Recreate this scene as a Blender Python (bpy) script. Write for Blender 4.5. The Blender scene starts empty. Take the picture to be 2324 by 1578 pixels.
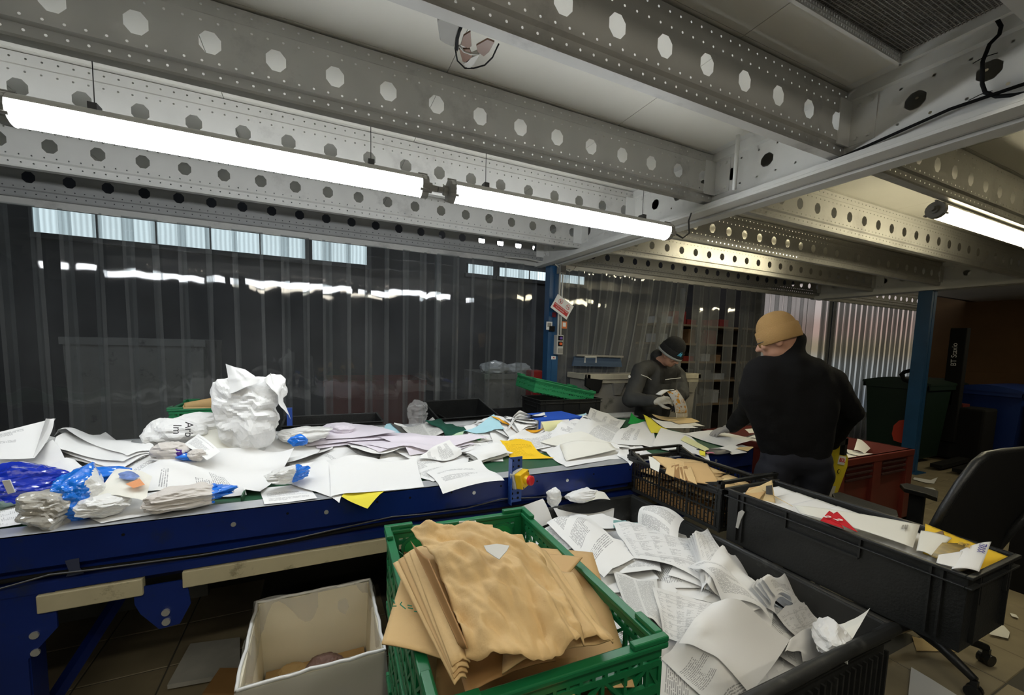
import bpy, math, random
import numpy as np
from mathutils import Vector, Matrix, noise
R = random.Random(7)
SC = bpy.context.scene
COL = SC.collection
PI = math.pi

# ------------------------------------------------------------------ camera (measured from the room's own lines)
F, CX, CY, H = 943.08, 1162.0, 865.24, 1.55
YAW, PITCH, ROLL = 0.43612738, 0.08760622, -0.02763956
_f = np.array([math.sin(YAW)*math.cos(PITCH), math.cos(YAW)*math.cos(PITCH), -math.sin(PITCH)])
_r0 = np.array([math.cos(YAW), -math.sin(YAW), 0.0]); _d0 = np.cross(_f, _r0)
_r = math.cos(ROLL)*_r0 + math.sin(ROLL)*_d0
_d = -math.sin(ROLL)*_r0 + math.cos(ROLL)*_d0
CAMP = np.array([0.0, 0.0, H])
cam = bpy.data.cameras.new('camera'); camo = bpy.data.objects.new('camera', cam); COL.objects.link(camo)
cam.sensor_fit = 'HORIZONTAL'; cam.sensor_width = 36.0; cam.lens = F*36.0/2324
cam.shift_y = (CY-789)/2324; cam.clip_start = 0.02; cam.clip_end = 100
camo.matrix_world = Matrix(((_r[0], -_d[0], -_f[0], 0), (_r[1], -_d[1], -_f[1], 0), (_r[2], -_d[2], -_f[2], H), (0, 0, 0, 1)))
SC.camera = camo
def ray(x, y): return _r*(x-CX)/F + _d*(y-CY)/F + _f
def Pz(x, y, z): d = ray(x, y); return Vector(CAMP + d*(z-H)/d[2])
def Py(x, y, Y): d = ray(x, y); return Vector(CAMP + d*Y/d[1])
def Px(x, y, X): d = ray(x, y); return Vector(CAMP + d*X/d[0])

# ------------------------------------------------------------------ world, exposure
w = bpy.data.worlds.new('world'); SC.world = w; w.use_nodes = True
w.node_tree.nodes['Background'].inputs[0].default_value = (0.62, 0.72, 0.85, 1)
w.node_tree.nodes['Background'].inputs[1].default_value = 0.25
SC.view_settings.view_transform = 'Standard'; SC.view_settings.look = 'None'
SC.view_settings.exposure = 1.55; SC.view_settings.gamma = 1; SC.view_settings.use_curve_mapping = False
LAMP_W = 10.0        # emission of the white tubes
LAMP_R = 6.5        # emission of the older tubes behind the camera
LAMP_Y = 10.0        # emission of the yellowish tubes in the next bay

# ------------------------------------------------------------------ materials
def new_mat(name):
    m = bpy.data.materials.new(name); m.use_nodes = True
    return m, m.node_tree.nodes, m.node_tree.links
def mat(name, col, rough=0.5, metal=0.0, var=0.0, vscale=6.0, bump=0.0, bscale=60.0, dirt=None, dscale=3.0, spec=0.5, coat=0.0, sheen=0.0, trans=0.0):
    m, N, L = new_mat(name); b = N['Principled BSDF']
    b.inputs['Base Color'].default_value = (*col, 1); b.inputs['Roughness'].default_value = rough
    b.inputs['Metallic'].default_value = metal; b.inputs['Specular IOR Level'].default_value = spec
    b.inputs['Coat Weight'].default_value = coat; b.inputs['Sheen Weight'].default_value = sheen
    b.inputs['Transmission Weight'].default_value = trans
    tc = N.new('ShaderNodeTexCoord')
    if var or dirt:
        n = N.new('ShaderNodeTexNoise'); n.inputs['Scale'].default_value = vscale; n.inputs['Detail'].default_value = 6
        L.new(tc.outputs['Object'], n.inputs['Vector'])
        mr = N.new('ShaderNodeMapRange'); mr.inputs['From Min'].default_value = .3; mr.inputs['From Max'].default_value = .7
        mr.inputs['To Min'].default_value = 1-var; mr.inputs['To Max'].default_value = 1+var*.5
        L.new(n.outputs['Fac'], mr.inputs['Value'])
        mx = N.new('ShaderNodeMix'); mx.data_type = 'RGBA'; mx.blend_type = 'MULTIPLY'; mx.inputs['Factor'].default_value = 1
        mx.inputs['A'].default_value = (*col, 1); L.new(mr.outputs['Result'], mx.inputs['B'])
        out = mx.outputs['Result']
        if dirt:
            n2 = N.new('ShaderNodeTexNoise'); n2.inputs['Scale'].default_value = dscale; n2.inputs['Detail'].default_value = 9; n2.inputs['Roughness'].default_value = .7
            L.new(tc.outputs['Object'], n2.inputs['Vector'])
            r2 = N.new('ShaderNodeMapRange'); r2.inputs['From Min'].default_value = .56; r2.inputs['From Max'].default_value = .7
            L.new(n2.outputs['Fac'], r2.inputs['Value'])
            m2 = N.new('ShaderNodeMix'); m2.data_type = 'RGBA'; m2.inputs['B'].default_value = (*dirt, 1)
            L.new(r2.outputs['Result'], m2.inputs['Factor']); L.new(out, m2.inputs['A']); out = m2.outputs['Result']
        L.new(out, b.inputs['Base Color'])
    if bump:
        n3 = N.new('ShaderNodeTexNoise'); n3.inputs['Scale'].default_value = bscale; n3.inputs['Detail'].default_value = 4
        L.new(tc.outputs['Object'], n3.inputs['Vector'])
        bp = N.new('ShaderNodeBump'); bp.inputs['Strength'].default_value = bump; bp.inputs['Distance'].default_value = .01
        L.new(n3.outputs['Fac'], bp.inputs['Height']); L.new(bp.outputs['Normal'], b.inputs['Normal'])
    return m
def emit(name, col, s):
    m, N, L = new_mat(name); N.remove(N['Principled BSDF'])
    e = N.new('ShaderNodeEmission'); e.inputs[0].default_value = (*col, 1); e.inputs[1].default_value = s
    L.new(e.outputs[0], N['Material Output'].inputs['Surface']); return m
def math_n(N, L, op, a, b=None, c=None):
    n = N.new('ShaderNodeMath'); n.operation = op
    for i, v in enumerate((a, b, c)):
        if v is None: continue
        if isinstance(v, (int, float)): n.inputs[i].default_value = v
        else: L.new(v, n.inputs[i])
    return n.outputs[0]
def paper_mat(name, col, rows=0, lo=.12, hi=.9, ink=.25, style='letter', rough=.75, inkcol=(.05, .05, .06), tint=.03):
    """paper with printed rows; the print is laid out in the sheet's own UV and differs from sheet to sheet"""
    m, N, L = new_mat(name); b = N['Principled BSDF']; b.inputs['Roughness'].default_value = rough; b.inputs['Specular IOR Level'].default_value = .25
    uv = N.new('ShaderNodeTexCoord'); oi = N.new('ShaderNodeObjectInfo')
    sep = N.new('ShaderNodeSeparateXYZ'); L.new(uv.outputs['UV'], sep.inputs[0])
    u, v = sep.outputs[0], sep.outputs[1]; rnd = oi.outputs['Random']
    base = N.new('ShaderNodeMix'); base.data_type = 'RGBA'
    base.inputs['A'].default_value = (*[c*(1-tint) for c in col], 1); base.inputs['B'].default_value = (*[min(1, c*(1+tint)) for c in col], 1)
    L.new(rnd, base.inputs['Factor']); out = base.outputs['Result']
    if rows:
        def wn(vx, vy, vz=None):
            cb = N.new('ShaderNodeCombineXYZ')
            for i, q in enumerate((vx, vy, vz)):
                if q is None: continue
                if isinstance(q, (int, float)): cb.inputs[i].default_value = q
                else: L.new(q, cb.inputs[i])
            w_ = N.new('ShaderNodeTexWhiteNoise'); w_.noise_dimensions = '3D'; L.new(cb.outputs[0], w_.inputs[0]); return w_.outputs['Value']
        rv = math_n(N, L, 'MULTIPLY', v, rows); rf = math_n(N, L, 'FRACT', rv); ri = math_n(N, L, 'FLOOR', rv)
        line = math_n(N, L, 'LESS_THAN', rf, .5)
        if style == 'columns':
            uc = math_n(N, L, 'MULTIPLY', u, 2.0); cf = math_n(N, L, 'FRACT', uc); ci = math_n(N, L, 'FLOOR', uc)
        elif style == 'table':
            uc = math_n(N, L, 'MULTIPLY', u, 5.0); cf = math_n(N, L, 'FRACT', uc); ci = math_n(N, L, 'FLOOR', uc)
        else:
            cf, ci = u, 0.0
        seed = math_n(N, L, 'MULTIPLY', rnd, 97.0)
        words = math_n(N, L, 'GREATER_THAN', wn(math_n(N, L, 'FLOOR', math_n(N, L, 'MULTIPLY', u, 70.0)), ri, seed), .22)
        # paragraphs: blocks of rows on or off, with a ragged right end
        blk = math_n(N, L, 'FLOOR', math_n(N, L, 'DIVIDE', ri, {'letter': 6.0, 'columns': 14.0, 'table': 3.0, 'faint': 4.0}[style]))
        bon = math_n(N, L, 'GREATER_THAN', wn(blk, ci, seed), {'letter': .35, 'columns': .08, 'table': .25, 'faint': .6}[style])
        if style in ('letter', 'faint'):
            rend = math_n(N, L, 'MULTIPLY_ADD', wn(blk, 3.3, seed), .5, .42)
        elif style == 'columns':
            rend = .94
        else:
            rend = math_n(N, L, 'MULTIPLY_ADD', wn(ri, ci, seed), .6, .3)
        inr = math_n(N, L, 'MULTIPLY', math_n(N, L, 'GREATER_THAN', cf, .1 if style != 'columns' else .06), math_n(N, L, 'LESS_THAN', cf, rend))
        inr = math_n(N, L, 'MULTIPLY', inr, math_n(N, L, 'MULTIPLY', math_n(N, L, 'GREATER_THAN', v, 1-hi), math_n(N, L, 'LESS_THAN', v, 1-lo)))
        inr = math_n(N, L, 'MULTIPLY', inr, math_n(N, L, 'MULTIPLY', math_n(N, L, 'GREATER_THAN', u, .07), math_n(N, L, 'LESS_THAN', u, .93)))
        k = math_n(N, L, 'MULTIPLY', math_n(N, L, 'MULTIPLY', line, words), math_n(N, L, 'MULTIPLY', inr, bon))
        if style == 'table':
            bar = math_n(N, L, 'MULTIPLY', math_n(N, L, 'LESS_THAN', wn(ri, 9.1, seed), .1), math_n(N, L, 'MULTIPLY', math_n(N, L, 'GREATER_THAN', u, .07), math_n(N, L, 'LESS_THAN', u, .93)))
            k = math_n(N, L, 'MAXIMUM', k, math_n(N, L, 'MULTIPLY', bar, .45))
        k = math_n(N, L, 'MULTIPLY', k, 1-ink)
        mx = N.new('ShaderNodeMix'); mx.data_type = 'RGBA'; L.new(k, mx.inputs['Factor']); L.new(out, mx.inputs['A']); mx.inputs['B'].default_value = (*inkcol, 1)
        out = mx.outputs['Result']
    L.new(out, b.inputs['Base Color'])
    return m
M = dict(
    beam=mat('painted_steel', (.56, .55, .515), .42, 0, var=.05, vscale=9, dirt=(.36, .35, .33), dscale=2.2),
    beamw=mat('painted_steel_white', (.72, .715, .68), .4, 0, var=.05, vscale=9),
    ceil=mat('ceiling_board', (.76, .74, .67), .6, 0, var=.05, vscale=2),
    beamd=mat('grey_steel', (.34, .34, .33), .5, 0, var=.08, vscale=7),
    dark=mat('dark_steel', (.05, .05, .05), .5),
    blue=mat('blue_post_paint', (.014, .075, .18), .38, 0, var=.15, vscale=5),
    navy=mat('navy_conveyor_paint', (.006, .022, .16), .3, 0, var=.25, vscale=4, dirt=(.02, .03, .07), dscale=5),
    alu=mat('galvanised_edge', (.6, .62, .64), .38, .6, var=.12, vscale=14),
    belt=mat('green_belt', (.022, .095, .045), .5, 0, var=.25, vscale=5, bump=.1, bscale=200),
    cream=mat('cream_strip', (.56, .51, .34), .5, 0, var=.1, vscale=8, dirt=(.1, .08, .04), dscale=9),
    bolt=mat('zinc_bolt', (.7, .7, .66), .35, .7),
    gcrate=mat('green_plastic', (.008, .16, .055), .38, 0, var=.12, vscale=9),
    gcrate2=mat('green_plastic_bright', (.006, .22, .06), .4),
    bplastic=mat('black_plastic', (.014, .015, .015), .42, 0, var=.3, vscale=12, bump=.15, bscale=120),
    bplastic2=mat('scuffed_black_plastic', (.02, .021, .02), .5, 0, var=.3, vscale=9, dirt=(.06, .06, .055), dscale=12),
    red=mat('red_plastic', (.13, .018, .011), .5, 0, var=.2, vscale=4, dirt=(.12, .02, .015), dscale=4),
    wcond=mat('white_conduit', (.6, .59, .54), .5),
    kraft=mat('kraft_paper', (.66, .46, .22), .7, 0, var=.08, vscale=7, bump=.15, bscale=90, spec=.3),
    kraft2=mat('kraft_card', (.58, .38, .17), .65, 0, var=.08, vscale=5, spec=.3),
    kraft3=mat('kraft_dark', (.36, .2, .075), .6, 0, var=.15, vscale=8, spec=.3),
    grey=mat('grey_plastic', (.27, .26, .235), .5, 0, var=.1, vscale=7, dirt=(.08, .08, .07), dscale=6),
    greyl=mat('light_grey_plastic', (.5, .49, .45), .5),
    white=mat('white_plastic', (.78, .78, .75), .4),
    yellow=mat('yellow_plastic', (.78, .5, .01), .35), redb=mat('red_button', (.6, .02, .02), .3),
    yguard=mat('yellow_paint', (.62, .5, .02), .45, var=.1), black=mat('black_matte', (.007, .007, .007), .85, spec=.25),
    bblue=mat('blue_bin', (.006, .03, .17), .42), bgreen=mat('dark_green_bin', (.005, .02, .011), .5),
    wall=mat('ochre_wall', (.17, .085, .03), .8, 0, var=.15, vscale=2), walldark=mat('hall_wall', (.07, .07, .072), .8, 0, var=.5, vscale=1.2),
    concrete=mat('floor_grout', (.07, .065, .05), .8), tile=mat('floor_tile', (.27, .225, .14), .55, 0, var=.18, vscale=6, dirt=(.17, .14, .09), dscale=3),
    skin=mat('skin', (.5, .27, .18), .5), fleece=mat('black_fleece', (.010, .010, .0105), .95, 0, bump=.4, bscale=300, spec=.15),
    jacket=mat('charcoal_jacket', (.045, .046, .045), .75, 0, var=.15, vscale=12), jacketb=mat('black_jacket', (.014, .014, .014), .7),
    trous=mat('dark_trousers', (.01, .011, .018), .85), glove=mat('grey_knit_glove', (.42, .4, .37), .9, 0, bump=.5, bscale=500),
    glovew=mat('white_glove', (.62, .6, .54), .9, 0, bump=.4, bscale=400),
    brown=mat('rusty_glass', (.16, .08, .045), .4), bag=None)
PM = dict(
    blank=paper_mat('paper_blank', (.8, .8, .79)), cream=paper_mat('paper_cream', (.76, .75, .68)),
    letter=paper_mat('paper_letter', (.8, .8, .79), 58, .12, .9, .45), dense=paper_mat('paper_columns', (.74, .74, .72), 100, .06, .95, .55, 'columns'),
    table=paper_mat('paper_table', (.78, .78, .77), 70, .05, .95, .58, 'table'), faint=paper_mat('paper_faint', (.8, .8, .79), 44, .1, .9, .45, 'faint'),
    lilac=paper_mat('paper_lilac', (.72, .67, .74)), yellow=paper_mat('paper_yellow', (.78, .68, .06)), amber=paper_mat('paper_amber', (.85, .55, .02), 26, .08, .9, .55, 'letter', inkcol=(.4, .2, .0)),
    pale=paper_mat('paper_pale_yellow', (.8, .78, .42)), sky=paper_mat('paper_sky_blue', (.38, .62, .7)), green=paper_mat('card_green', (.01, .3, .05)),
    dgreen=paper_mat('card_dark_green', (.01, .07, .045)), teal=paper_mat('paper_teal', (.22, .42, .4)), blue=paper_mat('card_blue', (.02, .09, .5)),
    orange=paper_mat('card_orange', (.75, .36, .02)), purple=paper_mat('card_purple', (.07, .02, .2)), grey=paper_mat('newsprint', (.6, .6, .57), 90, .04, .96, .5, 'columns'),
    red=paper_mat('card_red', (.55, .01, .02)), tan=paper_mat('paper_tan', (.66, .5, .26)), mint=paper_mat('paper_mint', (.45, .62, .42)))

ORD = ['first', 'second', 'third', 'fourth', 'fifth', 'sixth', 'seventh', 'eighth', 'ninth', 'tenth', 'eleventh', 'twelfth', 'thirteenth', 'fourteenth', 'fifteenth', 'sixteenth', 'seventeenth', 'eighteenth', 'nineteenth', 'twentieth']
ORD += ['twenty-'+o for o in ORD[:9]]+['thirtieth']+['thirty-'+o for o in ORD[:9]]
# ------------------------------------------------------------------ mesh helpers
class MB:
    def __init__(s): s.v = []; s.f = []; s.uv = {}; s.mi = []
    def add(s, vs, fs, mi=0):
        o = len(s.v); s.v += [tuple(p) for p in vs]; s.f += [tuple(i+o for i in f) for f in fs]; s.mi += [mi]*len(fs); return s
    def box(s, x0, x1, y0, y1, z0, z1, T=None, mi=0):
        vs = [(x, y, z) for z in (z0, z1) for y in (y0, y1) for x in (x0, x1)]
        if T: vs = [T(*p) for p in vs]
        return s.add(vs, [(0, 2, 3, 1), (4, 5, 7, 6), (0, 1, 5, 4), (2, 6, 7, 3), (0, 4, 6, 2), (1, 3, 7, 5)], mi)
    def bar(s, a, b, w, h=None, up=(0, 0, 1), mi=0):
        a, b = Vector(a), Vector(b); h = h or w; d = (b-a).normalized(); u = Vector(up)
        sd = d.cross(u)
        if sd.length < 1e-4: sd = d.cross(Vector((1, 0, 0)))
        sd.normalize(); u = sd.cross(d).normalized(); sd *= w/2; u = u*h/2
        vs = [p+i*sd+j*u for p in (a, b) for i, j in ((-1, -1), (1, -1), (1, 1), (-1, 1))]
        return s.add(vs, [(0, 3, 2, 1), (4, 5, 6, 7), (0, 1, 5, 4), (1, 2, 6, 5), (2, 3, 7, 6), (3, 0, 4, 7)], mi)
    def tube(s, pts, r, n=8, cap=True, mi=0):
        pts = [Vector(p) for p in pts]; rr = r if isinstance(r, (list, tuple)) else [r]*len(pts); o = len(s.v)
        d0 = (pts[1]-pts[0]).normalized(); u = d0.orthogonal().normalized(); vs = []
        for i, p in enumerate(pts):
            d = (pts[min(i+1, len(pts)-1)]-pts[max(i-1, 0)]).normalized()
            u = (u-d*u.dot(d)).normalized(); q = d.cross(u)
            vs += [p+(u*math.cos(2*PI*k/n)+q*math.sin(2*PI*k/n))*rr[i] for k in range(n)]
        fs = [(i*n+k, i*n+(k+1) % n, (i+1)*n+(k+1) % n, (i+1)*n+k) for i in range(len(pts)-1) for k in range(n)]
        if cap: fs += [tuple(range(n-1, -1, -1)), tuple((len(pts)-1)*n+k for k in range(n))]
        return s.add(vs, fs, mi)
    def prism(s, poly, d, mi=0):   # poly: list of 3D points, d: extrusion vector
        n = len(poly); d = Vector(d); vs = [Vector(p) for p in poly]+[Vector(p)+d for p in poly]
        return s.add(vs, [tuple(range(n-1, -1, -1)), tuple(range(n, 2*n))]+[(i, (i+1) % n, (i+1) % n+n, i+n) for i in range(n)], mi)
    def build(s, name, m, parent=None, smooth=False, bev=0.0):
        me = bpy.data.meshes.new(name); me.from_pydata([tuple(p) for p in s.v], [], s.f); me.update()
        ms = m if isinstance(m, (list, tuple)) else [m]
        for q in ms: me.materials.append(q)
        if len(ms) > 1: me.polygons.foreach_set('material_index', s.mi)
        if smooth: me.polygons.foreach_set('use_smooth', [True]*len(me.polygons))
        o = bpy.data.objects.new(name, me); COL.objects.link(o)
        if parent is not None: o.parent = parent
        if bev:
            b = o.modifiers.new('b', 'BEVEL'); b.width = bev; b.segments = 2; b.limit_method = 'ANGLE'
        return o
def tag(o, label=None, cat=None, group=None, kind=None):
    if label: o['label'] = label
    if cat: o['category'] = cat
    if group: o['group'] = group
    if kind: o['kind'] = kind
    return o
def empty(name, loc=(0, 0, 0), label=None, cat=None, group=None, kind=None):
    o = bpy.data.objects.new(name, None); COL.objects.link(o); o.location = loc; o.empty_display_size = .05
    return tag(o, label, cat, group, kind)
def put(o, parent):   # parent an object built in world coordinates under a located Empty
    o.parent = parent; o.matrix_parent_inverse = Matrix.Translation(parent.location).inverted(); return o
class Grp:            # an Empty at a thing's base whose parts are built in world coordinates
    def __init__(s, name, loc, label, cat, group=None, kind=None): s.e = empty(name, loc, label, cat, group, kind)
    def add(s, mb, name, m, **k): return put(mb.build(name, m, **k), s.e)
def dup(o, name=None):
    c = o.copy(); COL.objects.link(c)
    for ch in list(o.children):
        d = ch.copy(); COL.objects.link(d); d.parent = c; d.matrix_parent_inverse = ch.matrix_parent_inverse.copy()
        for g in list(ch.children):
            e = g.copy(); COL.objects.link(e); e.parent = d; e.matrix_parent_inverse = g.matrix_parent_inverse.copy()
    return c
def text(body, size, m, loc, rot=None, parent=None, name='lettering', mat4=None, ext=.0004, bold=0.0):
    cu = bpy.data.curves.new(name, 'FONT'); cu.body = body; cu.size = size; cu.extrude = ext; cu.align_x = 'CENTER'; cu.align_y = 'CENTER'; cu.offset = bold
    cu.materials.append(m); o = bpy.data.objects.new(name, cu); COL.objects.link(o)
    if mat4 is not None: o.matrix_world = mat4
    else:
        o.location = loc
        if rot: o.rotation_euler = rot
    bpy.context.view_layer.update(); mw = o.matrix_world.copy()
    me = bpy.data.meshes.new_from_object(o.evaluated_get(bpy.context.evaluated_depsgraph_get())); me.name = name
    bpy.data.objects.remove(o); o = bpy.data.objects.new(name, me); COL.objects.link(o); o.matrix_world = mw
    if not me.materials: me.materials.append(m)
    if parent is not None:
        o.parent = parent; o.matrix_parent_inverse = Matrix.Translation(parent.location).inverted()
    return o
def frame(o, x, n):   # 4x4 with local x along x and local z along n
    x = Vector(x).normalized(); n = Vector(n); n = (n-x*n.dot(x)).normalized(); y = n.cross(x)
    return Matrix(((x[0], y[0], n[0], o[0]), (x[1], y[1], n[1], o[1]), (x[2], y[2], n[2], o[2]), (0, 0, 0, 1)))
# ================================================================== STRUCTURE
ZC = 2.72; ZB = 2.44; JY = [0.45, 1.15, 1.85, 2.55, 3.25, 3.95]; GX = [(2.17, 2.30), (7.10, 7.23)]
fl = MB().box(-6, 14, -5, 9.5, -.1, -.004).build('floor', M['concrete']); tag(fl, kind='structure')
tm = None; TS = .33
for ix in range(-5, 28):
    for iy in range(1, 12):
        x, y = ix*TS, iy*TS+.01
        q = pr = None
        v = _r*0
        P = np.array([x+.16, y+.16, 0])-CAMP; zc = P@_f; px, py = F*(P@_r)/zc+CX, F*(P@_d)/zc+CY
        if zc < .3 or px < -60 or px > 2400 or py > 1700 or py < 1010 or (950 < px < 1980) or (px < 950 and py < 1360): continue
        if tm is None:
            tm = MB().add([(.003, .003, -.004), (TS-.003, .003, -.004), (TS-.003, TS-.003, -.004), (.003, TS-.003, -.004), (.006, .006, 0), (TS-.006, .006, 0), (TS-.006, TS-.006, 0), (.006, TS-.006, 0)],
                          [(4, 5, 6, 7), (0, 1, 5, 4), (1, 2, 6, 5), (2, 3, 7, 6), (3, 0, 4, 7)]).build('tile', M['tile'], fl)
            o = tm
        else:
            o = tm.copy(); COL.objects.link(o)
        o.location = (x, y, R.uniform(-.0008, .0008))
# hall shell
tag(MB().box(-6, 14, 9.0, 9.2, 0, 5.6).build('wall_back', M['walldark']), kind='structure')
tag(MB().box(-6.2, -6, -5, 9.2, 0, 5.6).build('wall_left', M['walldark']), kind='structure')
tag(MB().box(-6, 14, -5.2, -5, 0, 5.6).build('wall_front', M['walldark']), kind='structure')
wr = MB().box(12.6, 12.8, -5, 4.6, 0, 5.6); wr.box(12.55, 12.6, -5, 4.6, 0, 1.25)
tag(wr.build('wall_right', M['wall']), kind='structure')
tag(MB().box(12.6, 12.8, 4.6, 9, 0, 5.6).build('wall_right_rear', M['walldark']), kind='structure')
tag(MB().box(-6, 14, 4.05, 9.2, 5.5, 5.6).build('ceiling_hall', M['walldark']), kind='structure')
# mezzanine ceiling boards
cl = empty('ceiling'); tag(cl, kind='structure')
cl_base = MB().box(-6, 14, -5, 4.1, ZC+.02, ZC+.05).build('ceiling_backing', M['dark'], cl)
for x0 in np.arange(-5.06, 13, .93):
    for j, (a, b) in enumerate(zip([-3.5, -1.5]+JY[:-1], [-1.5]+JY)):
        o = 0 if j < 3 else 0
        MB().box(x0+.0015, x0+.9285, a+.001, b-.001, ZC, ZC+.018).build('ceiling_board', M['ceil'], cl)
# joists with octagonal and small round holes
def hole_cell(mb, T, a0, a1, b0, b1, ca, cb, ra, rb, n, rot=0):
    vs = [(a0, b0), (a1, b0), (a1, b1), (a0, b1)]
    hs = [(ca+ra*math.cos(rot+2*PI*k/n), cb+rb*math.sin(rot+2*PI*k/n)) for k in range(n)]
    # ring points of the cell border, one per hole vertex
    bs = []
    for k in range(n):
        dx, dy = math.cos(rot+2*PI*k/n), math.sin(rot+2*PI*k/n)
        t = min(((a1-ca) if dx > 0 else (ca-a0))/max(abs(dx), 1e-9), ((b1-cb) if dy > 0 else (cb-b0))/max(abs(dy), 1e-9))
        bs.append((ca+dx*t, cb+dy*t))
    cor = {}
    for i, c in enumerate(vs):
        best = math.atan2(c[1]-cb, c[0]-ca) % (2*PI); cor[i] = best
    P = [T(*p) for p in hs+bs+vs]; F_ = []
    for k in range(n):
        k2 = (k+1) % n; a = (rot+2*PI*k/n) % (2*PI); b_ = (rot+2*PI*k2/n) % (2*PI)
        ins = [i for i, t in cor.items() if (t-a) % (2*PI) < (b_-a) % (2*PI) and (t-a) % (2*PI) > 1e-6]
        F_.append((k, n+k, *[2*n+i for i in ins], n+k2, k2))
    mb.add(P, F_)
def web(x0, L, y, zb, dirx=(1, 0), small=7):
    """perforated sigma section standing at y from x0 for length L"""
    mb = MB(); s = dirx
    def T3(dy, z): return lambda a, b: (x0+s[0]*a-s[1]*(y*0+dy), y+s[1]*a+s[0]*dy, z(b))
    prof = [(.062, .018), (.062, 0), (.020, 0), (.016, .008), (.014, .04), (0, .047), (0, .215), (.012, .225), (.012, .272), (.06, .28)]
    def strip(i, j):
        (d0, z0), (d1, z1) = prof[i], prof[j]
        A = [(x0-s[1]*d0, y+s[0]*d0, zb+z0), (x0+s[0]*L-s[1]*d0, y+s[1]*L+s[0]*d0, zb+z0)]
        B = [(x0+s[0]*L-s[1]*d1, y+s[1]*L+s[0]*d1, zb+z1), (x0-s[1]*d1, y+s[0]*d1, zb+z1)]
        mb.add(A+B, [(0, 1, 2, 3)])
    for i in (0, 1, 2, 4, 6, 8): strip(i, i+1)
    def pl(d0, z0, d1, z1):   # plane param: a along, b in [0,1] up
        return lambda a, b: (x0+s[0]*a-s[1]*(d0+(d1-d0)*b), y+s[1]*a+s[0]*(d0+(d1-d0)*b), zb+z0+(z1-z0)*b)
    n5 = int(round(L/.05))
    for (d0, z0, d1, z1, c) in ((.016, .008, .014, .04, .5), (0, .047, 0, .075, .5), (0, .175, 0, .215, .45), (.012, .225, .012, .272, .55)):
        T = pl(d0, z0, d1, z1); hgt = z1-z0
        for i in range(n5):
            a = i*L/n5
            hole_cell(mb, T, a, a+L/n5, 0, 1, a+L/n5/2, c, .0044, .0044/hgt, 6)
    T = pl(0, .075, 0, .175); n2 = int(round(L/.2))
    for i in range(n2):
        a = i*L/n2; hole_cell(mb, T, a, a+L/n2, 0, 1, a+L/n2/2, .5, .035, .39, 8, PI/8)
    return mb
JL = ['first joist above the camera, its octagonal holes lit', 'second joist, grey with a row of bright octagonal holes', 'third joist, white and close behind the long tube lamps',
      'fourth joist, between the lamps and the curtain rail beam']
bays = [(-3.03, 5.2), (2.30, 4.8)]
first = {}
for bi, (x0, L) in enumerate(bays):
    for j, y in enumerate(JY):
        if bi not in first:
            first[bi] = web(x0, L, 0, ZB); o = first[bi].build('joist', M['beam']); first[bi] = o
        else:
            o = first[bi].copy(); COL.objects.link(o)
        o.name = 'joist'; o.location = (0, y, 0); tag(o, kind='structure')
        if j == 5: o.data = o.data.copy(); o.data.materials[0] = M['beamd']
# third bay beam above the far curtain
o = web(7.23, 3.2, 3.95, ZB).build('joist', M['beam']); tag(o, kind='structure')
# main girders: two channels back to back, running away from the camera
gm = web(0, 6.6, 0, 2.40, (0, 1)); 
for gi, (xa, xb) in enumerate(GX):
    g = empty('girder', (xa, -1.0, 2.4)); tag(g, kind='structure')
    def chan(x, sgn):
        mb = MB(); z0 = 2.40; ys = (-1.0, 4.06)
        h1 = 2.72
        prof = [(.055*sgn, .022), (.055*sgn, 0), (0, 0), (0, .075)]
        P = [(x+d, z0+z) for d, z in prof]
        for (xa_, za_), (xb_, zb_) in zip(P, P[1:]): mb.add([(xa_, ys[0], za_), (xa_, ys[1], za_), (xb_, ys[1], zb_), (xb_, ys[0], zb_)], [(0, 1, 2, 3)])
        top = [(0, .25), (0, .262), (.014*sgn, .27), (.014*sgn, .318), (.06*sgn, .318)]
        P = [(x+d, z0+z) for d, z in top]
        for (xa_, za_), (xb_, zb_) in zip(P, P[1:]): mb.add([(xa_, ys[0], za_), (xa_, ys[1], za_), (xb_, ys[1], zb_), (xb_, ys[0], zb_)], [(0, 1, 2, 3)])
        L = ys[1]-ys[0]; n1 = int(L/.2)
        T = lambda a, b: (x, ys[0]+a, z0+.115+b*.10)
        for i in range(n1): a = i*L/n1; hole_cell(mb, T, a, a+L/n1, 0, 1, a+L/n1/2, .5, .036, .36, 8, PI/8)
        for zz in (.075, .215):
            T2 = lambda a, b: (x, ys[0]+a, z0+zz+b*(.04 if zz < .1 else .035)); n5 = int(L/.1)
            for i in range(n5): a = i*L/n5; hole_cell(mb, T2, a, a+L/n5, 0, 1, a+L/n5/2, .5, .006, .15, 6)
        return mb
    for x, sgn in ((xa, -1), (xb, 1)):
        put(chan(x, sgn).build('channel', M['beamw']), g)
    mb = MB().box(xa-.052, xa+.035, -1, 4.06, 2.386, 2.400); mb.box(xb-.035, xb+.052, -1, 4.06, 2.386, 2.400)
    put(mb.build('bottom_flange', M['beamw']), g)
    mb = MB().box(xa+.04, xb-.04, -1, 4.06, 2.400, 2.404)
    put(mb.build('slot_plate', M['beam']), g)
    # end brackets of each joist, bolted to the girder web
    for y in JY:
        for x, sgn in ((xa, -1), (xb, 1)):
            mb = MB().box(x-.004 if sgn < 0 else x, x if sgn < 0 else x+.004, y-.10, y, 2.475, 2.665); mb.box(min(x, x+sgn*.09), max(x, x+sgn*.09), y-.005, y, 2.475, 2.665)
            for yy in (-.03, -.075):
                for zz in (2.5, 2.64): mb.tube([(x+sgn*.003, y+yy, zz), (x+sgn*.014, y+yy, zz)], .009, 6)
            if (xa < 3 and y > .4) or y > 1: put(mb.build('joist_bracket', M['beamw']), g)
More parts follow.
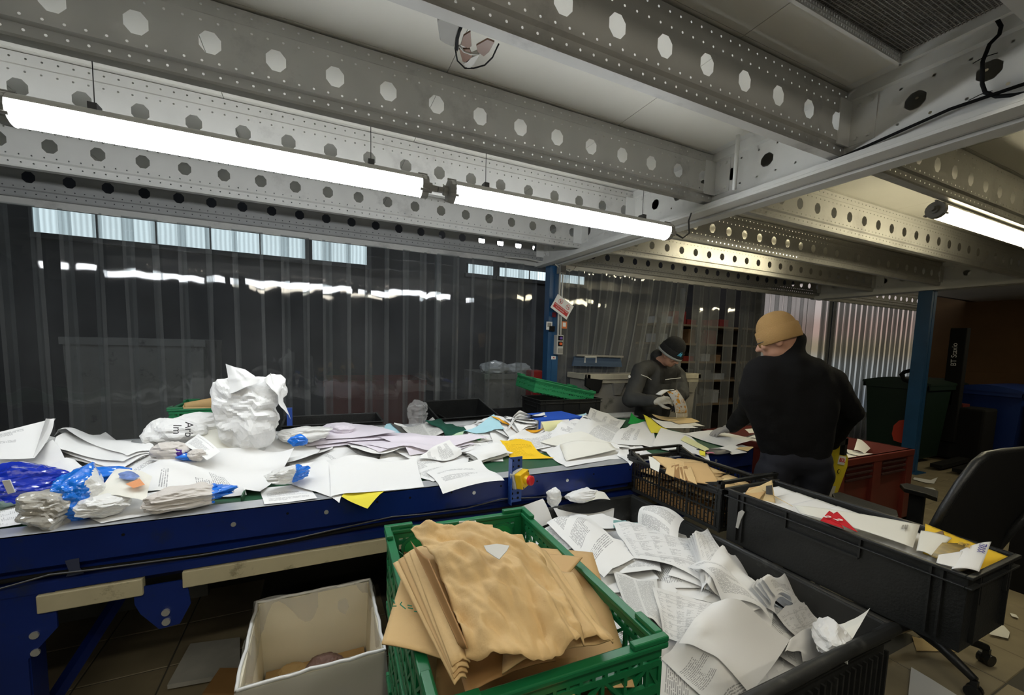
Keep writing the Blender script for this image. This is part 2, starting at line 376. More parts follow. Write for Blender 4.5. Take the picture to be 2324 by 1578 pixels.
# hidden rod between the joists, a vertical pipe and conduit under the girder
mb = MB().tube([(2.05, 1.62, 2.42), (2.05, 1.62, 2.70)], .011, 10); tag(mb.build('drop_pipe', M['beamw'], smooth=True), 'short white vertical pipe beside the girder between the first two joists', 'pipe')
# posts
def post(name, x, y, wx, wy, lab):
    g = Grp(name, (x, y, 0), lab, 'post')
    mb = MB(); mb.box(x-wx/2, x+wx/2, y-wy/2, y-wy/2+.004, .01, 2.385); mb.box(x-wx/2, x-wx/2+.004, y-wy/2+.004, y+wy/2, .01, 2.385); mb.box(x+wx/2-.004, x+wx/2, y-wy/2+.004, y+wy/2, .01, 2.385)
    mb.box(x-.012, x+.012, y-wy/2-.004, y-wy/2, .01, 2.385)
    g.add(mb, 'shaft', M['blue']); g.add(MB().box(x-wx, x+wx, y-wy, y+wy, 0, .012), 'foot_plate', M['blue'])
    return g
post1 = post('steel_post', 2.265, 3.90, .13, .10, 'blue steel post carrying the no smoking sign, behind the conveyor')
post2 = post('steel_post', 7.165, 2.70, .13, .14, 'blue steel post at the right, beside the orange cone shaped guard')
# ------------------------------------------------------------------ high windows of the hall behind the curtain
wm, N, L = new_mat('daylight_panel'); b = N['Principled BSDF']; b.inputs['Base Color'].default_value = (.5, .55, .56, 1); b.inputs['Roughness'].default_value = .5
tc = N.new('ShaderNodeTexCoord'); wv = N.new('ShaderNodeTexWave'); wv.inputs['Scale'].default_value = 4.5; wv.inputs['Distortion'].default_value = .6; L.new(tc.outputs['Object'], wv.inputs[0])
mr = N.new('ShaderNodeMapRange'); mr.inputs['To Min'].default_value = .75; mr.inputs['To Max'].default_value = 1.1; L.new(wv.outputs['Fac'], mr.inputs[0])
b.inputs['Emission Color'].default_value = (.72, .86, .9, 1); L.new(math_n(N, L, 'MULTIPLY', mr.outputs[0], .42), b.inputs['Emission Strength'])
WIN = [(-3.9, -.2), (-.1, .9), (3.0, 3.62), (3.75, 6.1)]
for i, (a, b_) in enumerate(WIN):
    z0 = 3.05 if i < 2 else 3.1
    g = empty('window_%d' % (i+1), (a, 8.98, z0)); tag(g, kind='structure')
    n = max(1, int((b_-a)/.62))
    for k in range(n):
        xx = a+(b_-a)*k/n
        put(MB().box(xx+.008, xx+(b_-a)/n-.008, 8.93, 8.96, z0, 3.50 if i < 2 else 3.30).build('pane', wm), g)
    mb = MB().box(a-.05, b_+.05, 8.90, 8.98, z0-.08, z0)
    for k in range(n+1): xx = a+(b_-a)*k/n; mb.box(xx-.01, xx+.01, 8.9, 8.97, z0, 3.52 if i < 2 else 3.32)
    put(mb.build('window_frame', M['dark']), g)
# wide yard door in the rear part of the right wall, seen through the pale strips
dl, N, L = new_mat('daylight_yard'); N.remove(N['Principled BSDF']); e = N.new('ShaderNodeEmission'); tc = N.new('ShaderNodeTexCoord'); sp_ = N.new('ShaderNodeSeparateXYZ'); L.new(tc.outputs['Object'], sp_.inputs[0])
cr_ = N.new('ShaderNodeValToRGB'); L.new(math_n(N, L, 'DIVIDE', sp_.outputs[2], 4.0), cr_.inputs[0]); cr_.color_ramp.interpolation = 'EASE'
el = cr_.color_ramp.elements; el[0].color = (.16, .19, .23, 1); el[1].position = .30; el[1].color = (.36, .38, .38, 1)
for p_, c_ in ((.42, (.30, .25, .17, 1)), (.55, (.42, .30, .26, 1)), (.72, (.5, .44, .42, 1))): q_ = el.new(p_); q_.color = c_
L.new(cr_.outputs[0], e.inputs[0]); e.inputs[1].default_value = .30; L.new(e.outputs[0], N['Material Output'].inputs['Surface'])
g = empty('door_1', (12.5, 4.7, 0)); tag(g, kind='structure')
put(MB().box(12.55, 12.58, 4.75, 8.6, .1, 3.5).build('yard_view', dl), g)
mb = MB()
for yy in (4.7, 6.6, 8.6): mb.box(12.4, 12.55, yy-.05, yy+.05, 0, 3.6)
mb.box(12.4, 12.55, 4.65, 8.65, 3.5, 3.6); mb.box(12.4, 12.55, 4.65, 8.65, 0, .1)
put(mb.build('door_frame', M['dark']), g)
# ================================================================== STRIP CURTAINS
def pvc(name, lo, hi):
    pm, N, L = new_mat(name); N.remove(N['Principled BSDF'])
    tr = N.new('ShaderNodeBsdfTransparent'); tr.inputs[0].default_value = (.80, .83, .84, 1)
    df = N.new('ShaderNodeBsdfDiffuse'); df.inputs[0].default_value = (.40, .41, .41, 1)
    tl = N.new('ShaderNodeBsdfTranslucent'); tl.inputs[0].default_value = (.40, .41, .41, 1)
    gl = N.new('ShaderNodeBsdfGlossy'); gl.inputs['Roughness'].default_value = .035; gl.inputs[0].default_value = (.9, .9, .9, 1)
    m0 = N.new('ShaderNodeMixShader'); m0.inputs[0].default_value = .5; L.new(df.outputs[0], m0.inputs[1]); L.new(tl.outputs[0], m0.inputs[2])
    m1 = N.new('ShaderNodeMixShader'); L.new(tr.outputs[0], m1.inputs[1]); L.new(m0.outputs[0], m1.inputs[2])
    tc = N.new('ShaderNodeTexCoord'); nz = N.new('ShaderNodeTexNoise'); nz.inputs['Scale'].default_value = 2.2; nz.inputs['Detail'].default_value = 7
    mp = N.new('ShaderNodeMapping'); mp.inputs['Scale'].default_value = (1, 1, .5); L.new(tc.outputs['Object'], mp.inputs[0]); L.new(mp.outputs[0], nz.inputs['Vector'])
    mr = N.new('ShaderNodeMapRange'); mr.inputs['From Min'].default_value = .35; mr.inputs['From Max'].default_value = .7; mr.inputs['To Min'].default_value = lo; mr.inputs['To Max'].default_value = hi
    L.new(nz.outputs['Fac'], mr.inputs[0])
    su = N.new('ShaderNodeSeparateXYZ'); L.new(tc.outputs['UV'], su.inputs[0]); ed = math_n(N, L, 'GREATER_THAN', math_n(N, L, 'ABSOLUTE', math_n(N, L, 'SUBTRACT', su.outputs[0], .5)), .40)
    L.new(math_n(N, L, 'MULTIPLY_ADD', ed, .17, mr.outputs[0]), m1.inputs[0])   # extra haze painted on strip edges to brighten the overlap bands
    m2 = N.new('ShaderNodeMixShader'); L.new(m1.outputs[0], m2.inputs[1]); L.new(gl.outputs[0], m2.inputs[2])
    ge = N.new('ShaderNodeNewGeometry'); vd = N.new('ShaderNodeVectorMath'); vd.operation = 'DOT_PRODUCT'; L.new(ge.outputs['Incoming'], vd.inputs[0])
    nb = N.new('ShaderNodeTexNoise'); nb.inputs['Scale'].default_value = 3.5; nb.inputs['Detail'].default_value = 2; L.new(tc.outputs['Object'], nb.inputs['Vector'])
    bp = N.new('ShaderNodeBump'); bp.inputs['Strength'].default_value = .09; bp.inputs['Distance'].default_value = .012; L.new(nb.outputs['Fac'], bp.inputs['Height'])
    L.new(bp.outputs[0], gl.inputs['Normal']); L.new(bp.outputs[0], vd.inputs[1])
    mf = math_n(N, L, 'MULTIPLY_ADD', math_n(N, L, 'POWER', math_n(N, L, 'SUBTRACT', 1.0, math_n(N, L, 'ABSOLUTE', vd.outputs['Value'])), 4.5), .8, .055); L.new(mf, m2.inputs[0])
    L.new(m2.outputs[0], N['Material Output'].inputs['Surface'])
    return pm
PVC = pvc('clear_pvc', .10, .24); PVC2 = pvc('hazy_pvc', .28, .48); PVC3 = pvc('milky_pvc', .42, .62)
RS = random.Random(11)
def strip(parent, x, wd, y, ztop, zbot, slant=0.0, bow=.012, twist=0.0, amp=.004, pm=None):
    mb = MB(); nu, nv = 8, 26; ph = RS.uniform(0, 50); vs = []
    for j in range(nv+1):
        t = j/nv; z = ztop+(zbot-ztop)*t
        for i in range(nu+1):
            u = i/nu-.5
            nn = noise.noise(Vector((u*1.5+ph, z*1.3, ph)))*amp*3.5+noise.noise(Vector((u*3.2+ph, z*2.2, 3)))*amp*1.1
            vs.append((x+u*wd*math.cos(twist*t)+slant*t*abs(t)**.3, y+bow*(4*u*u-1)+nn*(t+.1)+u*wd*math.sin(twist*t), z))
    fs = [(j*(nu+1)+i, j*(nu+1)+i+1, (j+1)*(nu+1)+i+1, (j+1)*(nu+1)+i) for j in range(nv) for i in range(nu)]
    mb.add(vs, fs); o = mb.build('strip', pm or PVC, smooth=True); ul = o.data.uv_layers.new(name='UVMap'); idx = np.zeros(len(o.data.loops), dtype=np.int32); o.data.loops.foreach_get('vertex_index', idx)
    ul.data.foreach_set('uv', np.array([((k % (nu+1))/nu, k//(nu+1)/nv) for k in range(len(vs))], dtype=np.float32)[idx].ravel())
    return put(o, parent)
def curtain(x0, x1, lab, pitch, wd, zbot, y=4.02, fn=None, pm=None, bw=.005):
    g = empty('strip_curtain', (x0, y, 2.42), lab, 'curtain')
    put(MB().box(x0, x1, y-.012, y+.012, 2.392, 2.44).build('hanging_rail', M['beam']), g)
    x = x0+wd/2; k = 0
    while x < x1-wd/4:
        s = fn(x) if fn else 0
        if s is not None:
            strip(g, x, wd*RS.uniform(.95, 1.05), y+(.016 if k % 2 else -.016)+RS.uniform(-.004, .004), 2.40, zbot, (s or 0)+RS.uniform(-.02, .02), bow=RS.uniform(-bw, bw), pm=pm)
        x += pitch*RS.uniform(.9, 1.1); k += 1
    return g
curtain(-2.95, 2.17, 'clear plastic strip curtain behind the whole length of the sorting conveyor', .168, .22, .05)
def fn2(x):
    if 4.28 < x < 4.46 or 4.92 < x < 5.12 or 5.3 < x < 5.38: return None
    if 2.7 < x < 4.3: return -.42*min(1, (x-2.7)/.5)
    return 0
curtain(2.34, 7.06, 'clear strip curtain behind the two workers, some strips pushed aside', .15, .2, .05, fn=fn2, pm=PVC2)
curtain(7.26, 10.3, 'pale closely hung strip curtain in front of the daylight, left of the second blue post', .085, .115, .03, pm=PVC3, bw=.003)

# ================================================================== LAMPS
tube_w = emit('lit_diffuser_white', (.93, .97, 1.0), LAMP_W); tube_r = emit('lit_diffuser_old', (1.0, .93, .78), LAMP_R); tube_y = emit('lit_diffuser_warm', (1.0, .9, .62), LAMP_Y)
def lamp(x0, x1, y, z, m, lab, rods=(), grp=None, r=.046, ztop=None):
    g = Grp('tube_lamp', (x0, y, z), lab, 'lamp', grp)
    n = 14
    def sect(a0, a1, rr, xa, xb):
        pts = [(rr*math.sin(a0+(a1-a0)*k/n), -rr*math.cos(a0+(a1-a0)*k/n)) for k in range(n+1)]
        mb = MB(); vs = [(xx, y+p[0], z+p[1]) for xx in (xa, xb) for p in pts]
        mb.add(vs, [(k, k+1, n+2+k, n+1+k) for k in range(n)]+[tuple(range(n, -1, -1)), tuple(range(n+1, 2*n+2))]); return mb
    g.add(sect(-PI*.62, PI*.62, r, x0+.07, x1-.07), 'diffuser', m, smooth=False)
    g.add(sect(PI*.62, PI*1.38, r+.003, x0+.05, x1-.05), 'housing', M['greyl'])
    for xa, s in ((x0+.07, -1), (x1-.07, 1)):
        mb = MB(); mb.tube([(xa, y, z), (xa+s*.03, y, z)], [r+.004, r+.001], 16); mb.tube([(xa+s*.03, y, z), (xa+s*.05, y, z)], .022, 12); mb.tube([(xa+s*.05, y, z), (xa+s*.075, y, z)], .014, 8)
        for k in range(3):
            a = PI/2+k*2*PI/3; mb.tube([(xa-s*.01, y+(r+.006)*math.cos(a), z+(r+.006)*math.sin(a)), (xa+s*.03, y+(r+.006)*math.cos(a), z+(r+.006)*math.sin(a))], .006, 6)
        g.add(mb, 'end_cap', M['grey'])
    for rx in rods:
        mb = MB().box(rx-.012, rx+.012, y-.02, y+.02, z+r*.6, z+r+.02); mb.tube([(rx, y, z+r+.02), (rx, y, ztop or ZC)], .0016, 5)
        g.add(mb, 'suspension_wire', M['dark'])
    return g
lamp(-.93, .487, 1.91, 2.238, tube_w, 'long lit white tube lamp hanging on wires, the left one of the pair', (-.665, .208), 'tube lamps over the conveyor')
lamp(.50, 1.93, 1.91, 2.238, tube_w, 'long lit white tube lamp ending at the girder, the right one of the pair', (.724, 1.68), 'tube lamps over the conveyor')
mb = MB().tube([(.48, 1.91, 2.245), (.51, 1.91, 2.243)], .006, 6); tag(mb.build('lamp_cable', M['dark']), 'short cable linking the two long white tube lamps', 'cable')
mb = MB().tube([(1.925, 1.91, 2.24), (1.99, 1.9, 2.215), (2.04, 1.9, 2.25), (2.05, 1.92, 2.33), (2.1, 1.95, 2.39)], .005, 6)
tag(mb.build('lamp_cable', M['dark'], smooth=True), 'thin black cable looping from the end of the right tube lamp up to the girder', 'cable')
lamp(3.22, 4.85, 1.24, 2.40, tube_y, 'lit yellowish tube lamp at the upper right, in the next bay', (3.6, 4.6), r=.045)
lamp(3.3, 4.85, 2.95, 2.60, tube_y, 'lit warm tube lamp tucked up between the far joists, mostly hidden', (3.6, 4.6), r=.03)
lamp(7.9, 9.4, .9, 2.55, tube_y, 'lit warm tube lamp above the wheelie bins beyond the right edge', ())
# lamps of the same hall behind the photographer
BL = [(-2.4, 1.91, 'lit white tube lamp continuing the row beyond the left edge'), (-2.2, -.4, 'lit tube lamp behind the camera, leftmost of its row'), (-.7, -.4, 'lit tube lamp behind the camera, over the crates'),
      (.8, -.4, 'lit tube lamp behind the camera, above the aisle'), (-1.2, -2.4, 'lit tube lamp far behind the camera, left one'), (.6, -2.4, 'lit tube lamp far behind the camera, right one')]
for i, (xa, ya, lb_) in enumerate(BL):
    lamp(xa, xa+1.4, ya, 2.63 if i else 2.238, tube_r if i else tube_w, lb_, ())
# distant lamps of the dark hall seen through the strips
lamp(2.55, 3.9, 7.4, 3.45, emit('lit_diffuser_far', (1, 1, 1), 5.0), 'small lit tube lamp seen far off through the strip curtain', (2.8, 3.6), ztop=5.5)
# ------------------------------------------------------------------ wall light bodies, grille, cables in the ceiling
g = Grp('ceiling_grille', (1.7, .85, 2.70), 'dark wire mesh ceiling grille with a bright perforated edge at the upper right', 'grille')
g.add(MB().box(1.15, 2.03, .60, .93, 2.706, 2.712), 'backing', M['grey'])
mb = MB(); k = 1.16
while k < 2.03: mb.box(k-.0012, k+.0012, .60, .925, 2.696, 2.699); k += .011
k = .60
while k < .93: mb.box(1.15, 2.03, k-.0012, k+.0012, 2.693, 2.696); k += .011
mo = g.add(mb, 'mesh', M['grey']); mo['kind'] = 'stuff'
mb = MB()
for k in range(60): xx = 1.16+k*.0147; mb.box(xx, xx+.009, .925, .929, 2.668, 2.700)
mb.box(1.15, 2.045, .922, .934, 2.662, 2.668); mb.box(1.15, 2.045, .922, .934, 2.680, 2.684); mb.box(1.15, 2.045, .922, .934, 2.698, 2.703)
mb.box(2.034, 2.045, .60, .93, 2.662, 2.703); g.add(mb, 'rim', M['beamw'])
g = Grp('broken_floodlight', (.5, 1.55, 2.7), 'old paint splashed light fitting with a wire loop and brown glass between the first joists', 'lamp')
q = lambda x, y, z=2.6: Pz(x, y, z)
mb = MB().prism([q(992, 48), q(998, 92), q(1010, 100), q(1030, 108), (q(1042, 62)), q(1040, 52), q(1000, 40)], (0, 0, .06)); g.add(mb, 'ballast_box', M['grey'], bev=.004)
mb = MB().tube([q(1046, 60), q(1036, 85), q(1033, 110), q(1038, 138), q(1055, 155), q(1075, 155), (q(1100, 148)), q(1118, 130), q(1128, 108), q(1132, 100)], .0028, 7); g.add(mb, 'wire_loop', M['black'], smooth=True)
mb = MB().tube([q(1047, 60), q(1042, 72), q(1038, 88), q(1037, 112)], .0052, 7); g.add(mb, 'thick_cable', M['black'], smooth=True)
mb = MB().tube([q(1042, 104), q(1052, 116), q(1068, 122), q(1088, 122)], .004, 7); g.add(mb, 'socket_tube', M['greyl'], smooth=True)
for poly in ([(1052, 82), (1068, 72), (1070, 105), (1062, 110), (1046, 102)], [(1081, 104), (1106, 90), (1122, 96), (1110, 118), (1098, 128), (1084, 118)], [(1042, 112), (1066, 112), (1072, 128), (1060, 142), (1050, 140)]):
    g.add(MB().prism([q(*p) for p in poly], (0, 0, .006)), 'glass_shard', M['brown'])
g.add(MB().prism([q(*p) for p in [(1052, 146), (1068, 132), (1088, 124), (1076, 146), (1064, 158)]], (0, 0, .02)), 'broken_socket', M['greyl'])
# black cable with zip ties at the upper right
c = lambda x, y: Px(x, y, 2.135)
mb = MB().tube([c(2175, 26), c(2180, 10), c(2200, 4), c(2225, 18), c(2262, 42), c(2272, 60), c(2268, 78), c(2246, 100), c(2230, 140), c(2229, 190), c(2236, 210), c(2262, 219), c(2300, 216), c(2360, 206), c(2420, 196)], .0062, 8)
g = Grp('black_cable', c(2229, 190), 'black cable looping down the girder with zip ties, top right corner', 'cable')
g.add(mb, 'cable', M['black'], smooth=True)
g.add(MB().tube([c(2198, 228), c(2226, 214), c(2252, 206)], .0016, 5), 'zip_tie', M['black'])
g.add(MB().tube([c(2208, 144), c(2232, 130), (c(2264, 120))], .0016, 5), 'zip_tie', M['black'])
def on_gird(y, z=2.43, x=2.128): return (x, y, z)
mb = MB().tube([on_gird(.5, 2.452), on_gird(.8, 2.462), on_gird(1.02, 2.438), on_gird(1.15, 2.425), on_gird(1.3, 2.418), on_gird(1.8, 2.412), on_gird(2.4, 2.42), on_gird(3.0, 2.412), on_gird(3.9, 2.41)], .006, 7)
tag(mb.build('black_cable', M['black'], smooth=True), 'black cable lying along the bottom flange of the girder', 'cable')
# junction box, white conduits, push button box and small notices on the first post
YP = 3.845
g = Grp('junction_box', (2.30, YP, 2.35), 'dark grey junction box at the top of the blue post under the girder', 'box')
g.add(MB().box(2.27, 2.345, YP-.075, YP-.005, 2.30, 2.392), 'body', M['grey'], bev=.004); g.add(MB().box(2.277, 2.338, YP-.080, YP-.075, 2.308, 2.38), 'lid', M['dark'])
g = Grp('conduit_pair', (2.305, YP, 1.7), 'pair of white conduits running down the blue post to the button box', 'pipe')
for dx, zb_ in ((-.014, 1.66), (.018, 1.66)):
    g.add(MB().tube([(2.30+dx, YP-.05, 2.31), (2.30+dx, YP-.052, 2.0), (2.302+dx, YP-.05, zb_)], .0105, 10), 'conduit', M['wcond'], smooth=True)
for pts, lab in (([(2.27, YP-.05, 2.36), (2.2, YP-.06, 2.40), (2.1, YP+.06, 2.42), (1.95, 3.90, 2.43), (1.7, 3.91, 2.425)], 'white cable sagging from the junction box to the curtain rail beam'),
                 ([(2.35, YP-.05, 2.35), (2.40, YP-.05, 2.335), (2.48, YP-.02, 2.37), (2.55, YP+.05, 2.42)], 'short white cable loop right of the junction box')):
    tag(MB().tube(pts, .006, 6).build('white_cable', M['wcond'], smooth=True), lab, 'cable')
g = Grp('push_button_box', (2.305, YP, 1.55), 'grey control box with a purple and an orange button on the blue post', 'switch')
g.add(MB().box(2.268, 2.345, YP-.07, YP-.002, 1.46, 1.665), 'housing', M['greyl'], bev=.003)
for zz, mm in ((1.632, mat('purple_button', (.16, .08, .4), .3)), (1.572, mat('orange_button', (.8, .14, .04), .3))):
    g.add(MB().box(2.28, 2.335, YP-.075, YP-.07, zz-.024, zz+.024), 'button_plate', M['black'])
    g.add(MB().tube([(2.307, YP-.075, zz), (2.307, YP-.088, zz)], .015, 14), 'button', mm)
g.add(MB().box(2.285, 2.34, YP-.078, YP-.07, 1.475, 1.525), 'socket_flap', M['grey'])
SIGNR = mat('sign_red', (.5, .02, .025), .5); SIGNW = mat('sign_white', (.78, .78, .76), .45)
ctr = Vector((2.30, YP-.095, 1.955)); ang = -.53
Mx = Matrix.Translation(ctr) @ Matrix.Rotation(-ang, 4, 'Y')
g = Grp('no_smoking_sign', ctr, 'white tilted no smoking sign with red text band on the blue post', 'sign')
def on(mb): mb.v = [tuple(Mx @ Vector(p)) for p in mb.v]; return mb
g.add(on(MB().box(-.115, .115, -.001, .002, -.082, .082)), 'board', SIGNW)
g.add(on(MB().box(-.098, .098, -.0025, -.001, -.058, -.006)), 'red_band', SIGNR)
for cxs in (-.045, .06):
    mb = MB(); vs = []
    for k in range(24):
        a = 2*PI*k/24; vs += [(cxs+.027*math.cos(a), -.0025, .036+.027*math.sin(a)), (cxs+.0225*math.cos(a), -.0025, .036+.0225*math.sin(a))]
    mb.add(vs, [(2*k, 2*((k+1) % 24), 2*((k+1) % 24)+1, 2*k+1) for k in range(24)])
    mb.bar((cxs-.017, -.0025, .053), (cxs+.017, -.0025, .019), .0045, .001, up=(0, 1, 0))
    g.add(on(mb), 'prohibition_ring', SIGNR)
    mb = MB().box(cxs-.014, cxs+.012, -.0022, -.0012, .032, .037) if cxs > 0 else MB().box(cxs-.004, cxs+.004, -.0022, -.0012, .022, .046)
    g.add(on(mb), 'pictogram', M['black'])
Bt = Matrix(((1, 0, 0, 0), (0, 0, 1, 0), (0, 1, 0, 0), (0, 0, 0, 1)))
def signtext(body, size, lx, lz, m, y=-.003):
    mt = Mx @ Matrix.Translation((lx, y, lz)) @ Matrix.Rotation(PI/2, 4, 'X')
    return text(body, size, m, None, parent=g.e, mat4=mt)
signtext('INTERDICTION DE FUMER', .0155, 0, -.019, SIGNW); signtext('ET DE VAPOTER', .0155, -.01, -.042, SIGNW)
for (x0, x1, z0, z1, yy, mm, nm, lab, cat) in ((2.165, 2.235, 1.715, 1.80, YP-.012, SIGNW, 'small_notice', 'small white notice at the left edge of the blue post', 'notice'),
        (2.335, 2.405, 1.735, 1.81, YP-.03, mat('orange_notice', (.65, .17, .04), .5), 'small_notice', 'small orange notice at the right edge of the blue post', 'notice'),
        (2.245, 2.30, 1.405, 1.44, YP+.0, SIGNW, 'sticker', 'small white sticker with a red shape below the button box', 'sticker')):
    gg = Grp(nm, (x0, yy, z0), lab, cat); gg.add(MB().box(x0, x1, yy-.003, yy, z0, z1), 'plate', mm)
    if nm == 'sticker': gg.add(MB().prism([(x0+.012, yy-.004, z0+.012), (x1-.012, yy-.004, z0+.01), (x1-.018, yy-.004, z0+.022), (x0+.028, yy-.004, z0+.027)], (0, .001, 0)), 'red_shape', SIGNR)
    elif mm == SIGNW: gg.add(MB().box(x0+.012, x1-.012, yy-.004, yy-.003, z0+.03, z1-.012), 'print', M['grey'])
    else: gg.add(MB().box(x0+.018, x1-.015, yy-.004, yy-.003, z0+.02, z1-.012), 'white_label', SIGNW)
g = Grp('black_clamp', (2.22, YP, 1.74), 'small black clamp on the blue post beside the white notice', 'clamp'); g.add(MB().box(2.2, 2.262, YP-.03, YP+.001, 1.70, 1.755), 'body', M['black'], bev=.004)
g = Grp('red_tag', (2.25, YP, 1.87), 'dark red square tag half hidden under the no smoking sign', 'tag'); g.add(MB().box(2.235, 2.28, YP-.012, YP-.004, 1.85, 1.9), 'plate', mat('dark_red', (.16, .01, .02), .5))
# round dish of frosted plastic seen behind the post
# ================================================================== CONVEYOR
ZR = .90; YN, YF = 1.81, 3.12; XE = 2.66; XS = -3.0
g = Grp('sorting_conveyor', (XS, YN, 0), 'long blue framed sorting conveyor with a green belt under heaps of paper', 'conveyor')
g.add(MB().box(XS, XE-.03, YN+.075, YF-.07, ZR-.03, ZR-.012), 'belt', M['belt'])
mb = MB()
mb.box(-.29, -.284, YN+.10, YF-.09, ZR-.012, ZR+.016)
g.add(mb, 'belt_cleat', M['belt'])
g.add(MB().box(XS, XE, YN, YN+.085, ZR-.004, ZR), 'top_strip', M['alu']); g.add(MB().box(XS, XE+.1, YF-.075, YF, ZR-.004, ZR+.006), 'top_strip', M['alu'])
g.add(MB().box(XS, XE+.1, YF-.012, YF+.02, ZR+.006, ZR+.03), 'far_side_rail', M['alu'])
mb = MB()   # bent side plate: upper face, recessed channel, lower lip
P = [(YN, ZR), (YN, ZR-.115), (YN+.03, ZR-.135), (YN+.03, ZR-.165), (YN-.004, ZR-.17), (YN-.004, ZR-.2), (YN+.02, ZR-.2)]
for (ya, za), (yb, zb) in zip(P, P[1:]): mb.add([(XS, ya, za), (XE, ya, za), (XE, yb, zb), (XS, yb, zb)], [(0, 1, 2, 3)])
mb.box(XE-.003, XE, YN, YN+.05, ZR-.2, ZR)
g.add(mb, 'side_plate', M['navy']); g.add(MB().box(XS, XE, YF, YF+.004, ZR-.2, ZR), 'side_plate', M['navy'])
g.add(MB().tube([(XE-.03, YN+.09, ZR-.06), (XE-.03, YF-.08, ZR-.06)], .045, 16), 'end_roller', M['belt'], smooth=True)
g.add(MB().box(XS, XE-.1, YN+.08, YF-.08, ZR-.20, ZR-.19), 'under_tray', M['navy'])
# bolts in the side plate
for xx in (-.30, .02, .66, 1.18, 1.9, 2.3):
    g.add(MB().tube([(xx, YN-.004, ZR-.055), (xx, YN, ZR-.055)], .0085, 12), 'bolt', M['bolt'])
mb = MB()
for xx in (-.62, -.12, .22, .36, .55, .8, 1.0, 1.35, 1.6, 2.1): mb.tube([(xx, YN-.0012, ZR-.04), (xx, YN, ZR-.04)], .005, 8)
g.add(mb, 'screw_holes', M['black'])
# cream sliding strips on the lower edge, gap at the bracket
for a, b_ in ((-2.6, -1.0), (-.842, -.572), (-.46, 1.2), (1.35, 2.5)):
    z1 = ZR-.205
    g.add(MB().box(a, b_, YN-.012, YN+.02, z1-.062, z1), 'cream_strip', M['cream'], bev=.004)
# legs and brackets
for xx in (-1.0, 1.9):
    mb = MB(); mb.box(xx-.2, xx+.2, YN+.0, YN+.008, ZR-.33, ZR-.2); mb.prism([(xx-.2, YN, ZR-.33), (xx+.2, YN, ZR-.33), (xx+.125, YN, ZR-.42), (xx-.125, YN, ZR-.42)], (0, .008, 0))
    mb.box(xx-.125, xx+.125, YN, YN+.008, .02, ZR-.42); mb.box(xx+.12, xx+.128, YN+.008, YN+.09, .02, ZR-.33); mb.box(xx-.2, xx+.2, YN-.05, YN+.14, 0, .02)
    g.add(mb, 'leg', M['navy'])
    mb = MB().box(xx-.1, xx+.1, YF-.06, YF-.05, .02, ZR-.2); g.add(mb, 'leg', M['navy'])
    for zz in (.56, .50): g.add(MB().tube([(xx+.165-.02, YN-.006, zz), (xx+.145, YN, zz)], .012, 12), 'bolt', M['bolt'])
mb = MB().prism([(-.60, YN, .66), (-.45, YN, .66), (-.44, YN, .565), (-.475, YN, .495), (-.535, YN, .49), (-.585, YN, .56), (-.60, YN, .6)], (0, .006, 0)); g.add(mb, 'hanging_bracket', M['navy'])
for zz in (.551, .515): g.add(MB().tube([(-.513, YN-.008, zz), (-.513, YN, zz)], .0125, 14), 'bolt', M['bolt'])
g.add(MB().bar((-.66, 2.35, .66), (-.95, 2.0, .12), .035, .035), 'brace', M['navy'])
g.add(MB().bar((-.95, 3.0, .16), (2.2, 3.0, .16), .05, .05), 'cross_beam', M['navy'])
g.add(MB().bar((-1.2, 2.45, .42), (-.3, 2.45, .42), .05, .05), 'cross_beam', M['navy'])
# scratches and tape on the plate
g.add(MB().prism([(-.77, YN-.003, .797), (-.735, YN-.003, .800), (-.735, YN-.003, .765), (-.725, YN-.003, .745), (-.77, YN-.003, .742), (-.762, YN-.003, .76)], (0, .002, 0)), 'tape_remnant', mat('old_tape', (.05, .06, .11), .4))
# cables in the channel
def cab(pts, r, lab, m=M['black']):
    tag(MB().tube(pts, r, 6).build('loose_cable', m, smooth=True), lab, 'cable')
cab([(x, YN+.006+.006*math.sin(x*7), ZR-.152+.007*math.sin(x*5)) for x in np.arange(-1.6, 2.5, .12)], .008, 'black cable lying in the channel along the blue conveyor side')
cab([(-1.5, YN-.008, .745), (-.95, YN-.014, .735), (-.8, YN-.02, .765), (-.7, YN-.014, .757), (-.4, YN-.010, .748), (-.1, YN-.012, .757), (.1, YN-.013, .775), (.28, YN-.014, .79), (.42, YN-.012, .78), (.62, YN-.012, .778), (.8, YN-.014, .80), (1.05, YN-.012, .775), (1.25, YN-.012, .75)], .0032,
    'thin grey cable sagging along the side of the conveyor', M['dark'])
# emergency stop on its perforated blue bracket
g = Grp('emergency_stop', (.88, YN-.04, .9), 'yellow emergency stop box with a red mushroom button on a perforated blue bracket', 'switch')
ys = YN-.012
mb = MB(); mb.box(.832, .836, ys-.04, ys, .775, 1.0); mb.box(.836, .905, ys-.004, ys, .775, 1.003)
g.add(mb, 'bracket', M['blue'] if False else mat('blue_bracket', (.02, .07, .3), .4), bev=.001)
mb = MB()
for zz in (.985, .955, .925, .845, .82, .795):
    for xx in (.853, .885): mb.tube([(xx, ys-.0055, zz), (xx, ys-.004, zz)], .0062, 10)
g.add(mb, 'bracket_holes', M['black'])
T = Matrix.Translation((.873, ys-.02, .90)) @ Matrix.Rotation(-.22, 4, 'Y') @ Matrix.Rotation(.5, 4, 'Z')
def tb(mb, T=T): mb.v = [tuple(T @ Vector(p)) for p in mb.v]; return mb
g.add(tb(MB().box(-.04, .04, -.012, .012, -.04, .04)), 'back_shell', M['greyl'], bev=.004)
g.add(tb(MB().box(-.038, .038, -.05, -.013, -.038, .038)), 'yellow_shell', M['yellow'], bev=.005)
g.add(tb(MB().tube([(0, -.05, -.002), (0, -.066, -.002)], [.022, .019], 20)), 'button_collar', M['yellow'], smooth=False)
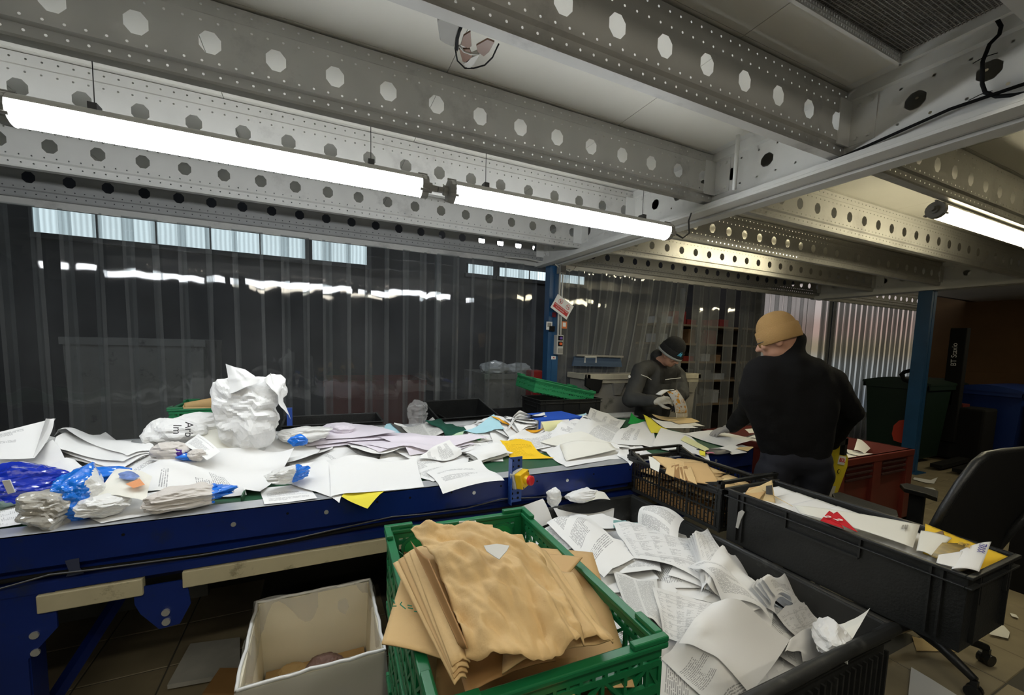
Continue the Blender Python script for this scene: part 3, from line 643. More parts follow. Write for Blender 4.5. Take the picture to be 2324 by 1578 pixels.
g.add(tb(MB().tube([(0, -.066, -.002), (0, -.07, -.002), (0, -.084, -.002), (0, -.088, -.002)], [.016, .0235, .0235, .017], 22)), 'mushroom_button', M['redb'])
for sx in (-1, 1): g.add(tb(MB().tube([(sx*.03, -.052, sx*.03), (sx*.03, -.05, sx*.03)], .004, 8)), 'screw', M['dark'])

# ================================================================== CRATES
def wall_lattice(mb, o, u, n, L, Hh, kind):
    """perforated wall: o bottom corner, u along, n outward normal, z up"""
    o, u, n = Vector(o), Vector(u), Vector(n); up = Vector((0, 0, 1))
    P = lambda a, b, c=0: o+u*a+up*b+n*c
    t = .006
    def b2(a0, b0, a1, b1, w, d=.008, c=0): mb.bar(P(a0, b0, c), P(a1, b1, c), d, w, up=(up if abs(b1-b0) < abs(a1-a0)*.5 else u))
    if kind == 'green':
        zs = [.02, Hh*.30, Hh*.56, Hh*.80, Hh-.02]
        for z in zs: b2(0, z, L, z, .012 if z in (zs[1], zs[3]) else .02, .009)
        for z0, z1, step in ((zs[0], zs[1], .035), (zs[1], zs[2], .05), (zs[2], zs[3], .05)):
            k = 0; a = .0
            while a < L-.001:
                a1 = min(L, a+step); b2(a, z0, a1, z1, .006) if k % 2 else b2(a, z1, a1, z0, .006); b2(a, z0, a, z1, .007); a = a1; k += 1
        a = .02
        while a < L-.02: b2(a, zs[3], a, zs[4], .007); a += .026
    else:   # fine black mesh
        for z in (.01, Hh*.48, Hh-.014): b2(0, z, L, z, .016 if z > Hh*.9 or z < .02 else .007)
        a = 0; k = 0
        while a <= L: 
            w_ = .011 if k % 9 == 0 else .0035; b2(a, 0, a, Hh-.01, w_, .006); a += .0205; k += 1
        rr = random.Random(3)
        for j in range(10):
            z = Hh*(.05+.092*j); a = .0205*rr.randint(0, 1)
            while a < L-.05: b2(a, z, a+.0205, z, .0028, .004); a += .0205*2
def crate(x0, x1, y0, y1, z0, z1, name, label, kind, group=None, Tm=None, matk=None, latch=True):
    m = matk or (M['gcrate'] if kind == 'green' else M['bplastic'])
    g = Grp(name, (x0, y0, z0), label, 'crate', group); Hh = z1-z0
    def A(mb, nm, mm=m, **k):
        if Tm: mb.v = [tuple(Tm @ Vector(p)) for p in mb.v]
        return g.add(mb, nm, mm, **k)
    for (o, u, n, L_) in (((x0, y0, z0), (1, 0, 0), (0, -1, 0), x1-x0), ((x0, y1, z0), (1, 0, 0), (0, 1, 0), x1-x0), ((x0, y0, z0), (0, 1, 0), (-1, 0, 0), y1-y0), ((x1, y0, z0), (0, 1, 0), (1, 0, 0), y1-y0)):
        mb = MB(); wall_lattice(mb, o, u, n, L_, Hh, kind); A(mb, 'side_panel')
    for xx in (x0, x1):
        for yy in (y0, y1):
            mb = MB()
            sx = 1 if xx == x0 else -1; sy = 1 if yy == y0 else -1
            mb.box(min(xx, xx+sx*.03), max(xx, xx+sx*.03), min(yy, yy+sy*.006), max(yy, yy+sy*.006), z0, z1+.004); mb.box(min(xx, xx+sx*.006), max(xx, xx+sx*.006), min(yy+sy*.006, yy+sy*.03), max(yy+sy*.006, yy+sy*.03), z0, z1+.004); A(mb, 'corner_post')
    mb = MB(); r = .011; zz = z1
    mb.box(x0-r, x1+r, y0-r, y0+r, zz-.012, zz); mb.box(x0-r, x1+r, y1-r, y1+r, zz-.012, zz); mb.box(x0-r, x0+r, y0+r, y1-r, zz-.012, zz); mb.box(x1-r, x1+r, y0+r, y1-r, zz-.012, zz)
    for xx, sx in ((x0, 1), (x1, -1)):       # raised stacking corners
        for yy, sy in ((y0, 1), (y1, -1)):
            mb.box(min(xx-sx*r, xx+sx*.07), max(xx-sx*r, xx+sx*.07), min(yy-sy*r, yy+sy*.006), max(yy-sy*r, yy+sy*.006), zz, zz+.012)
            mb.box(min(xx-sx*r, xx+sx*.006), max(xx-sx*r, xx+sx*.006), min(yy+sy*.006, yy+sy*.07), max(yy+sy*.006, yy+sy*.07), zz, zz+.012)
    A(mb, 'rim', bev=.003)
    mb = MB()
    k = x0+.02
    while k < x1: mb.box(k-.004, k+.004, y0, y1, z0, z0+.006); k += .04
    k = y0+.02
    while k < y1: mb.box(x0, x1, k-.004, k+.004, z0, z0+.005); k += .04
    A(mb, 'base')
    if latch and kind == 'green':
        for yy, s in ((y0, 1), (y1, -1)):
            for xx in (x0+.075, x1-.075):
                mb = MB().tube([(xx, yy+s*.004, z1-.06), (xx, yy+s*.010, z1-.06)], .034, 20); mb.v = [(xx+(p[0]-xx)*1.15, p[1], z1-.06+(p[2]-z1+.06)*.95) for p in mb.v]
                A(mb, 'latch_ring'); mb = MB().tube([(xx, yy+s*.006, z1-.06), (xx, yy+s*.013, z1-.06)], .026, 20); mb.v = [(xx+(p[0]-xx)*1.15, p[1], z1-.06+(p[2]-z1+.06)*.95) for p in mb.v]
                A(mb, 'latch_pad', M['gcrate2'])
    return g
def solid_crate(x0, x1, y0, y1, z0, z1, name, label, group=None, Tm=None, m=None, rim=.035, tap=.012, step=True, ribs=True, cat='crate'):
    m = m or M['bplastic']; g = Grp(name, (x0, y0, z0), label, cat, group); t = .005
    def A(mb, nm, mm=m, **k):
        if Tm: mb.v = [tuple(Tm @ Vector(p)) for p in mb.v]
        return g.add(mb, nm, mm, **k)
    def W(mb, a0, a1, b0, b1, side, zlo, zhi, thick, off=0, fl=1):
        """box on a side wall; off outward offset"""
        pass
    zr = z1-rim
    mb = MB(); e = tap   # tapered tub: outer and inner skins
    o4 = [(x0+e, y0+e, z0), (x1-e, y0+e, z0), (x1-e, y1-e, z0), (x0+e, y1-e, z0)]; o8 = [(x0+.008, y0+.008, z1), (x1-.008, y0+.008, z1), (x1-.008, y1-.008, z1), (x0+.008, y1-.008, z1)]
    i4 = [(x0+e+t, y0+e+t, z0+t), (x1-e-t, y0+e+t, z0+t), (x1-e-t, y1-e-t, z0+t), (x0+e+t, y1-e-t, z0+t)]; i8 = [(x0+.008+t, y0+.008+t, z1), (x1-.008-t, y0+.008+t, z1), (x1-.008-t, y1-.008-t, z1), (x0+.008+t, y1-.008-t, z1)]
    mb.add(o4+o8+i4+i8, [(0, 1, 5, 4), (1, 2, 6, 5), (2, 3, 7, 6), (3, 0, 4, 7), (3, 2, 1, 0), (8, 12, 13, 9), (9, 13, 14, 10), (10, 14, 15, 11), (11, 15, 12, 8), (8, 9, 10, 11), (4, 5, 13, 12), (5, 6, 14, 13), (6, 7, 15, 14), (7, 4, 12, 15)])
    A(mb, 'tub', bev=.002)
    mb = MB(); r = .006
    def ring(za, zb, a=0.0):
        mb.box(x0-a, x1+a, y0-a, y0+.012, za, zb); mb.box(x0-a, x1+a, y1-.012, y1+a, za, zb); mb.box(x0-a, x0+.012, y0+.012, y1-.012, za, zb); mb.box(x1-.012, x1+a, y0+.012, y1-.012, za, zb)
    ring(z1-.006, z1+.003, .003); ring(zr, zr+.006, .003)
    A(mb, 'rim', bev=.002)
    if ribs:
        mb = MB()
        for s in (0, 1):
            for aa in (x0+.06, (x0+x1)/2-.09, (x0+x1)/2+.09, x1-.06):
                yy = y0 if s == 0 else y1-.012; mb.box(aa-.003, aa+.003, yy, yy+.012, z0+.02 if abs(aa-(x0+x1)/2) > .1 else zr-.06, z1)
            for aa in (y0+.06, y0+.085, (y0+y1)/2-.12, (y0+y1)/2+.12, y1-.06, y1-.085):
                xx = x0 if s == 0 else x1-.012; mb.box(xx, xx+.012, aa-.003, aa+.003, z0+.02 if abs(aa-(y0+y1)/2) > .13 else zr-.035, z1)
            xx = x0-.002 if s == 0 else x1-.010; mb.box(xx, xx+.012, (y0+y1)/2-.12, (y0+y1)/2+.12, zr-.04, zr-.032)
        A(mb, 'ribs')['kind'] = 'stuff'
    return g
# green crate full of brown envelopes, on two more crates
Tg = Matrix.Translation((.38, .88, 0)) @ Matrix.Rotation(-.04, 4, 'Z') @ Matrix.Translation((-.38, -.88, 0))
crate(.165, .595, .5575, 1.2025, .785, 1.0, 'green_crate', 'green perforated crate in front, heaped with brown paper, topmost of its stack', 'green', Tm=Tg)
crate(.17, .59, .5625, 1.1975, .555, .768, 'green_crate', 'green perforated crate in front, second in the stack under the brown paper', 'green', Tm=Tg, latch=False)
crate(.17, .59, .5625, 1.1975, .32, .54, 'green_crate', 'green perforated crate in front, third from the top in the stack', 'green', Tm=Tg, latch=False)
solid_crate(.17, .59, .5625, 1.1975, .0, .305, 'black_crate', 'black crate at the foot of the front stack of green crates', Tm=Tg, ribs=False)
# black mesh crate and long black crate standing on the rim of the paper bin
g = crate(1.62, 2.0, 1.235, 1.84, .735, .925, 'mesh_crate', 'black mesh crate of torn brown envelopes on the far right corner of the paper bin', 'mesh')
for yy, s in ((1.84, -1), (1.235, 1)):
    mb = MB()
    mb.box(1.612, 1.64, min(yy, yy+s*.02), max(yy, yy+s*.02), .92, .968); mb.box(1.98, 2.008, min(yy, yy+s*.02), max(yy, yy+s*.02), .92, .968)
    mb.box(1.612, 2.008, min(yy-s*.004, yy+s*.012), max(yy-s*.004, yy+s*.012), .955, .968)
    mb.bar((1.622, yy, .962), (1.622, yy+s*.12, .92), .014); mb.bar((1.998, yy, .962), (1.998, yy+s*.12, .92), .014)
    g.add(mb, 'raised_handle', M['bplastic'])
g = solid_crate(1.605, 1.935, .445, 1.205, .722, .95, 'long_black_crate', 'long black plastic crate of envelopes on the right rim of the paper bin')
g.add(MB().prism([(1.602, 1.135, .87), (1.602, 1.12, .885), (1.602, 1.108, .88), (1.602, 1.122, .84), (1.602, 1.13, .80), (1.602, 1.142, .80)], (.004, 0, 0)), 'torn_sticker', M['greyl'])
# the paper bin: large black pallet box
g = solid_crate(.635, 1.60, .60, 1.785, .09, .715, 'paper_bin', 'large black pallet box full of loose printed paper beside the conveyor', m=M['bplastic2'], rim=.05, tap=.01, ribs=False, cat='bin')
mb = MB()
for yy in np.arange(.66, 1.78, .03): mb.box(1.598, 1.606, yy-.004, yy+.004, .14, .64)
for xx in np.arange(.68, 1.58, .03): mb.box(xx-.004, xx+.004, .592, .602, .14, .64)
g.add(mb, 'ribs', M['bplastic2'])['kind'] = 'stuff'
mb = MB(); mb.tube([(.625, .595, .708), (1.0, .592, .71), (1.3, .594, .712), (1.605, .592, .71)], .018, 10); mb.tube([(1.605, .59, .71), (1.607, 1.2, .71), (1.605, 1.78, .71)], .014, 10)
mb.tube([(.63, 1.783, .712), (1.1, 1.785, .714), (1.605, 1.783, .712)], .011, 8)
g.add(mb, 'rolled_rim', M['bplastic2'], smooth=True)
mb = MB()
for xx in (.75, 1.5):
    for yy in (.7, 1.7): mb.box(xx-.06, xx+.06, yy-.06, yy+.06, 0, .09)
g.add(mb, 'feet', M['bplastic2'])
# black crates and the green crate behind the conveyor
solid_crate(.86, 1.42, 3.30, 3.70, .74, .955, 'black_crate', 'black open crate tipped towards the conveyor beside the clear plastic bag', Tm=Matrix.Translation((1.1, 3.4, .9)) @ Matrix.Rotation(.12, 4, 'Z') @ Matrix.Rotation(.25, 4, 'X') @ Matrix.Translation((-1.1, -3.4, -.9)))
solid_crate(-.25, .45, 3.3, 3.72, .72, .93, 'black_crate', 'black crate low behind the conveyor, left of the clear plastic bag', ribs=False)
solid_crate(.98, 2.0, 3.38, 3.85, .62, .90, 'black_crate', 'long low black crate behind the conveyor, under the tipped one', ribs=False)
solid_crate(1.83, 2.52, 3.30, 3.70, .76, 1.045, 'black_crate', 'deep black crate behind the conveyor, the green crate lies on it')
solid_crate(.8, 2.6, 3.28, 3.9, 0, .6, 'black_crate', 'wide black box standing on the floor behind the conveyor', ribs=False)
solid_crate(-.4, .6, 3.28, 3.9, 0, .7, 'black_crate', 'black box on the floor behind the conveyor, further left', ribs=False)
Tq = Matrix.Translation((2.1, 3.5, 1.12)) @ Matrix.Rotation(.20, 4, 'Y') @ Matrix.Rotation(.06, 4, 'X') @ Matrix.Translation((-2.1, -3.5, -1.12))
crate(1.78, 2.44, 3.33, 3.72, 1.065, 1.185, 'green_crate', 'shallow green crate lying askew on the black crate behind the conveyor', 'green', Tm=Tq, matk=mat('green_plastic_light', (.02, .25, .09), .45), latch=False)
crate(-.83, -.30, 3.14, 3.54, .86, 1.10, 'green_crate', 'green crate with brown envelopes behind the great white paper ball', 'green', latch=False)
solid_crate(-.83, -.30, 3.14, 3.54, 0, .855, 'black_crate', 'tall black crate under the green crate behind the paper ball', ribs=False)
# ================================================================== BINS, CHAIR, STACKER AND OTHER FIXED THINGS
def hollow(mb, pts_bot, pts_top, t=.006):
    """open box from 4 bottom and 4 top corners (counter-clockwise)"""
    cb = sum((Vector(p) for p in pts_bot), Vector())/4; ct = sum((Vector(p) for p in pts_top), Vector())/4
    ib = [Vector(p)+(cb-Vector(p)).normalized()*t*1.4+Vector((0, 0, t)) for p in pts_bot]; it = [Vector(p)+(ct-Vector(p)).normalized()*t*1.4 for p in pts_top]
    return mb.add(list(pts_bot)+list(pts_top)+ib+it, [(0, 1, 5, 4), (1, 2, 6, 5), (2, 3, 7, 6), (3, 0, 4, 7), (3, 2, 1, 0), (8, 12, 13, 9), (9, 13, 14, 10), (10, 14, 15, 11), (11, 15, 12, 8), (8, 9, 10, 11), (4, 5, 13, 12), (5, 6, 14, 13), (6, 7, 15, 14), (7, 4, 12, 15)])
rect = lambda x0, x1, y0, y1, z: [(x0, y0, z), (x1, y0, z), (x1, y1, z), (x0, y1, z)]
# red pallet box
RX0, RX1, RY0, RY1, RZ = 3.50, 4.63, 1.72, 2.95, .75
g = Grp('red_pallet_box', (RX0, RY0, 0), 'large red plastic pallet box with white papers behind the worker in the tan hat', 'bin')
mb = MB(); hollow(mb, rect(RX0+.03, RX1-.03, RY0+.03, RY1-.03, .10), rect(RX0+.01, RX1-.01, RY0+.01, RY1-.01, RZ), .025); g.add(mb, 'tub', M['red'])
mb = MB()
for a, b_ in ((RX0, RX0+.10), (RX0+.50, RX0+.62), (RX1-.10, RX1)): mb.box(a, b_, RY0-.005, RY0+.03, .08, RZ-.04)
mb.box(RX0, RX1, RY0-.008, RY0+.03, RZ-.05, RZ); mb.box(RX0, RX1, RY0-.005, RY0+.03, .08, .16); mb.box(RX0, RX0+.03, RY0, RY1, RZ-.05, RZ+.0); mb.box(RX1-.03, RX1, RY0, RY1, RZ-.05, RZ); mb.box(RX0, RX1, RY1-.03, RY1, RZ-.05, RZ)
mb.box(RX0-.005, RX0+.02, RY0, RY0+.1, .08, RZ-.05); mb.box(RX0-.005, RX0+.02, RY1-.1, RY1, .08, RZ-.05)
for a in (.03, .60, 1.1): mb.box(RX0+a, RX0+a+.03+0, RY0+.02, RY1-.02, .10, .105)
g.add(mb, 'frame_ribs', M['red'], bev=.004)
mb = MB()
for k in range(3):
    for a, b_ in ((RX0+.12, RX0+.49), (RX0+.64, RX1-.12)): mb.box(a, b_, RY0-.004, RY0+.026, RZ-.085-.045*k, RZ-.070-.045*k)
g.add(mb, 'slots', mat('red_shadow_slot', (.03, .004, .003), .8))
mb = MB()
for a in (RX0+.02, RX0+.48, RX1-.17): 
    for b_ in (RY0+.03, RY1-.2): mb.box(a, a+.15, b_, b_+.15, 0, .1)
g.add(mb, 'feet', M['red'])
# yellow painted guard plate
g = Grp('yellow_guard_plate', (3.30, 1.62, 0), 'yellow rounded guard plate with stickers between the worker and the red box', 'guard')
yp = lambda x, y: Py(x, y, 1.66)
pl = [yp(*p) for p in ((1882, 1008), (1905, 1012), (1918, 1022), (1925, 1040), (1923, 1060), (1912, 1090), (1896, 1132), (1885, 1160), (1840, 1160), (1850, 1040))]
g.add(MB().prism(pl, (.0, .02, 0)), 'plate', M['yguard'])
off = Vector((0, -.003, 0))
g.add(MB().prism([yp(*p)+off for p in ((1904, 1034), (1920, 1037), (1915, 1056), (1900, 1053))], (0, .002, 0)), 'label', SIGNW)
ctr = yp(1910, 1045)+Vector((0, -.006, 0)); xv = yp(1920, 1047)-yp(1900, 1043); 
text('BOL', .04, SIGNR, None, parent=g.e, mat4=frame(ctr, xv, (0, -1, 0)), bold=.001)
g.add(MB().tube([yp(1903, 1070)+Vector((0, -.003, 0)), yp(1903, 1070)], .016, 14), 'round_sticker', M['black'])
g.add(MB().tube([yp(1903, 1070)+Vector((0, -.004, 0)), yp(1903, 1070)], .012, 14), 'round_sticker_centre', M['yguard'])
g.add(MB().prism([yp(*p)+off for p in ((1884, 1102), (1896, 1104), (1890, 1128), (1880, 1128))], (0, .002, 0)), 'label', M['greyl'])
g.add(MB().box(3.42, 3.62, 1.66, 1.71, .0, .45), 'foot', M['yguard'])
g = Grp('black_bracket', (3.4, 1.64, .88), 'small black bracket above the yellow guard plate', 'bracket')
b0 = Py(1890, 1005, 1.63); g.add(MB().bar(b0, b0+Vector((.16, 0, 0)), .03, .045), 'arm', M['black']); g.add(MB().bar(b0+Vector((.14, 0, .02)), b0+Vector((.14, .0, -.1)), .03), 'leg', M['black'])
# office chair
cx_, cy_ = 2.83, .98
g = Grp('office_chair', (cx_, cy_, 0), 'black office chair with tall backrest behind the long black crate', 'chair')
CB = M['bplastic']
for sx, lab in ((-1, 0), (1, 0)):
    ax = 2.80 if sx < 0 else 3.40
    z = .70
    mb = MB(); n = 10; top = []
    if sx < 0: pts = [Pz(1888, 1120, .73), Pz(1905, 1116, .73), Pz(2036, 1158, .73), Pz(2040, 1172, .73), Pz(2003, 1173, .73), Pz(1895, 1134, .73)]
    else: pts = [Pz(2042, 1098, .72), Pz(2058, 1096, .72), Pz(2130, 1114, .72), Pz(2128, 1130, .72), Pz(2100, 1120, .72), Pz(2052, 1108, .72)]
    g.add(MB().prism([p-Vector((0, 0, .028)) for p in pts], (0, 0, .028)), 'armrest', CB, bev=.006)
    c_ = sum(pts, Vector())/6
    g.add(MB().bar(c_-Vector((0, 0, .03)), (c_[0]-sx*.0, c_[1], .42), .03, .07, up=(0, 1, 0)).bar((c_[0], c_[1], .42), (cx_+sx*.12, cy_+.1, .42), .03, .05), 'arm_bracket', CB)
g.add(MB().box(cx_-.25, cx_+.27, cy_-.2, cy_+.3, .42, .50), 'seat', M['black'], bev=.03)
# backrest: a curved mesh panel with a frame, leaning back
bk = [(2110, 1250), (2100, 1205), (2130, 1150), (2165, 1095), (2200, 1050), (2224, 1031), (2262, 1024), (2345, 1016), (2345, 1080), (2318, 1125), (2290, 1175), (2260, 1215), (2240, 1290), (2200, 1290)]
def bkp(x, y):   # plane through the backrest, leaning away from the seat
    z = .80; p = Py(x, y, .74)
    for _ in range(6):
        Yl = .78-.22*(p[2]-.45); p = Py(x, y, Yl)
    return p
bp_ = [bkp(*p) for p in bk]
g.add(MB().prism(bp_, (.0, -.03, .0)), 'backrest', M['black'])
g.add(MB().tube([p+Vector((0, -.015, 0)) for p in bp_[:9]], .014, 8), 'back_frame', CB, smooth=True)
g.add(MB().tube([bkp(2340, 1085)+Vector((.02, -.05, 0)), bkp(2300, 1150)+Vector((.01, -.05, 0)), bkp(2262, 1200)+Vector((0, -.04, 0)), (cx_+.1, cy_-.15, .42)], .016, 8), 'back_support', M['bplastic'], smooth=True)
g.add(MB().tube([(cx_, cy_, .12), (cx_, cy_, .42)], .03, 12), 'gas_column', M['dark'])
for k in range(5):
    a = -.76+k*2*PI/5; ex, ey = cx_+.31*math.cos(a), cy_+.31*math.sin(a)
    g.add(MB().tube([(cx_, cy_, .14), (cx_+.16*math.cos(a), cy_+.16*math.sin(a), .125), (ex, ey, .085)], [.03, .024, .017], 8), 'base_leg', M['bplastic'], smooth=True)
    mb = MB(); px, py = -math.sin(a+.5), math.cos(a+.5)
    for s in (-1, 1): mb.tube([(ex+px*.008*s, ey+py*.008*s, .03), (ex+px*.024*s, ey+py*.024*s, .03)], .029, 14)
    mb.box(ex-.012, ex+.012, ey-.012, ey+.012, .03, .08); g.add(mb, 'caster', M['bplastic'])
# wheelie bins and pallet stacker at the far right
def wheelie(x, y, wx, wy, h, m, lab, lidm=None, handle=True):
    g = Grp('wheelie_bin', (x, y, 0), lab, 'bin')
    mb = MB(); hollow(mb, rect(x-wx*.4, x+wx*.4, y-wy*.4, y+wy*.4, .08), rect(x-wx*.48, x+wx*.48, y-wy*.48, y+wy*.48, h*.94), .008); g.add(mb, 'body', m)
    mb = MB(); mb.box(x-wx*.52, x+wx*.52, y-wy*.52, y-wy*.48, h*.88, h*.95); mb.box(x-wx*.52, x+wx*.52, y+wy*.48, y+wy*.52, h*.88, h*.95); mb.box(x-wx*.52, x-wx*.48, y-wy*.5, y+wy*.5, h*.88, h*.95); mb.box(x+wx*.48, x+wx*.52, y-wy*.5, y+wy*.5, h*.88, h*.95)
    g.add(mb, 'rim', m)
    n = 8; vs = []
    for k in range(n+1):
        a = k/n; vs += [(x-wx*.53, y-wy*.53+wy*1.06*a, h*.955+.07*math.sin(PI*a)), (x+wx*.53, y-wy*.53+wy*1.06*a, h*.955+.07*math.sin(PI*a))]
    vs += [(x-wx*.53, y-wy*.53, h*.93), (x+wx*.53, y-wy*.53, h*.93), (x-wx*.53, y+wy*.53, h*.93), (x+wx*.53, y+wy*.53, h*.93)]
    fs = [(2*k, 2*k+1, 2*k+3, 2*k+2) for k in range(n)]+[(2*n+2, 2*n+3, 1, 0), (2*n, 2*n+1, 2*n+5, 2*n+4), tuple([2*n+2]+[2*k for k in range(n+1)]+[2*n+4]), tuple([2*n+5]+[2*k+1 for k in range(n, -1, -1)]+[2*n+3])]
    g.add(MB().add(vs, fs), 'lid', lidm or m)
    mb = MB()
    for sx in (-1, 1): mb.tube([(x+sx*wx*.40, y, .09), (x+sx*wx*.47, y, .09)], .09, 16)
    g.add(mb, 'wheels', M['black'])
    if handle: g.add(MB().tube([(x-wx*.4, y-wy*.55, h*.93), (x-wx*.4, y-wy*.64, h*.97), (x+wx*.4, y-wy*.64, h*.97), (x+wx*.4, y-wy*.55, h*.93)], .014, 8), 'handle', m, smooth=True)
    return g
wheelie(8.0, 3.12, .75, .75, 1.22, M['bgreen'], 'tall dark green wheelie bin directly behind the second blue post', handle=False)
gg = Grp('black_bin_handle', (7.62, 3.0, 1.2), 'black looped handle standing up over the green bin beside the post', 'handle')
c = lambda x, y: Px(x, y, 7.6); gg.add(MB().tube([c(2078, 872), c(2052, 862), c(2046, 850), c(2052, 845), c(2078, 838)], .028, 8), 'loop', M['black'], smooth=True)
gg = Grp('orange_red_lid', (7.6, 3.0, .4), 'orange red rounded lid leaning at the foot of the green bin', 'lid')
gg.add(MB().prism([Px(x, y, 7.55) for x, y in ((2024, 985), (2028, 966), (2040, 955), (2060, 952), (2060, 1002), (2046, 1006), (2028, 1000))], (.05, 0, 0)), 'panel', mat('orange_red', (.5, .045, .02), .5))
wheelie(9.6, 2.62, 1.1, .75, 1.13, M['bblue'], 'large dark blue wheelie bin beside the pallet stacker')
wheelie(9.6, 1.7, 1.0, .8, 1.10, M['bblue'], 'second dark blue bin, cut by the right edge of the frame')
wheelie(9.6, 3.5, .9, .7, 1.15, M['bgreen'], 'dark green bin between the second blue post and the stacker mast', handle=False)
g = Grp('pallet_stacker', (8.6, 2.75, 0), 'black pallet stacker with a tall mast and white lettering beside the blue bins', 'forklift')
mx = lambda x, y: Px(x, y, 8.4)
a0, a1 = mx(2157, 745), mx(2196, 748); b0, b1 = mx(2140, 1000), mx(2175, 1000)
ym = (a0[1]+a1[1])/2; yw = (a0[1]-a1[1])
g.add(MB().box(8.40, 8.52, ym-yw/2, ym+yw/2, .3, a0[2]), 'mast', M['black'], bev=.01)
g.add(MB().box(8.46, 8.90, ym-.35, ym+.42, .05, .82), 'battery_case', M['black'], bev=.03)
g.add(MB().box(8.53, 8.75, ym-.1, ym+.40, .82, .86), 'red_cover', mat('dull_red', (.12, .02, .015), .5))
g.add(MB().bar((8.5, ym-.42, .08), (7.6, ym-.42, .06), .12, .05).bar((8.5, ym-.2, .08), (7.6, ym-.2, .06), .12, .05), 'forks', M['black'])
g.add(MB().tube([(8.4, ym+.14, 1.12), (8.3, ym+.30, 1.14)], .03, 8), 'tiller_handle', mat('dull_orange', (.25, .06, .02), .5))
p0 = mx(2100, 965); g.add(MB().box(8.445, 8.46, p0[1]-.1, p0[1]+.09, p0[2]-.14, p0[2]+.12), 'warning_label', M['greyl'])
p1 = mx(2160, 905); g.add(MB().prism([mx(2150, 886), mx(2163, 888), mx(2158, 920), mx(2152, 918)], (.01, 0, 0)), 'paper_tag', M['greyl'])
ctr = mx(2166, 805); text('BT Staxio', .085, M['white'], None, parent=g.e, mat4=frame(ctr+Vector((-.004, 0, 0)), (0, .04, 1), (-1, 0, 0)), name='lettering')
# green apron at the right frame edge, low
# grey lidded bin and blue lid behind the second worker
g = Grp('grey_container', (3.4, 3.62, 0), 'worn light grey wheeled container with an open blue lid behind the second worker', 'bin')
c = lambda x, y: Py(x, y, 3.62)
tl_, tr_ = c(1330, 852), c(1588, 858); zt = tl_[2]
mb = MB(); hollow(mb, rect(tl_[0]+.10, tr_[0]-.10, 3.66, 4.0-.06, .15), rect(tl_[0]+.03, tr_[0]-.03, 3.64, 3.98, zt), .012); g.add(mb, 'body', M['grey'])
mb = MB(); mb.box(tl_[0], tr_[0], 3.60, 3.64, zt-.05, zt+.01); mb.box(tl_[0]+.02, tr_[0]-.02, 3.615, 3.64, zt-.09, zt-.05); mb.box(tl_[0], tl_[0]+.05, 3.6, 3.99, zt-.05, zt+.01); mb.box(tr_[0]-.05, tr_[0], 3.6, 3.99, zt-.05, zt+.01)
g.add(mb, 'rim', mat('bin_rim', (.46, .43, .34), .5, 0, var=.2), bev=.006)
for xx in (tl_[0]+.35, (tl_[0]+tr_[0])/2, tr_[0]-.2):
    mb = MB().prism([(xx, 3.60, zt-.09), (xx+.16, 3.60, zt-.09), (xx+.12, 3.62, zt-.22), (xx+.04, 3.62, zt-.22)], (0, .04, 0)); g.add(mb, 'lug', M['grey'])
bl = [c(1340, 815), c(1448, 818), c(1452, 840), c(1335, 838)]
g.add(MB().prism([p+Vector((0, .3, .015)) for p in bl], (0, .02, 0)), 'blue_lid', mat('dusty_blue', (.06, .1, .17), .6))
g.add(MB().bar(c(1340, 813)+Vector((0, .28, .02)), c(1450, 816)+Vector((0, .28, .02)), .04, .02), 'lid_edge', M['grey'])
hb = MB(); h0, h1 = c(1340, 818), c(1362, 818)
hb.tube([h0+Vector((0, .1, -.03)), h0+Vector((0, .1, .03)), h1+Vector((.02, .1, .03)), h1+Vector((.02, .1, -.03))], .01, 6); g.add(hb, 'lid_handle', M['greyl'])
g.add(MB().prism([c(1327, 858), c(1364, 862), c(1361, 878), c(1354, 892), c(1344, 893), c(1336, 882), c(1326, 876)], (0, -.03, 0)), 'black_flap', M['black'])
# shelf and things beyond the gap in the strips
g = Grp('shelf_rack', (5.2, 4.9, 0), 'wooden shelf rack with goods seen through the gap in the strip curtain', 'shelf')
sh0, sh1 = 4.75, 7.6; wood = mat('shelf_wood', (.30, .2, .1), .7)
for zz in (.62, 1.02, 1.33, 1.62, 1.92): g.add(MB().box(sh0, sh1, 4.9, 5.4, zz, zz+.03), 'shelf_board', wood)
for xx in (sh0, 5.6, 6.6, sh1): g.add(MB().box(xx-.025, xx+.025, 4.88, 4.93, 0, 2.2), 'upright', M['dark'])
g.add(MB().box(sh0, sh1, 5.4, 5.42, 0, 2.3), 'back_panel', mat('rack_back', (.035, .025, .02), .8))
cols = [('dull_carton', (.3, .17, .08)), ('grey_carton', (.3, .3, .3)), ('red_carton', (.3, .03, .02)), ('white_carton', (.55, .55, .55))]; cm = [mat(*c_, .7) for c_ in cols]
RB = random.Random(5)
names = []
for zi, zz in enumerate((.65, 1.05, 1.36, 1.65, 1.95)):
    xx = sh0+.08; k = 0
    while xx < 6.2:
        wd = RB.uniform(.12, .28); hh = RB.uniform(.07, .24)
        mb = MB().box(xx, xx+wd, 4.97, 5.25, zz, zz+hh); mb.box(xx+wd*.35, xx+wd*.4, 4.968, 4.97, zz, zz+hh); mb.box(xx-.004, xx+wd+.004, 4.966, 4.975, zz+hh*.75, zz+hh*.8)
        tag(mb.build('carton', cm[RB.randrange(4)]), '%s small carton from the left on the %s shelf of the rack behind the curtain' % (ORD[k], ['lowest', 'second', 'middle', 'fourth', 'top'][zi]), 'box', 'cartons on the rack behind the curtain'); xx += wd+RB.uniform(.03, .2); k += 1
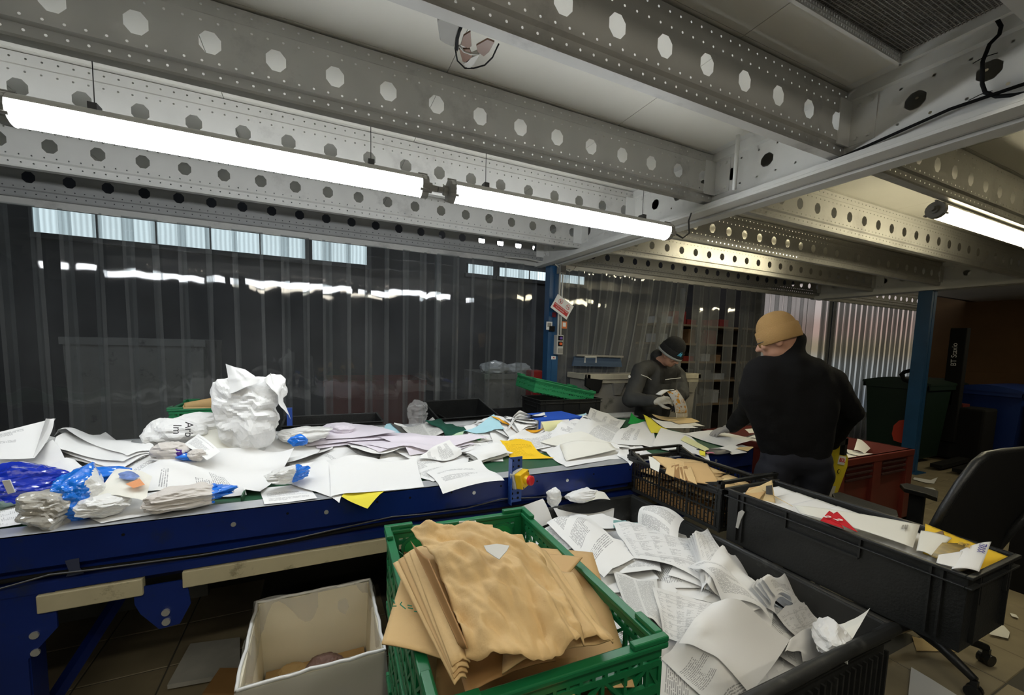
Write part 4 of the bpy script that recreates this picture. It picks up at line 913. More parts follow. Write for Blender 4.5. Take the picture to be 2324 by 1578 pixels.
# white plastic sack on the lower shelf is built with the crumpled things
# box with clear liner in front, left
LXa, LXb, LYa, LYb, LZ = -.245, .20, 1.44, 1.915, .45
card = mat('cream_carton', (.78, .73, .58), .7, 0, var=.06)
g = Grp('lined_carton', (LXa, LYa, 0), 'cream carton with a clear plastic liner on the floor under the conveyor edge', 'box')
mb = MB(); hollow(mb, rect(LXa+.02, LXb-.02, LYa+.02, LYb-.02, .01), rect(LXa, LXb, LYa, LYb, LZ), .008); g.add(mb, 'carton', card)
lin, N, L = new_mat('clear_liner'); b = N['Principled BSDF']; b.inputs['Base Color'].default_value = (.85, .85, .82, 1); b.inputs['Roughness'].default_value = .12; b.inputs['Alpha'].default_value = .45; b.inputs['Specular IOR Level'].default_value = .9
def liner(sc, z0, z1, name, sd, fold=.05):
    mb = MB(); n = 72; rows = 12; vs = []
    per = []
    for k in range(n):
        t = k/n*4; s = int(t); f_ = t-s
        c4 = [(LXa, LYa), (LXb, LYa), (LXb, LYb), (LXa, LYb)]; a, b_ = c4[s], c4[(s+1) % 4]; per.append((a[0]+(b_[0]-a[0])*f_, a[1]+(b_[1]-a[1])*f_))
    mxx, myy = (LXa+LXb)/2, (LYa+LYb)/2
    for j in range(rows+1):
        t = j/rows
        for k in range(n):
            nn = noise.noise(Vector((per[k][0]*9+sd, per[k][1]*9, t*2.5)))
            s_ = sc+.035*nn*(.4+t)
            vs.append((mxx+(per[k][0]-mxx)*s_, myy+(per[k][1]-myy)*s_, z0+(z1-z0)*t+.008*nn*t))
    fs = [(j*n+k, j*n+(k+1) % n, (j+1)*n+(k+1) % n, (j+1)*n+k) for j in range(rows) for k in range(n)]
    mb.add(vs, fs); return g.add(mb, name, lin, smooth=True)
liner(.955, .06, LZ+.006, 'liner_inside', 1); liner(1.045, .10, LZ+.004, 'liner_outside', 7)
mb = MB(); n = 60; pr_ = []
for k in range(n):
    t = k/n*4; s = int(t); f_ = t-s; c4 = [(LXa, LYa), (LXb, LYa), (LXb, LYb), (LXa, LYb)]; a, b_ = c4[s], c4[(s+1) % 4]
    x_, y_ = a[0]+(b_[0]-a[0])*f_, a[1]+(b_[1]-a[1])*f_; pr_.append((x_+.006*noise.noise((x_*14, y_*14, 0)), y_+.006*noise.noise((x_*14, y_*14, 5)), LZ+.006+.006*noise.noise((x_*20, y_*20, 2))))
g.add(mb.tube(pr_+[pr_[0]], .006, 7), 'liner_fold', mat('liner_edge', (.75, .75, .73), .2), smooth=True)
# dark clutter on the floor under the conveyor
solid_crate(-.30, .42, 2.62, 3.05, .30, .58, 'black_crate', 'black crate in the dark under the conveyor', ribs=False)
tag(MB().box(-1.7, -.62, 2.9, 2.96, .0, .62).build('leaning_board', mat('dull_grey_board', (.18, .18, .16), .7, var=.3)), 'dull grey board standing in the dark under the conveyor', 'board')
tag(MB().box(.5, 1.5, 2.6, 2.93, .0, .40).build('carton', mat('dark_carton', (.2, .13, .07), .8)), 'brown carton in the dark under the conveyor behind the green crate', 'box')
tag(MB().prism([Pz(380, 1565, .02), Pz(432, 1470, .02), Pz(545, 1455, .02), Pz(545, 1535, .02)], (0, 0, .02)).build('magazine', mat('dull_print', (.42, .42, .38), .6, var=.2)), 'pale printed magazine on the floor under the conveyor', 'magazine')
tag(MB().prism([Pz(460, 1600, .03), Pz(500, 1540, .03), Pz(560, 1540, .03), Pz(560, 1600, .03)], (0, 0, .05)).build('cardboard_flap', M['kraft3']), 'brown cardboard flap on the floor beside the lined carton', 'cardboard')
mb = MB()
for k in range(5):
    a = Pz(500+30*k, 1330-10*k, .3); mb.tube([Py(545+26*k, 1285+8*k, 2.4), Py(600+18*k, 1310+5*k, 2.4), Py(560+24*k, 1345-6*k, 2.4), Py(520+18*k, 1325, 2.4), Py(545+26*k, 1285+8*k, 2.4)], .0022, 4)
# floor litter at the right
def litter(pts, z, m, lab, cat='paper'):
    tag(MB().prism([Pz(x, y, z) for x, y in pts], (0, 0, .0015)).build('floor_paper', m), lab, cat)
litter([(2072, 1088), (2100, 1096), (2120, 1098), (2128, 1084), (2112, 1090), (2075, 1084)], .01, PM['blank'], 'white scrap of paper on the floor behind the chair, by the red box')
litter([(2098, 1106), (2118, 1108), (2124, 1113), (2104, 1110)], .003, PM['blank'], 'narrow white scrap on the floor just behind the armrest')
litter([(2292, 1268), (2340, 1282), (2340, 1316), (2290, 1298)], .012, PM['blank'], 'white sheet on the floor at the right edge beyond the long crate')
litter([(2245, 1440), (2270, 1412), (2292, 1436), (2288, 1450)], .012, PM['cream'], 'white scrap on the floor between the crate corner and the chair caster')
litter([(2292, 1392), (2306, 1396), (2312, 1404), (2296, 1399)], .012, PM['cream'], 'tiny white scrap on the tiles right of the long crate')
litter([(2070, 1445), (2130, 1460), (2180, 1480), (2080, 1478)], .004, PM['tan'], 'pale flattened card on the floor under the corner of the long crate')
litter([(2068, 1515), (2110, 1540), (2190, 1590), (2060, 1590)], .012, PM['grey'], 'crumpled newspaper on the floor left of the chair caster')
# ================================================================== PEOPLE
def blob(name, prims, m, parent, voxel=.012, smooth=4, extra=None, disp=0, dsc=9, seed=0):
    """one continuous surface grown from tapered limbs and ellipsoids, remeshed together"""
    mb = MB()
    for p in prims:
        if p[0] == 'c':     # tapered capsule chain: points, radii
            pts = [Vector(q) for q in p[1]]; rr = p[2]
            for i in range(len(pts)-1):
                a, b_ = pts[i], pts[i+1]; d = (b_-a)
                if d.length < 1e-5: continue
                n = max(3, int(d.length/.02)); 
                mb.tube([a+d*(k/n) for k in range(n+1)], [rr[i]+(rr[i+1]-rr[i])*k/n for k in range(n+1)], 16)
            for q, r_ in zip(pts, rr): sph(mb, q, (r_, r_, r_))
        elif p[0] == 'e': sph(mb, p[1], p[2], p[3] if len(p) > 3 else None)
    o = mb.build(name, m)
    md = o.modifiers.new('r', 'REMESH'); md.mode = 'VOXEL'; md.voxel_size = voxel
    ms = o.modifiers.new('s', 'SMOOTH'); ms.iterations = smooth; ms.factor = .5
    dg = bpy.context.evaluated_depsgraph_get(); me = bpy.data.meshes.new_from_object(o.evaluated_get(dg))
    if disp:
        for v in me.vertices:
            c_ = v.co; v.co = c_+v.normal*disp*(noise.noise(Vector((c_.x*dsc+seed, c_.y*dsc, c_.z*dsc*.8)))+.5*noise.noise(c_*dsc*2.3))
    me.materials.clear()
    for q in (m if isinstance(m, (list, tuple)) else [m]): me.materials.append(q)
    me.polygons.foreach_set('use_smooth', [True]*len(me.polygons))
    if extra: extra(me)
    o.modifiers.clear(); old = o.data; o.data = me; bpy.data.meshes.remove(old); o.name = name
    return put(o, parent)
def sph(mb, c, r, rot=None, nu=18, nv=12):
    c = Vector(c); vs = []; Rm = rot or Matrix.Identity(3)
    vs.append(c+Rm @ Vector((0, 0, r[2])))
    for j in range(1, nv):
        t = PI*j/nv
        for i in range(nu): a = 2*PI*i/nu; vs.append(c+Rm @ Vector((r[0]*math.sin(t)*math.cos(a), r[1]*math.sin(t)*math.sin(a), r[2]*math.cos(t))))
    vs.append(c+Rm @ Vector((0, 0, -r[2]))); n = len(vs)-1
    fs = [(0, 1+i, 1+(i+1) % nu) for i in range(nu)]+[(n, n-nu+(i+1) % nu, n-nu+i) for i in range(nu)]
    fs += [(1+j*nu+i, 1+(j+1)*nu+i, 1+(j+1)*nu+(i+1) % nu, 1+j*nu+(i+1) % nu) for j in range(nv-2) for i in range(nu)]
    mb.add(vs, fs)
def basis(f, up=(0, 0, 1)):      # columns: right, forward, up
    f = Vector(f).normalized(); u = Vector(up); r = f.cross(u).normalized(); u = r.cross(f).normalized()
    return Matrix(((r[0], f[0], u[0]), (r[1], f[1], u[1]), (r[2], f[2], u[2])))
def head_prims(c, B):
    g_ = lambda x, y, z: c+B @ Vector((x, y, z))
    return [('e', g_(0, -.005, .02), (.077, .095, .105), B), ('e', g_(0, .03, -.055), (.055, .062, .06), B), ('e', g_(0, .06, -.085), (.028, .026, .022), B),
            ('c', [g_(0, .088, .012), g_(0, .108, -.022)], [.011, .016]), ('e', g_(-.013, .096, -.027), (.010, .010, .008), B), ('e', g_(.013, .096, -.027), (.010, .010, .008), B),
            ('e', g_(-.078, -.005, -.01), (.010, .022, .032), B), ('e', g_(.078, -.005, -.01), (.010, .022, .032), B), ('e', g_(0, .083, -.058), (.026, .012, .007), B), ('e', g_(0, .083, -.068), (.022, .011, .006), B),
            ('e', g_(-.045, .068, -.015), (.022, .02, .022), B), ('e', g_(.045, .068, -.015), (.022, .02, .022), B), ('e', g_(0, .078, .035), (.06, .02, .012), B)]
def hand(name, wr, direction, palm_n, m, parent, curl=.5, spread=1.0, thumb_side=1, s=1.0):
    d = Vector(direction).normalized(); n = Vector(palm_n); n = (n-d*n.dot(d)).normalized(); side = d.cross(n)*thumb_side; wr = Vector(wr)
    pr_ = [('c', [wr, wr+d*.035*s], [.029*s, .032*s])]
    for k, off in enumerate((-.030, -.010, .010, .029)):
        pr_.append(('c', [wr+d*.03*s+side*off*.7*s, wr+d*.088*s+side*off*s], [.0165*s, .0135*s]))
        L_ = [.060, .074, .079, .070][k]*s; st = wr+d*.090*s+side*off*s; a = 0; p = st; pts = [st]; dd = d+side*off*spread*3
        for j, fr_ in enumerate((.45, .32, .25)):
            a += curl*(.55 if j == 0 else .9); v = dd.normalized()*math.cos(a)+n*math.sin(a); p = p+v*L_*fr_; pts.append(p)
        pr_.append(('c', pts, [.0105*s, .0098*s, .009*s, .0078*s]))
    t0 = wr+d*.03*s+side*.024*s; t1 = t0+(d*.6+side*.75+n*.3).normalized()*.042*s; t2 = t1+(d*.85+side*.3+n*.45).normalized()*.032*s; t3 = t2+(d*.9+n*.5).normalized()*.025*s
    pr_.append(('c', [t0, t1, t2, t3], [.016*s, .0135*s, .0115*s, .009*s]))
    return blob(name, pr_, m, parent, voxel=.0035, smooth=3)
def beanie(name, c, B, m, parent, cuff_m=None, sc=1.0, tilt=.0, cuff_h=.05):
    mb = MB(); nu, nv = 72, 26; vs = []
    for j in range(nv+1):
        t = j/nv; 
        for i in range(nu):
            a = 2*PI*i/nu; rib = 1+.012*math.cos(a*36)
            if t < .72:
                th = (t/.72)*PI/2; rr = math.sin(th)**.85; zz = math.cos(th)**.9*.125
            else: rr = 1.0-.02*(t-.72); zz = -(t-.72)/.28*.045
            vs.append(c+B @ Vector((.094*sc*rr*rib*math.cos(a), (-.004+.106*sc*rr*rib*math.sin(a)), .028+zz*sc)))
    fs = [(j*nu+i, j*nu+(i+1) % nu, (j+1)*nu+(i+1) % nu, (j+1)*nu+i) for j in range(nv) for i in range(nu)]
    o = put(mb.add(vs, fs).build(name, m, smooth=True), parent)
    mb = MB(); vs = []; P = [(.097, .008+cuff_h), (.1005, .003+cuff_h), (.1025, -.01+cuff_h*.5), (.1015, -.024), (.097, -.03), (.092, -.026)]
    for (r_, z_) in P:
        for i in range(nu): a = 2*PI*i/nu; rib = 1+.012*math.cos(a*36); vs.append(c+B @ Vector((r_*sc*rib*math.cos(a), -.004+(r_+.012)*sc*rib*math.sin(a), z_)))
    fs = [(j*nu+i, j*nu+(i+1) % nu, (j+1)*nu+(i+1) % nu, (j+1)*nu+i) for j in range(len(P)-1) for i in range(nu)]
    put(mb.add(vs, fs).build('hat_cuff', cuff_m or m, smooth=True), parent); return o
def _h(i, j, s): x = math.sin(i*127.1+j*311.7+s*74.7)*43758.5453; return x-math.floor(x)
def tri2(u, v, s):    # random facets: linear over the triangles of a lattice, so the folds between them stay sharp
    i, j = math.floor(u), math.floor(v); a, b_ = u-i, v-j
    h10, h01 = _h(i+1, j, s), _h(i, j+1, s)
    if a+b_ < 1: h0 = _h(i, j, s); return h0+(h10-h0)*a+(h01-h0)*b_
    h1 = _h(i+1, j+1, s); return h1+(h01-h1)*(1-a)+(h10-h1)*(1-b_)
# ---- worker in the tan hat, seen from behind, left hand on the belt
g = empty('person', (2.75, 1.42, 0), 'person in tan knitted hat and black fleece, seen from behind, hand on the papers', 'person')
f1 = Vector((-.22, .97, 0)); head1 = Py(1766, 772, 1.50)
fh = Vector((-.48, .86, -.38)); BH = basis(fh)
neck = Py(1788, 800, 1.47); lsh = Py(1722, 862, 1.56); rsh = Py(1882, 872, 1.36)
lel = Py(1702, 925, 1.86); lwr = Vector(Py(1660, 972, 2.10)); rel = Py(1926, 934, 1.38); rwr = Py(1885, 1005, 1.62)
pel = Py(1804, 1048, 1.44); chest = Py(1805, 900, 1.46); belly = Py(1808, 980, 1.44)
hipw = (rsh-lsh).normalized(); hipw = Vector((hipw[0], hipw[1], 0)).normalized()
lf, rf = Vector((pel[0]-.14, 1.52, .0)), Vector((pel[0]+.16, 1.46, .0))
lhip, rhip = pel-hipw*.10+Vector((0, 0, -.06)), pel+hipw*.10+Vector((0, 0, -.06))
lk, rk = (lhip+lf)/2+Vector((0, .03, .05)), (rhip+rf)/2+Vector((0, .03, .05))
blob('body', head_prims(head1, BH)+[('c', [head1+Vector((0, 0, -.06)), neck], [.06, .062]), ('c', [neck, chest, belly, pel], [.07, .10, .09, .08]), ('c', [lsh, lel, lwr], [.05, .04, .028]), ('c', [rsh, rel, rwr], [.05, .04, .028]),
      ('c', [lhip, lk, lf+Vector((0, 0, .08))], [.07, .05, .04]), ('c', [rhip, rk, rf+Vector((0, 0, .08))], [.07, .05, .04])], M['skin'], g, voxel=.009, smooth=2)
sd = hipw
jk = [('c', [neck+Vector((.02, -.012, .058)), neck-Vector((0, 0, .03))], [.066, .082]), ('c', [lsh, neck-Vector((0, 0, .065)), rsh], [.088, .10, .092]),
      ('c', [lsh, lsh*.5+lel*.5+Vector((0, 0, -.004)), lel, lel*.45+lwr*.55, lwr*.93+lel*.07], [.088, .078, .070, .058, .045]), ('c', [rsh, rsh*.5+rel*.5+Vector((.006, 0, 0)), rel, rel*.5+rwr*.5, rwr], [.090, .08, .074, .06, .05])]
for t, wd, r_ in [(q_/14, float(np.interp(q_/14, [0, .2, .5, 1], [.12, .14, .11, .065])), float(np.interp(q_/14, [0, .3, 1], [.11, .122, .108]))) for q_ in range(15)]:
    c_ = (neck-Vector((0, 0, .13)))*(1-t)+(pel+Vector((0, 0, .05)))*t
    jk.append(('c', [c_-sd*wd, c_+sd*wd], [r_, r_]))
blob('fleece_jacket', jk, M['fleece'], g, voxel=.011, smooth=5, disp=.011, dsc=7, seed=3)
mb = MB()
blob('trousers', [('c', [pel+Vector((0, 0, .02))-sd*.07, pel+Vector((0, 0, .02))+sd*.07], [.115, .115]), ('c', [lhip-sd*.0, lk, lf+Vector((0, 0, .1))], [.105, .085, .07]), ('c', [rhip, rk, rf+Vector((0, 0, .1))], [.105, .085, .07])], M['trous'], g, voxel=.014, smooth=4, disp=.01)
for ft in (lf, rf): blob('shoe', [('c', [ft+Vector((0, -.05, .045)), ft+Vector((-.02, .07, .04)), ft+Vector((-.03, .15, .035))], [.045, .042, .033])], M['black'], g, voxel=.01)
beanie('knitted_hat', head1+Vector((0, 0, .016)), BH, mat('tan_wool', (.43, .26, .10), .95, bump=.5, bscale=220), g, sc=.95)
if 0: put(MB().tube([neck+Vector((.075*math.cos(a), .075*math.sin(a)*.9, .055+.012*math.sin(a*2))) for a in [k*2*PI/24 for k in range(25)]], .024, 8, cap=False).build('collar', M['fleece'], smooth=True), g)
lh = Vector(lwr); hdir = Vector(Py(1612, 982, 2.16))-lh
hand('left_glove', lh-hdir.normalized()*.0, hdir, (0, 0, -1), M['glove'], g, curl=.36, thumb_side=-1, s=1.0)
hand('right_glove', rwr, Vector((-.4, .9, -.4)), (-.7, -.3, -.2), M['glove'], g, curl=.7, thumb_side=1)
blob('face_glasses', [('c', [head1+BH @ Vector((-.07, .06, .012)), head1+BH @ Vector((-.045, .1, .01))], [.003, .003]), ('c', [head1+BH @ Vector((-.05, .1, .01)), head1+BH @ Vector((.05, .1, .01))], [.003, .003])], M['dark'], g, voxel=.002, smooth=1)
# ---- worker behind the conveyor, reading a magazine
Yb = 3.32
g = empty('person', (3.35, Yb, 0), 'person in black hat and dark padded jacket bending over a magazine behind the conveyor', 'person')
head2 = Py(1522, 806, Yb-.10); fh = Vector((.16, -.66, -.46)); BH = basis(fh, (0, 0, 1))
neck = Py(1496, 822, Yb+.06); rsh2 = Py(1452, 842, Yb-.02); lsh2 = Py(1538, 850, Yb+.10); relb = Py(1432, 905, Yb-.12); rwr2 = Py(1488, 912, Yb-.38); lelb = Py(1548, 896, Yb-.04); lwr2 = Py(1522, 920, Yb-.32)
chest = Py(1488, 875, Yb+.06); pel = Vector((chest[0]+.02, Yb+.10, .86)); lf, rf = Vector((pel[0]+.12, Yb+.1, 0)), Vector((pel[0]-.12, Yb+.12, 0))
sd = (lsh2-rsh2); sd[2] = 0; sd.normalize(); lhip, rhip = pel+sd*.1, pel-sd*.1; lk, rk = (lhip+lf)/2, (rhip+rf)/2
blob('body', head_prims(head2, BH)+[('c', [head2-Vector((0, 0, .04)), neck], [.06, .062]), ('c', [neck, chest, pel], [.09, .12, .12]), ('c', [rsh2, relb, rwr2], [.05, .04, .028]), ('c', [lsh2, lelb, lwr2], [.05, .04, .028]),
      ('c', [lhip, lk, lf+Vector((0, 0, .08))], [.08, .055, .04]), ('c', [rhip, rk, rf+Vector((0, 0, .08))], [.08, .055, .04])], M['skin'], g, voxel=.010, smooth=2)
arm = lambda a, b_, c_, s_=1: ('c', [a, (a+b_)/2, b_, (b_+c_)/2, b_*.12+c_*.88], [.088*s_, .086*s_, .084*s_, .07*s_, .055*s_])
jk = [('c', [neck+Vector((-.01, .02, .055)), neck-Vector((0, 0, .03))], [.078, .09]), ('c', [rsh2, neck-Vector((0, 0, .06)), lsh2], [.085, .10, .085]), arm(rsh2, relb, rwr2), arm(lsh2, lelb, lwr2, .9)]
for t, wd in [(q_/9, float(np.interp(q_/9, [0, .3, 1], [.10, .12, .10]))) for q_ in range(10)]:
    c_ = (neck-Vector((0, 0, .12)))*(1-t)+(pel+Vector((0, 0, .0)))*t; jk.append(('c', [c_-sd*wd, c_+sd*wd], [.13, .13]))
def split2(me):     # black yoke over charcoal
    zc_ = (rsh2[2]+lsh2[2])/2
    for p in me.polygons:
        c_ = p.center; side_ = (c_-chest).dot(sd)
        p.material_index = 1 if (c_.z > zc_-.11+.05*abs(side_) and -.115 < side_ < .3) or (side_ > .0 and c_.z < zc_-.17 and side_ < .2) else 0
blob('padded_jacket', jk, [M['jacket'], M['jacketb']], g, voxel=.012, smooth=4, disp=.014, dsc=8, seed=9, extra=split2)
blob('trousers', [('c', [pel-sd*.07, pel+sd*.07], [.12, .12]), ('c', [lhip, lk, lf+Vector((0, 0, .1))], [.11, .085, .07]), ('c', [rhip, rk, rf+Vector((0, 0, .1))], [.11, .085, .07])], M['trous'], g, voxel=.016, smooth=4)
for ft in (lf, rf): blob('shoe', [('c', [ft+Vector((0, .05, .045)), ft+Vector((0, -.07, .04)), ft+Vector((0, -.15, .035))], [.045, .042, .033])], M['black'], g, voxel=.012)
HS = BH @ Vector((0, -.012, .030))
beanie('knitted_hat', head2+HS, BH, mat('black_wool', (.012, .012, .012), .95, bump=.5, bscale=220), g, cuff_m=mat('black_wool_cuff', (.016, .016, .016), .95), sc=1.12)
mb = MB(); vs = []
for (r_, z_) in ((.106, -.013), (.1085, -.02), (.1065, -.036), (.1, -.038)):
    for i in range(48): a = 2*PI*i/48; vs.append(head2+HS+BH @ Vector((r_*1.12*math.cos(a), -.004+(r_+.018)*1.12*math.sin(a), z_+.01)))
put(mb.add(vs, [(j*48+i, j*48+(i+1) % 48, (j+1)*48+(i+1) % 48, (j+1)*48+i) for j in range(3) for i in range(48)]).build('grey_hat_band', mat('grey_wool', (.36, .37, .35), .9), smooth=True), g)
# the light blue monogram on the hat
ct = Py(1537, 799, Yb-.27); emb = mat('blue_embroidery', (.12, .55, .8), .7)
mb = MB(); cx2 = BH @ Vector((1, 0, 0)); 
def ep(u, v):
    a = PI/2-.42-u*7; rr = .128; p = head2+HS+BH @ Vector((rr*.93*math.cos(a), -.004+1.02*(rr+.006)*math.sin(a), .048+v*1.3)); return p
for ln in (((-.022, -.016), (-.012, .018)), ((-.012, .018), (.0, -.006)), ((.0, -.006), (.012, .018)), ((.012, .018), (.022, -.016)), ((-.004, .024), (.004, .024)), ((-.010, -.014), (-.004, .006)), ((.010, -.014), (.004, .006)), ((-.008, -.0), (.008, .0))):
    mb.tube([ep(u*1.1, v*.9) for u, v in ln], .0026, 5)
mb.tube([ep(.015*math.cos(a)*.9, .013*math.sin(a)) for a in [k*2*PI/16 for k in range(17)]], .0014, 5); put(mb.build('hat_emblem', emb), g)
for a_, b_ in (((1455, 851), (1478, 862)), ((1510, 862), (1545, 858))):
    pa, pb = Py(*a_, Yb-.155), Py(*b_, Yb-.15); put(MB().tube([pa, (pa+pb)/2+Vector((0, -.012, .004)), pb], .0035, 6).build('reflective_piping', M['white']), g)
pb = Py(1428, 855, Yb-.13); put(MB().tube([pb, pb+Vector((0, -.006, 0))], .014, 16).build('round_badge', M['white']), g)
hand('right_glove', rwr2+Vector((-.01, 0, 0)), Vector((.75, -.45, .18)), (.1, .5, -.6), M['glovew'], g, curl=.55, thumb_side=-1, s=1.1)
hand('left_glove', lwr2, Vector((-.35, -.6, .1)), (-.2, .5, -.7), M['trous'], g, curl=.8, thumb_side=1, s=1.05)
# magazine in his hands
def patch(c00, c10, c11, c01, nu=12, nv=14, bulge=(0, 0, 0), bv=(0, 0, 0), cr=0.0, seed=0, ncr=9, wob=0.0, vor=0.0, dome=0.0, edge=(0, 0, 0)):
    c = [Vector(q) for q in (c00, c10, c11, c01)]; bulge = Vector(bulge); bv = Vector(bv); rr = random.Random(seed)
    nrm = (c[1]-c[0]).cross(c[3]-c[0]).normalized(); lines = []
    for _ in range(ncr):
        a = rr.uniform(0, PI); lines.append((math.cos(a), math.sin(a), rr.uniform(-.1, 1.1), rr.uniform(.06, .25), rr.choice((-1, 1))*rr.uniform(.4, 1)))
    vs = []; uvs = []
    for j in range(nv+1):
        v = j/nv
        for i in range(nu+1):
            u = i/nu; p = c[0]*(1-u)*(1-v)+c[1]*u*(1-v)+c[2]*u*v+c[3]*(1-u)*v+bulge*4*u*(1-u)+bv*4*v*(1-v)
            p = p+Vector((0, 0, dome*max(0, math.sin(PI*u)*math.sin(PI*v))**.7))+Vector(edge)*4*u*(1-u)*(1-v)**2
            h_ = 0
            if cr:
                for (ax, ay, c0, w_, am) in lines:
                    pr2 = u*abs(ax)+v*ay*(1 if ax > 0 else -1); d_ = abs(pr2-c0); h_ += am*max(0, 1-d_/w_)
            if vor: h_ += vor*(tri2((u+.12*noise.noise((u*3, v*3, seed)))*5, (v+.12*noise.noise((u*3, v*3, seed+9)))*5, seed)-.5+.5*(tri2(u*11+.3*math.sin(v*9), v*11, seed+3)-.5)+.22*(tri2(u*23, v*23+.4*math.sin(u*15), seed+5)-.5))
            if wob: h_ += wob*noise.noise(Vector((u*2.5+seed, v*2.5, seed)))/max(cr, 1e-6) if cr else 0
            off = cr*h_+(wob*noise.noise(Vector((u*2.2+seed*1.7, v*2.2, seed*.3))) if not cr else 0)
            vs.append(p+nrm*off); uvs.append((u, v))
    fs = [(j*(nu+1)+i, j*(nu+1)+i+1, (j+1)*(nu+1)+i+1, (j+1)*(nu+1)+i) for j in range(nv) for i in range(nu)]
    return vs, fs, uvs
def sheet_obj(name, vs, fs, uvs, m, label=None, cat='paper', group=None, smooth=True, thick=0, parent=None):
    me = bpy.data.meshes.new(name); me.from_pydata([tuple(v) for v in vs], [], fs); me.update()
    ul = me.uv_layers.new(name='UVMap'); idx = np.zeros(len(me.loops), dtype=np.int32); me.loops.foreach_get('vertex_index', idx)
    ul.data.foreach_set('uv', np.array(uvs, dtype=np.float32)[idx].ravel())
    for q in (m if isinstance(m, (list, tuple)) else [m]): me.materials.append(q)
    if smooth: me.polygons.foreach_set('use_smooth', [True]*len(me.polygons))
    o = bpy.data.objects.new(name, me); COL.objects.link(o)
    if thick: md = o.modifiers.new('t', 'SOLIDIFY'); md.thickness = thick; md.offset = 0
    if label: tag(o, label, cat, group)
    if parent is not None: put(o, parent)
    return o
ym_ = Yb-.50
mg = Grp('magazine', Py(1530, 915, ym_), 'open magazine with orange and brown pictures held by the worker in the black hat', 'magazine')
pic, N, L = new_mat('magazine_picture'); b = N['Principled BSDF']; tc = N.new('ShaderNodeTexCoord'); nz = N.new('ShaderNodeTexNoise'); nz.inputs['Scale'].default_value = 3.4; L.new(tc.outputs['UV'], nz.inputs[0])
crp = N.new('ShaderNodeValToRGB'); L.new(nz.outputs['Fac'], crp.inputs[0]); crp.color_ramp.interpolation = 'CONSTANT'
els = crp.color_ramp.elements; els[0].color = (.6, .28, .03, 1); els[1].position = .42; els[1].color = (.55, .54, .52, 1)
for p_, c_ in ((.6, (.3, .17, .1, 1)), (.63, (.62, .6, .57, 1)), (.70, (.6, .25, .22, 1))): e_ = els.new(p_); e_.color = c_
L.new(crp.outputs[0], b.inputs['Base Color']); b.inputs['Roughness'].default_value = .4
for nm, cs, bl_, mm in (('front_page', [(1512, 888), (1536, 884), (1560, 935), (1532, 938)], (.0, -.03, .0), pic), ('back_page', [(1488, 895), (1512, 886), (1530, 884), (1500, 898)], (0, -.01, .02), PM['blank']), ('inner_pages', [(1516, 892), (1538, 890), (1560, 946), (1534, 950)], (.0, -.02, .0), PM['grey'])):
    vs, fs, uvs = patch(*[Py(x, y, ym_+(.015 if nm == 'inner_pages' else 0)) for x, y in cs], bulge=bl_, bv=(0, -.03, .0)); sheet_obj(nm, vs, fs, uvs, mm, parent=mg.e, thick=.002)
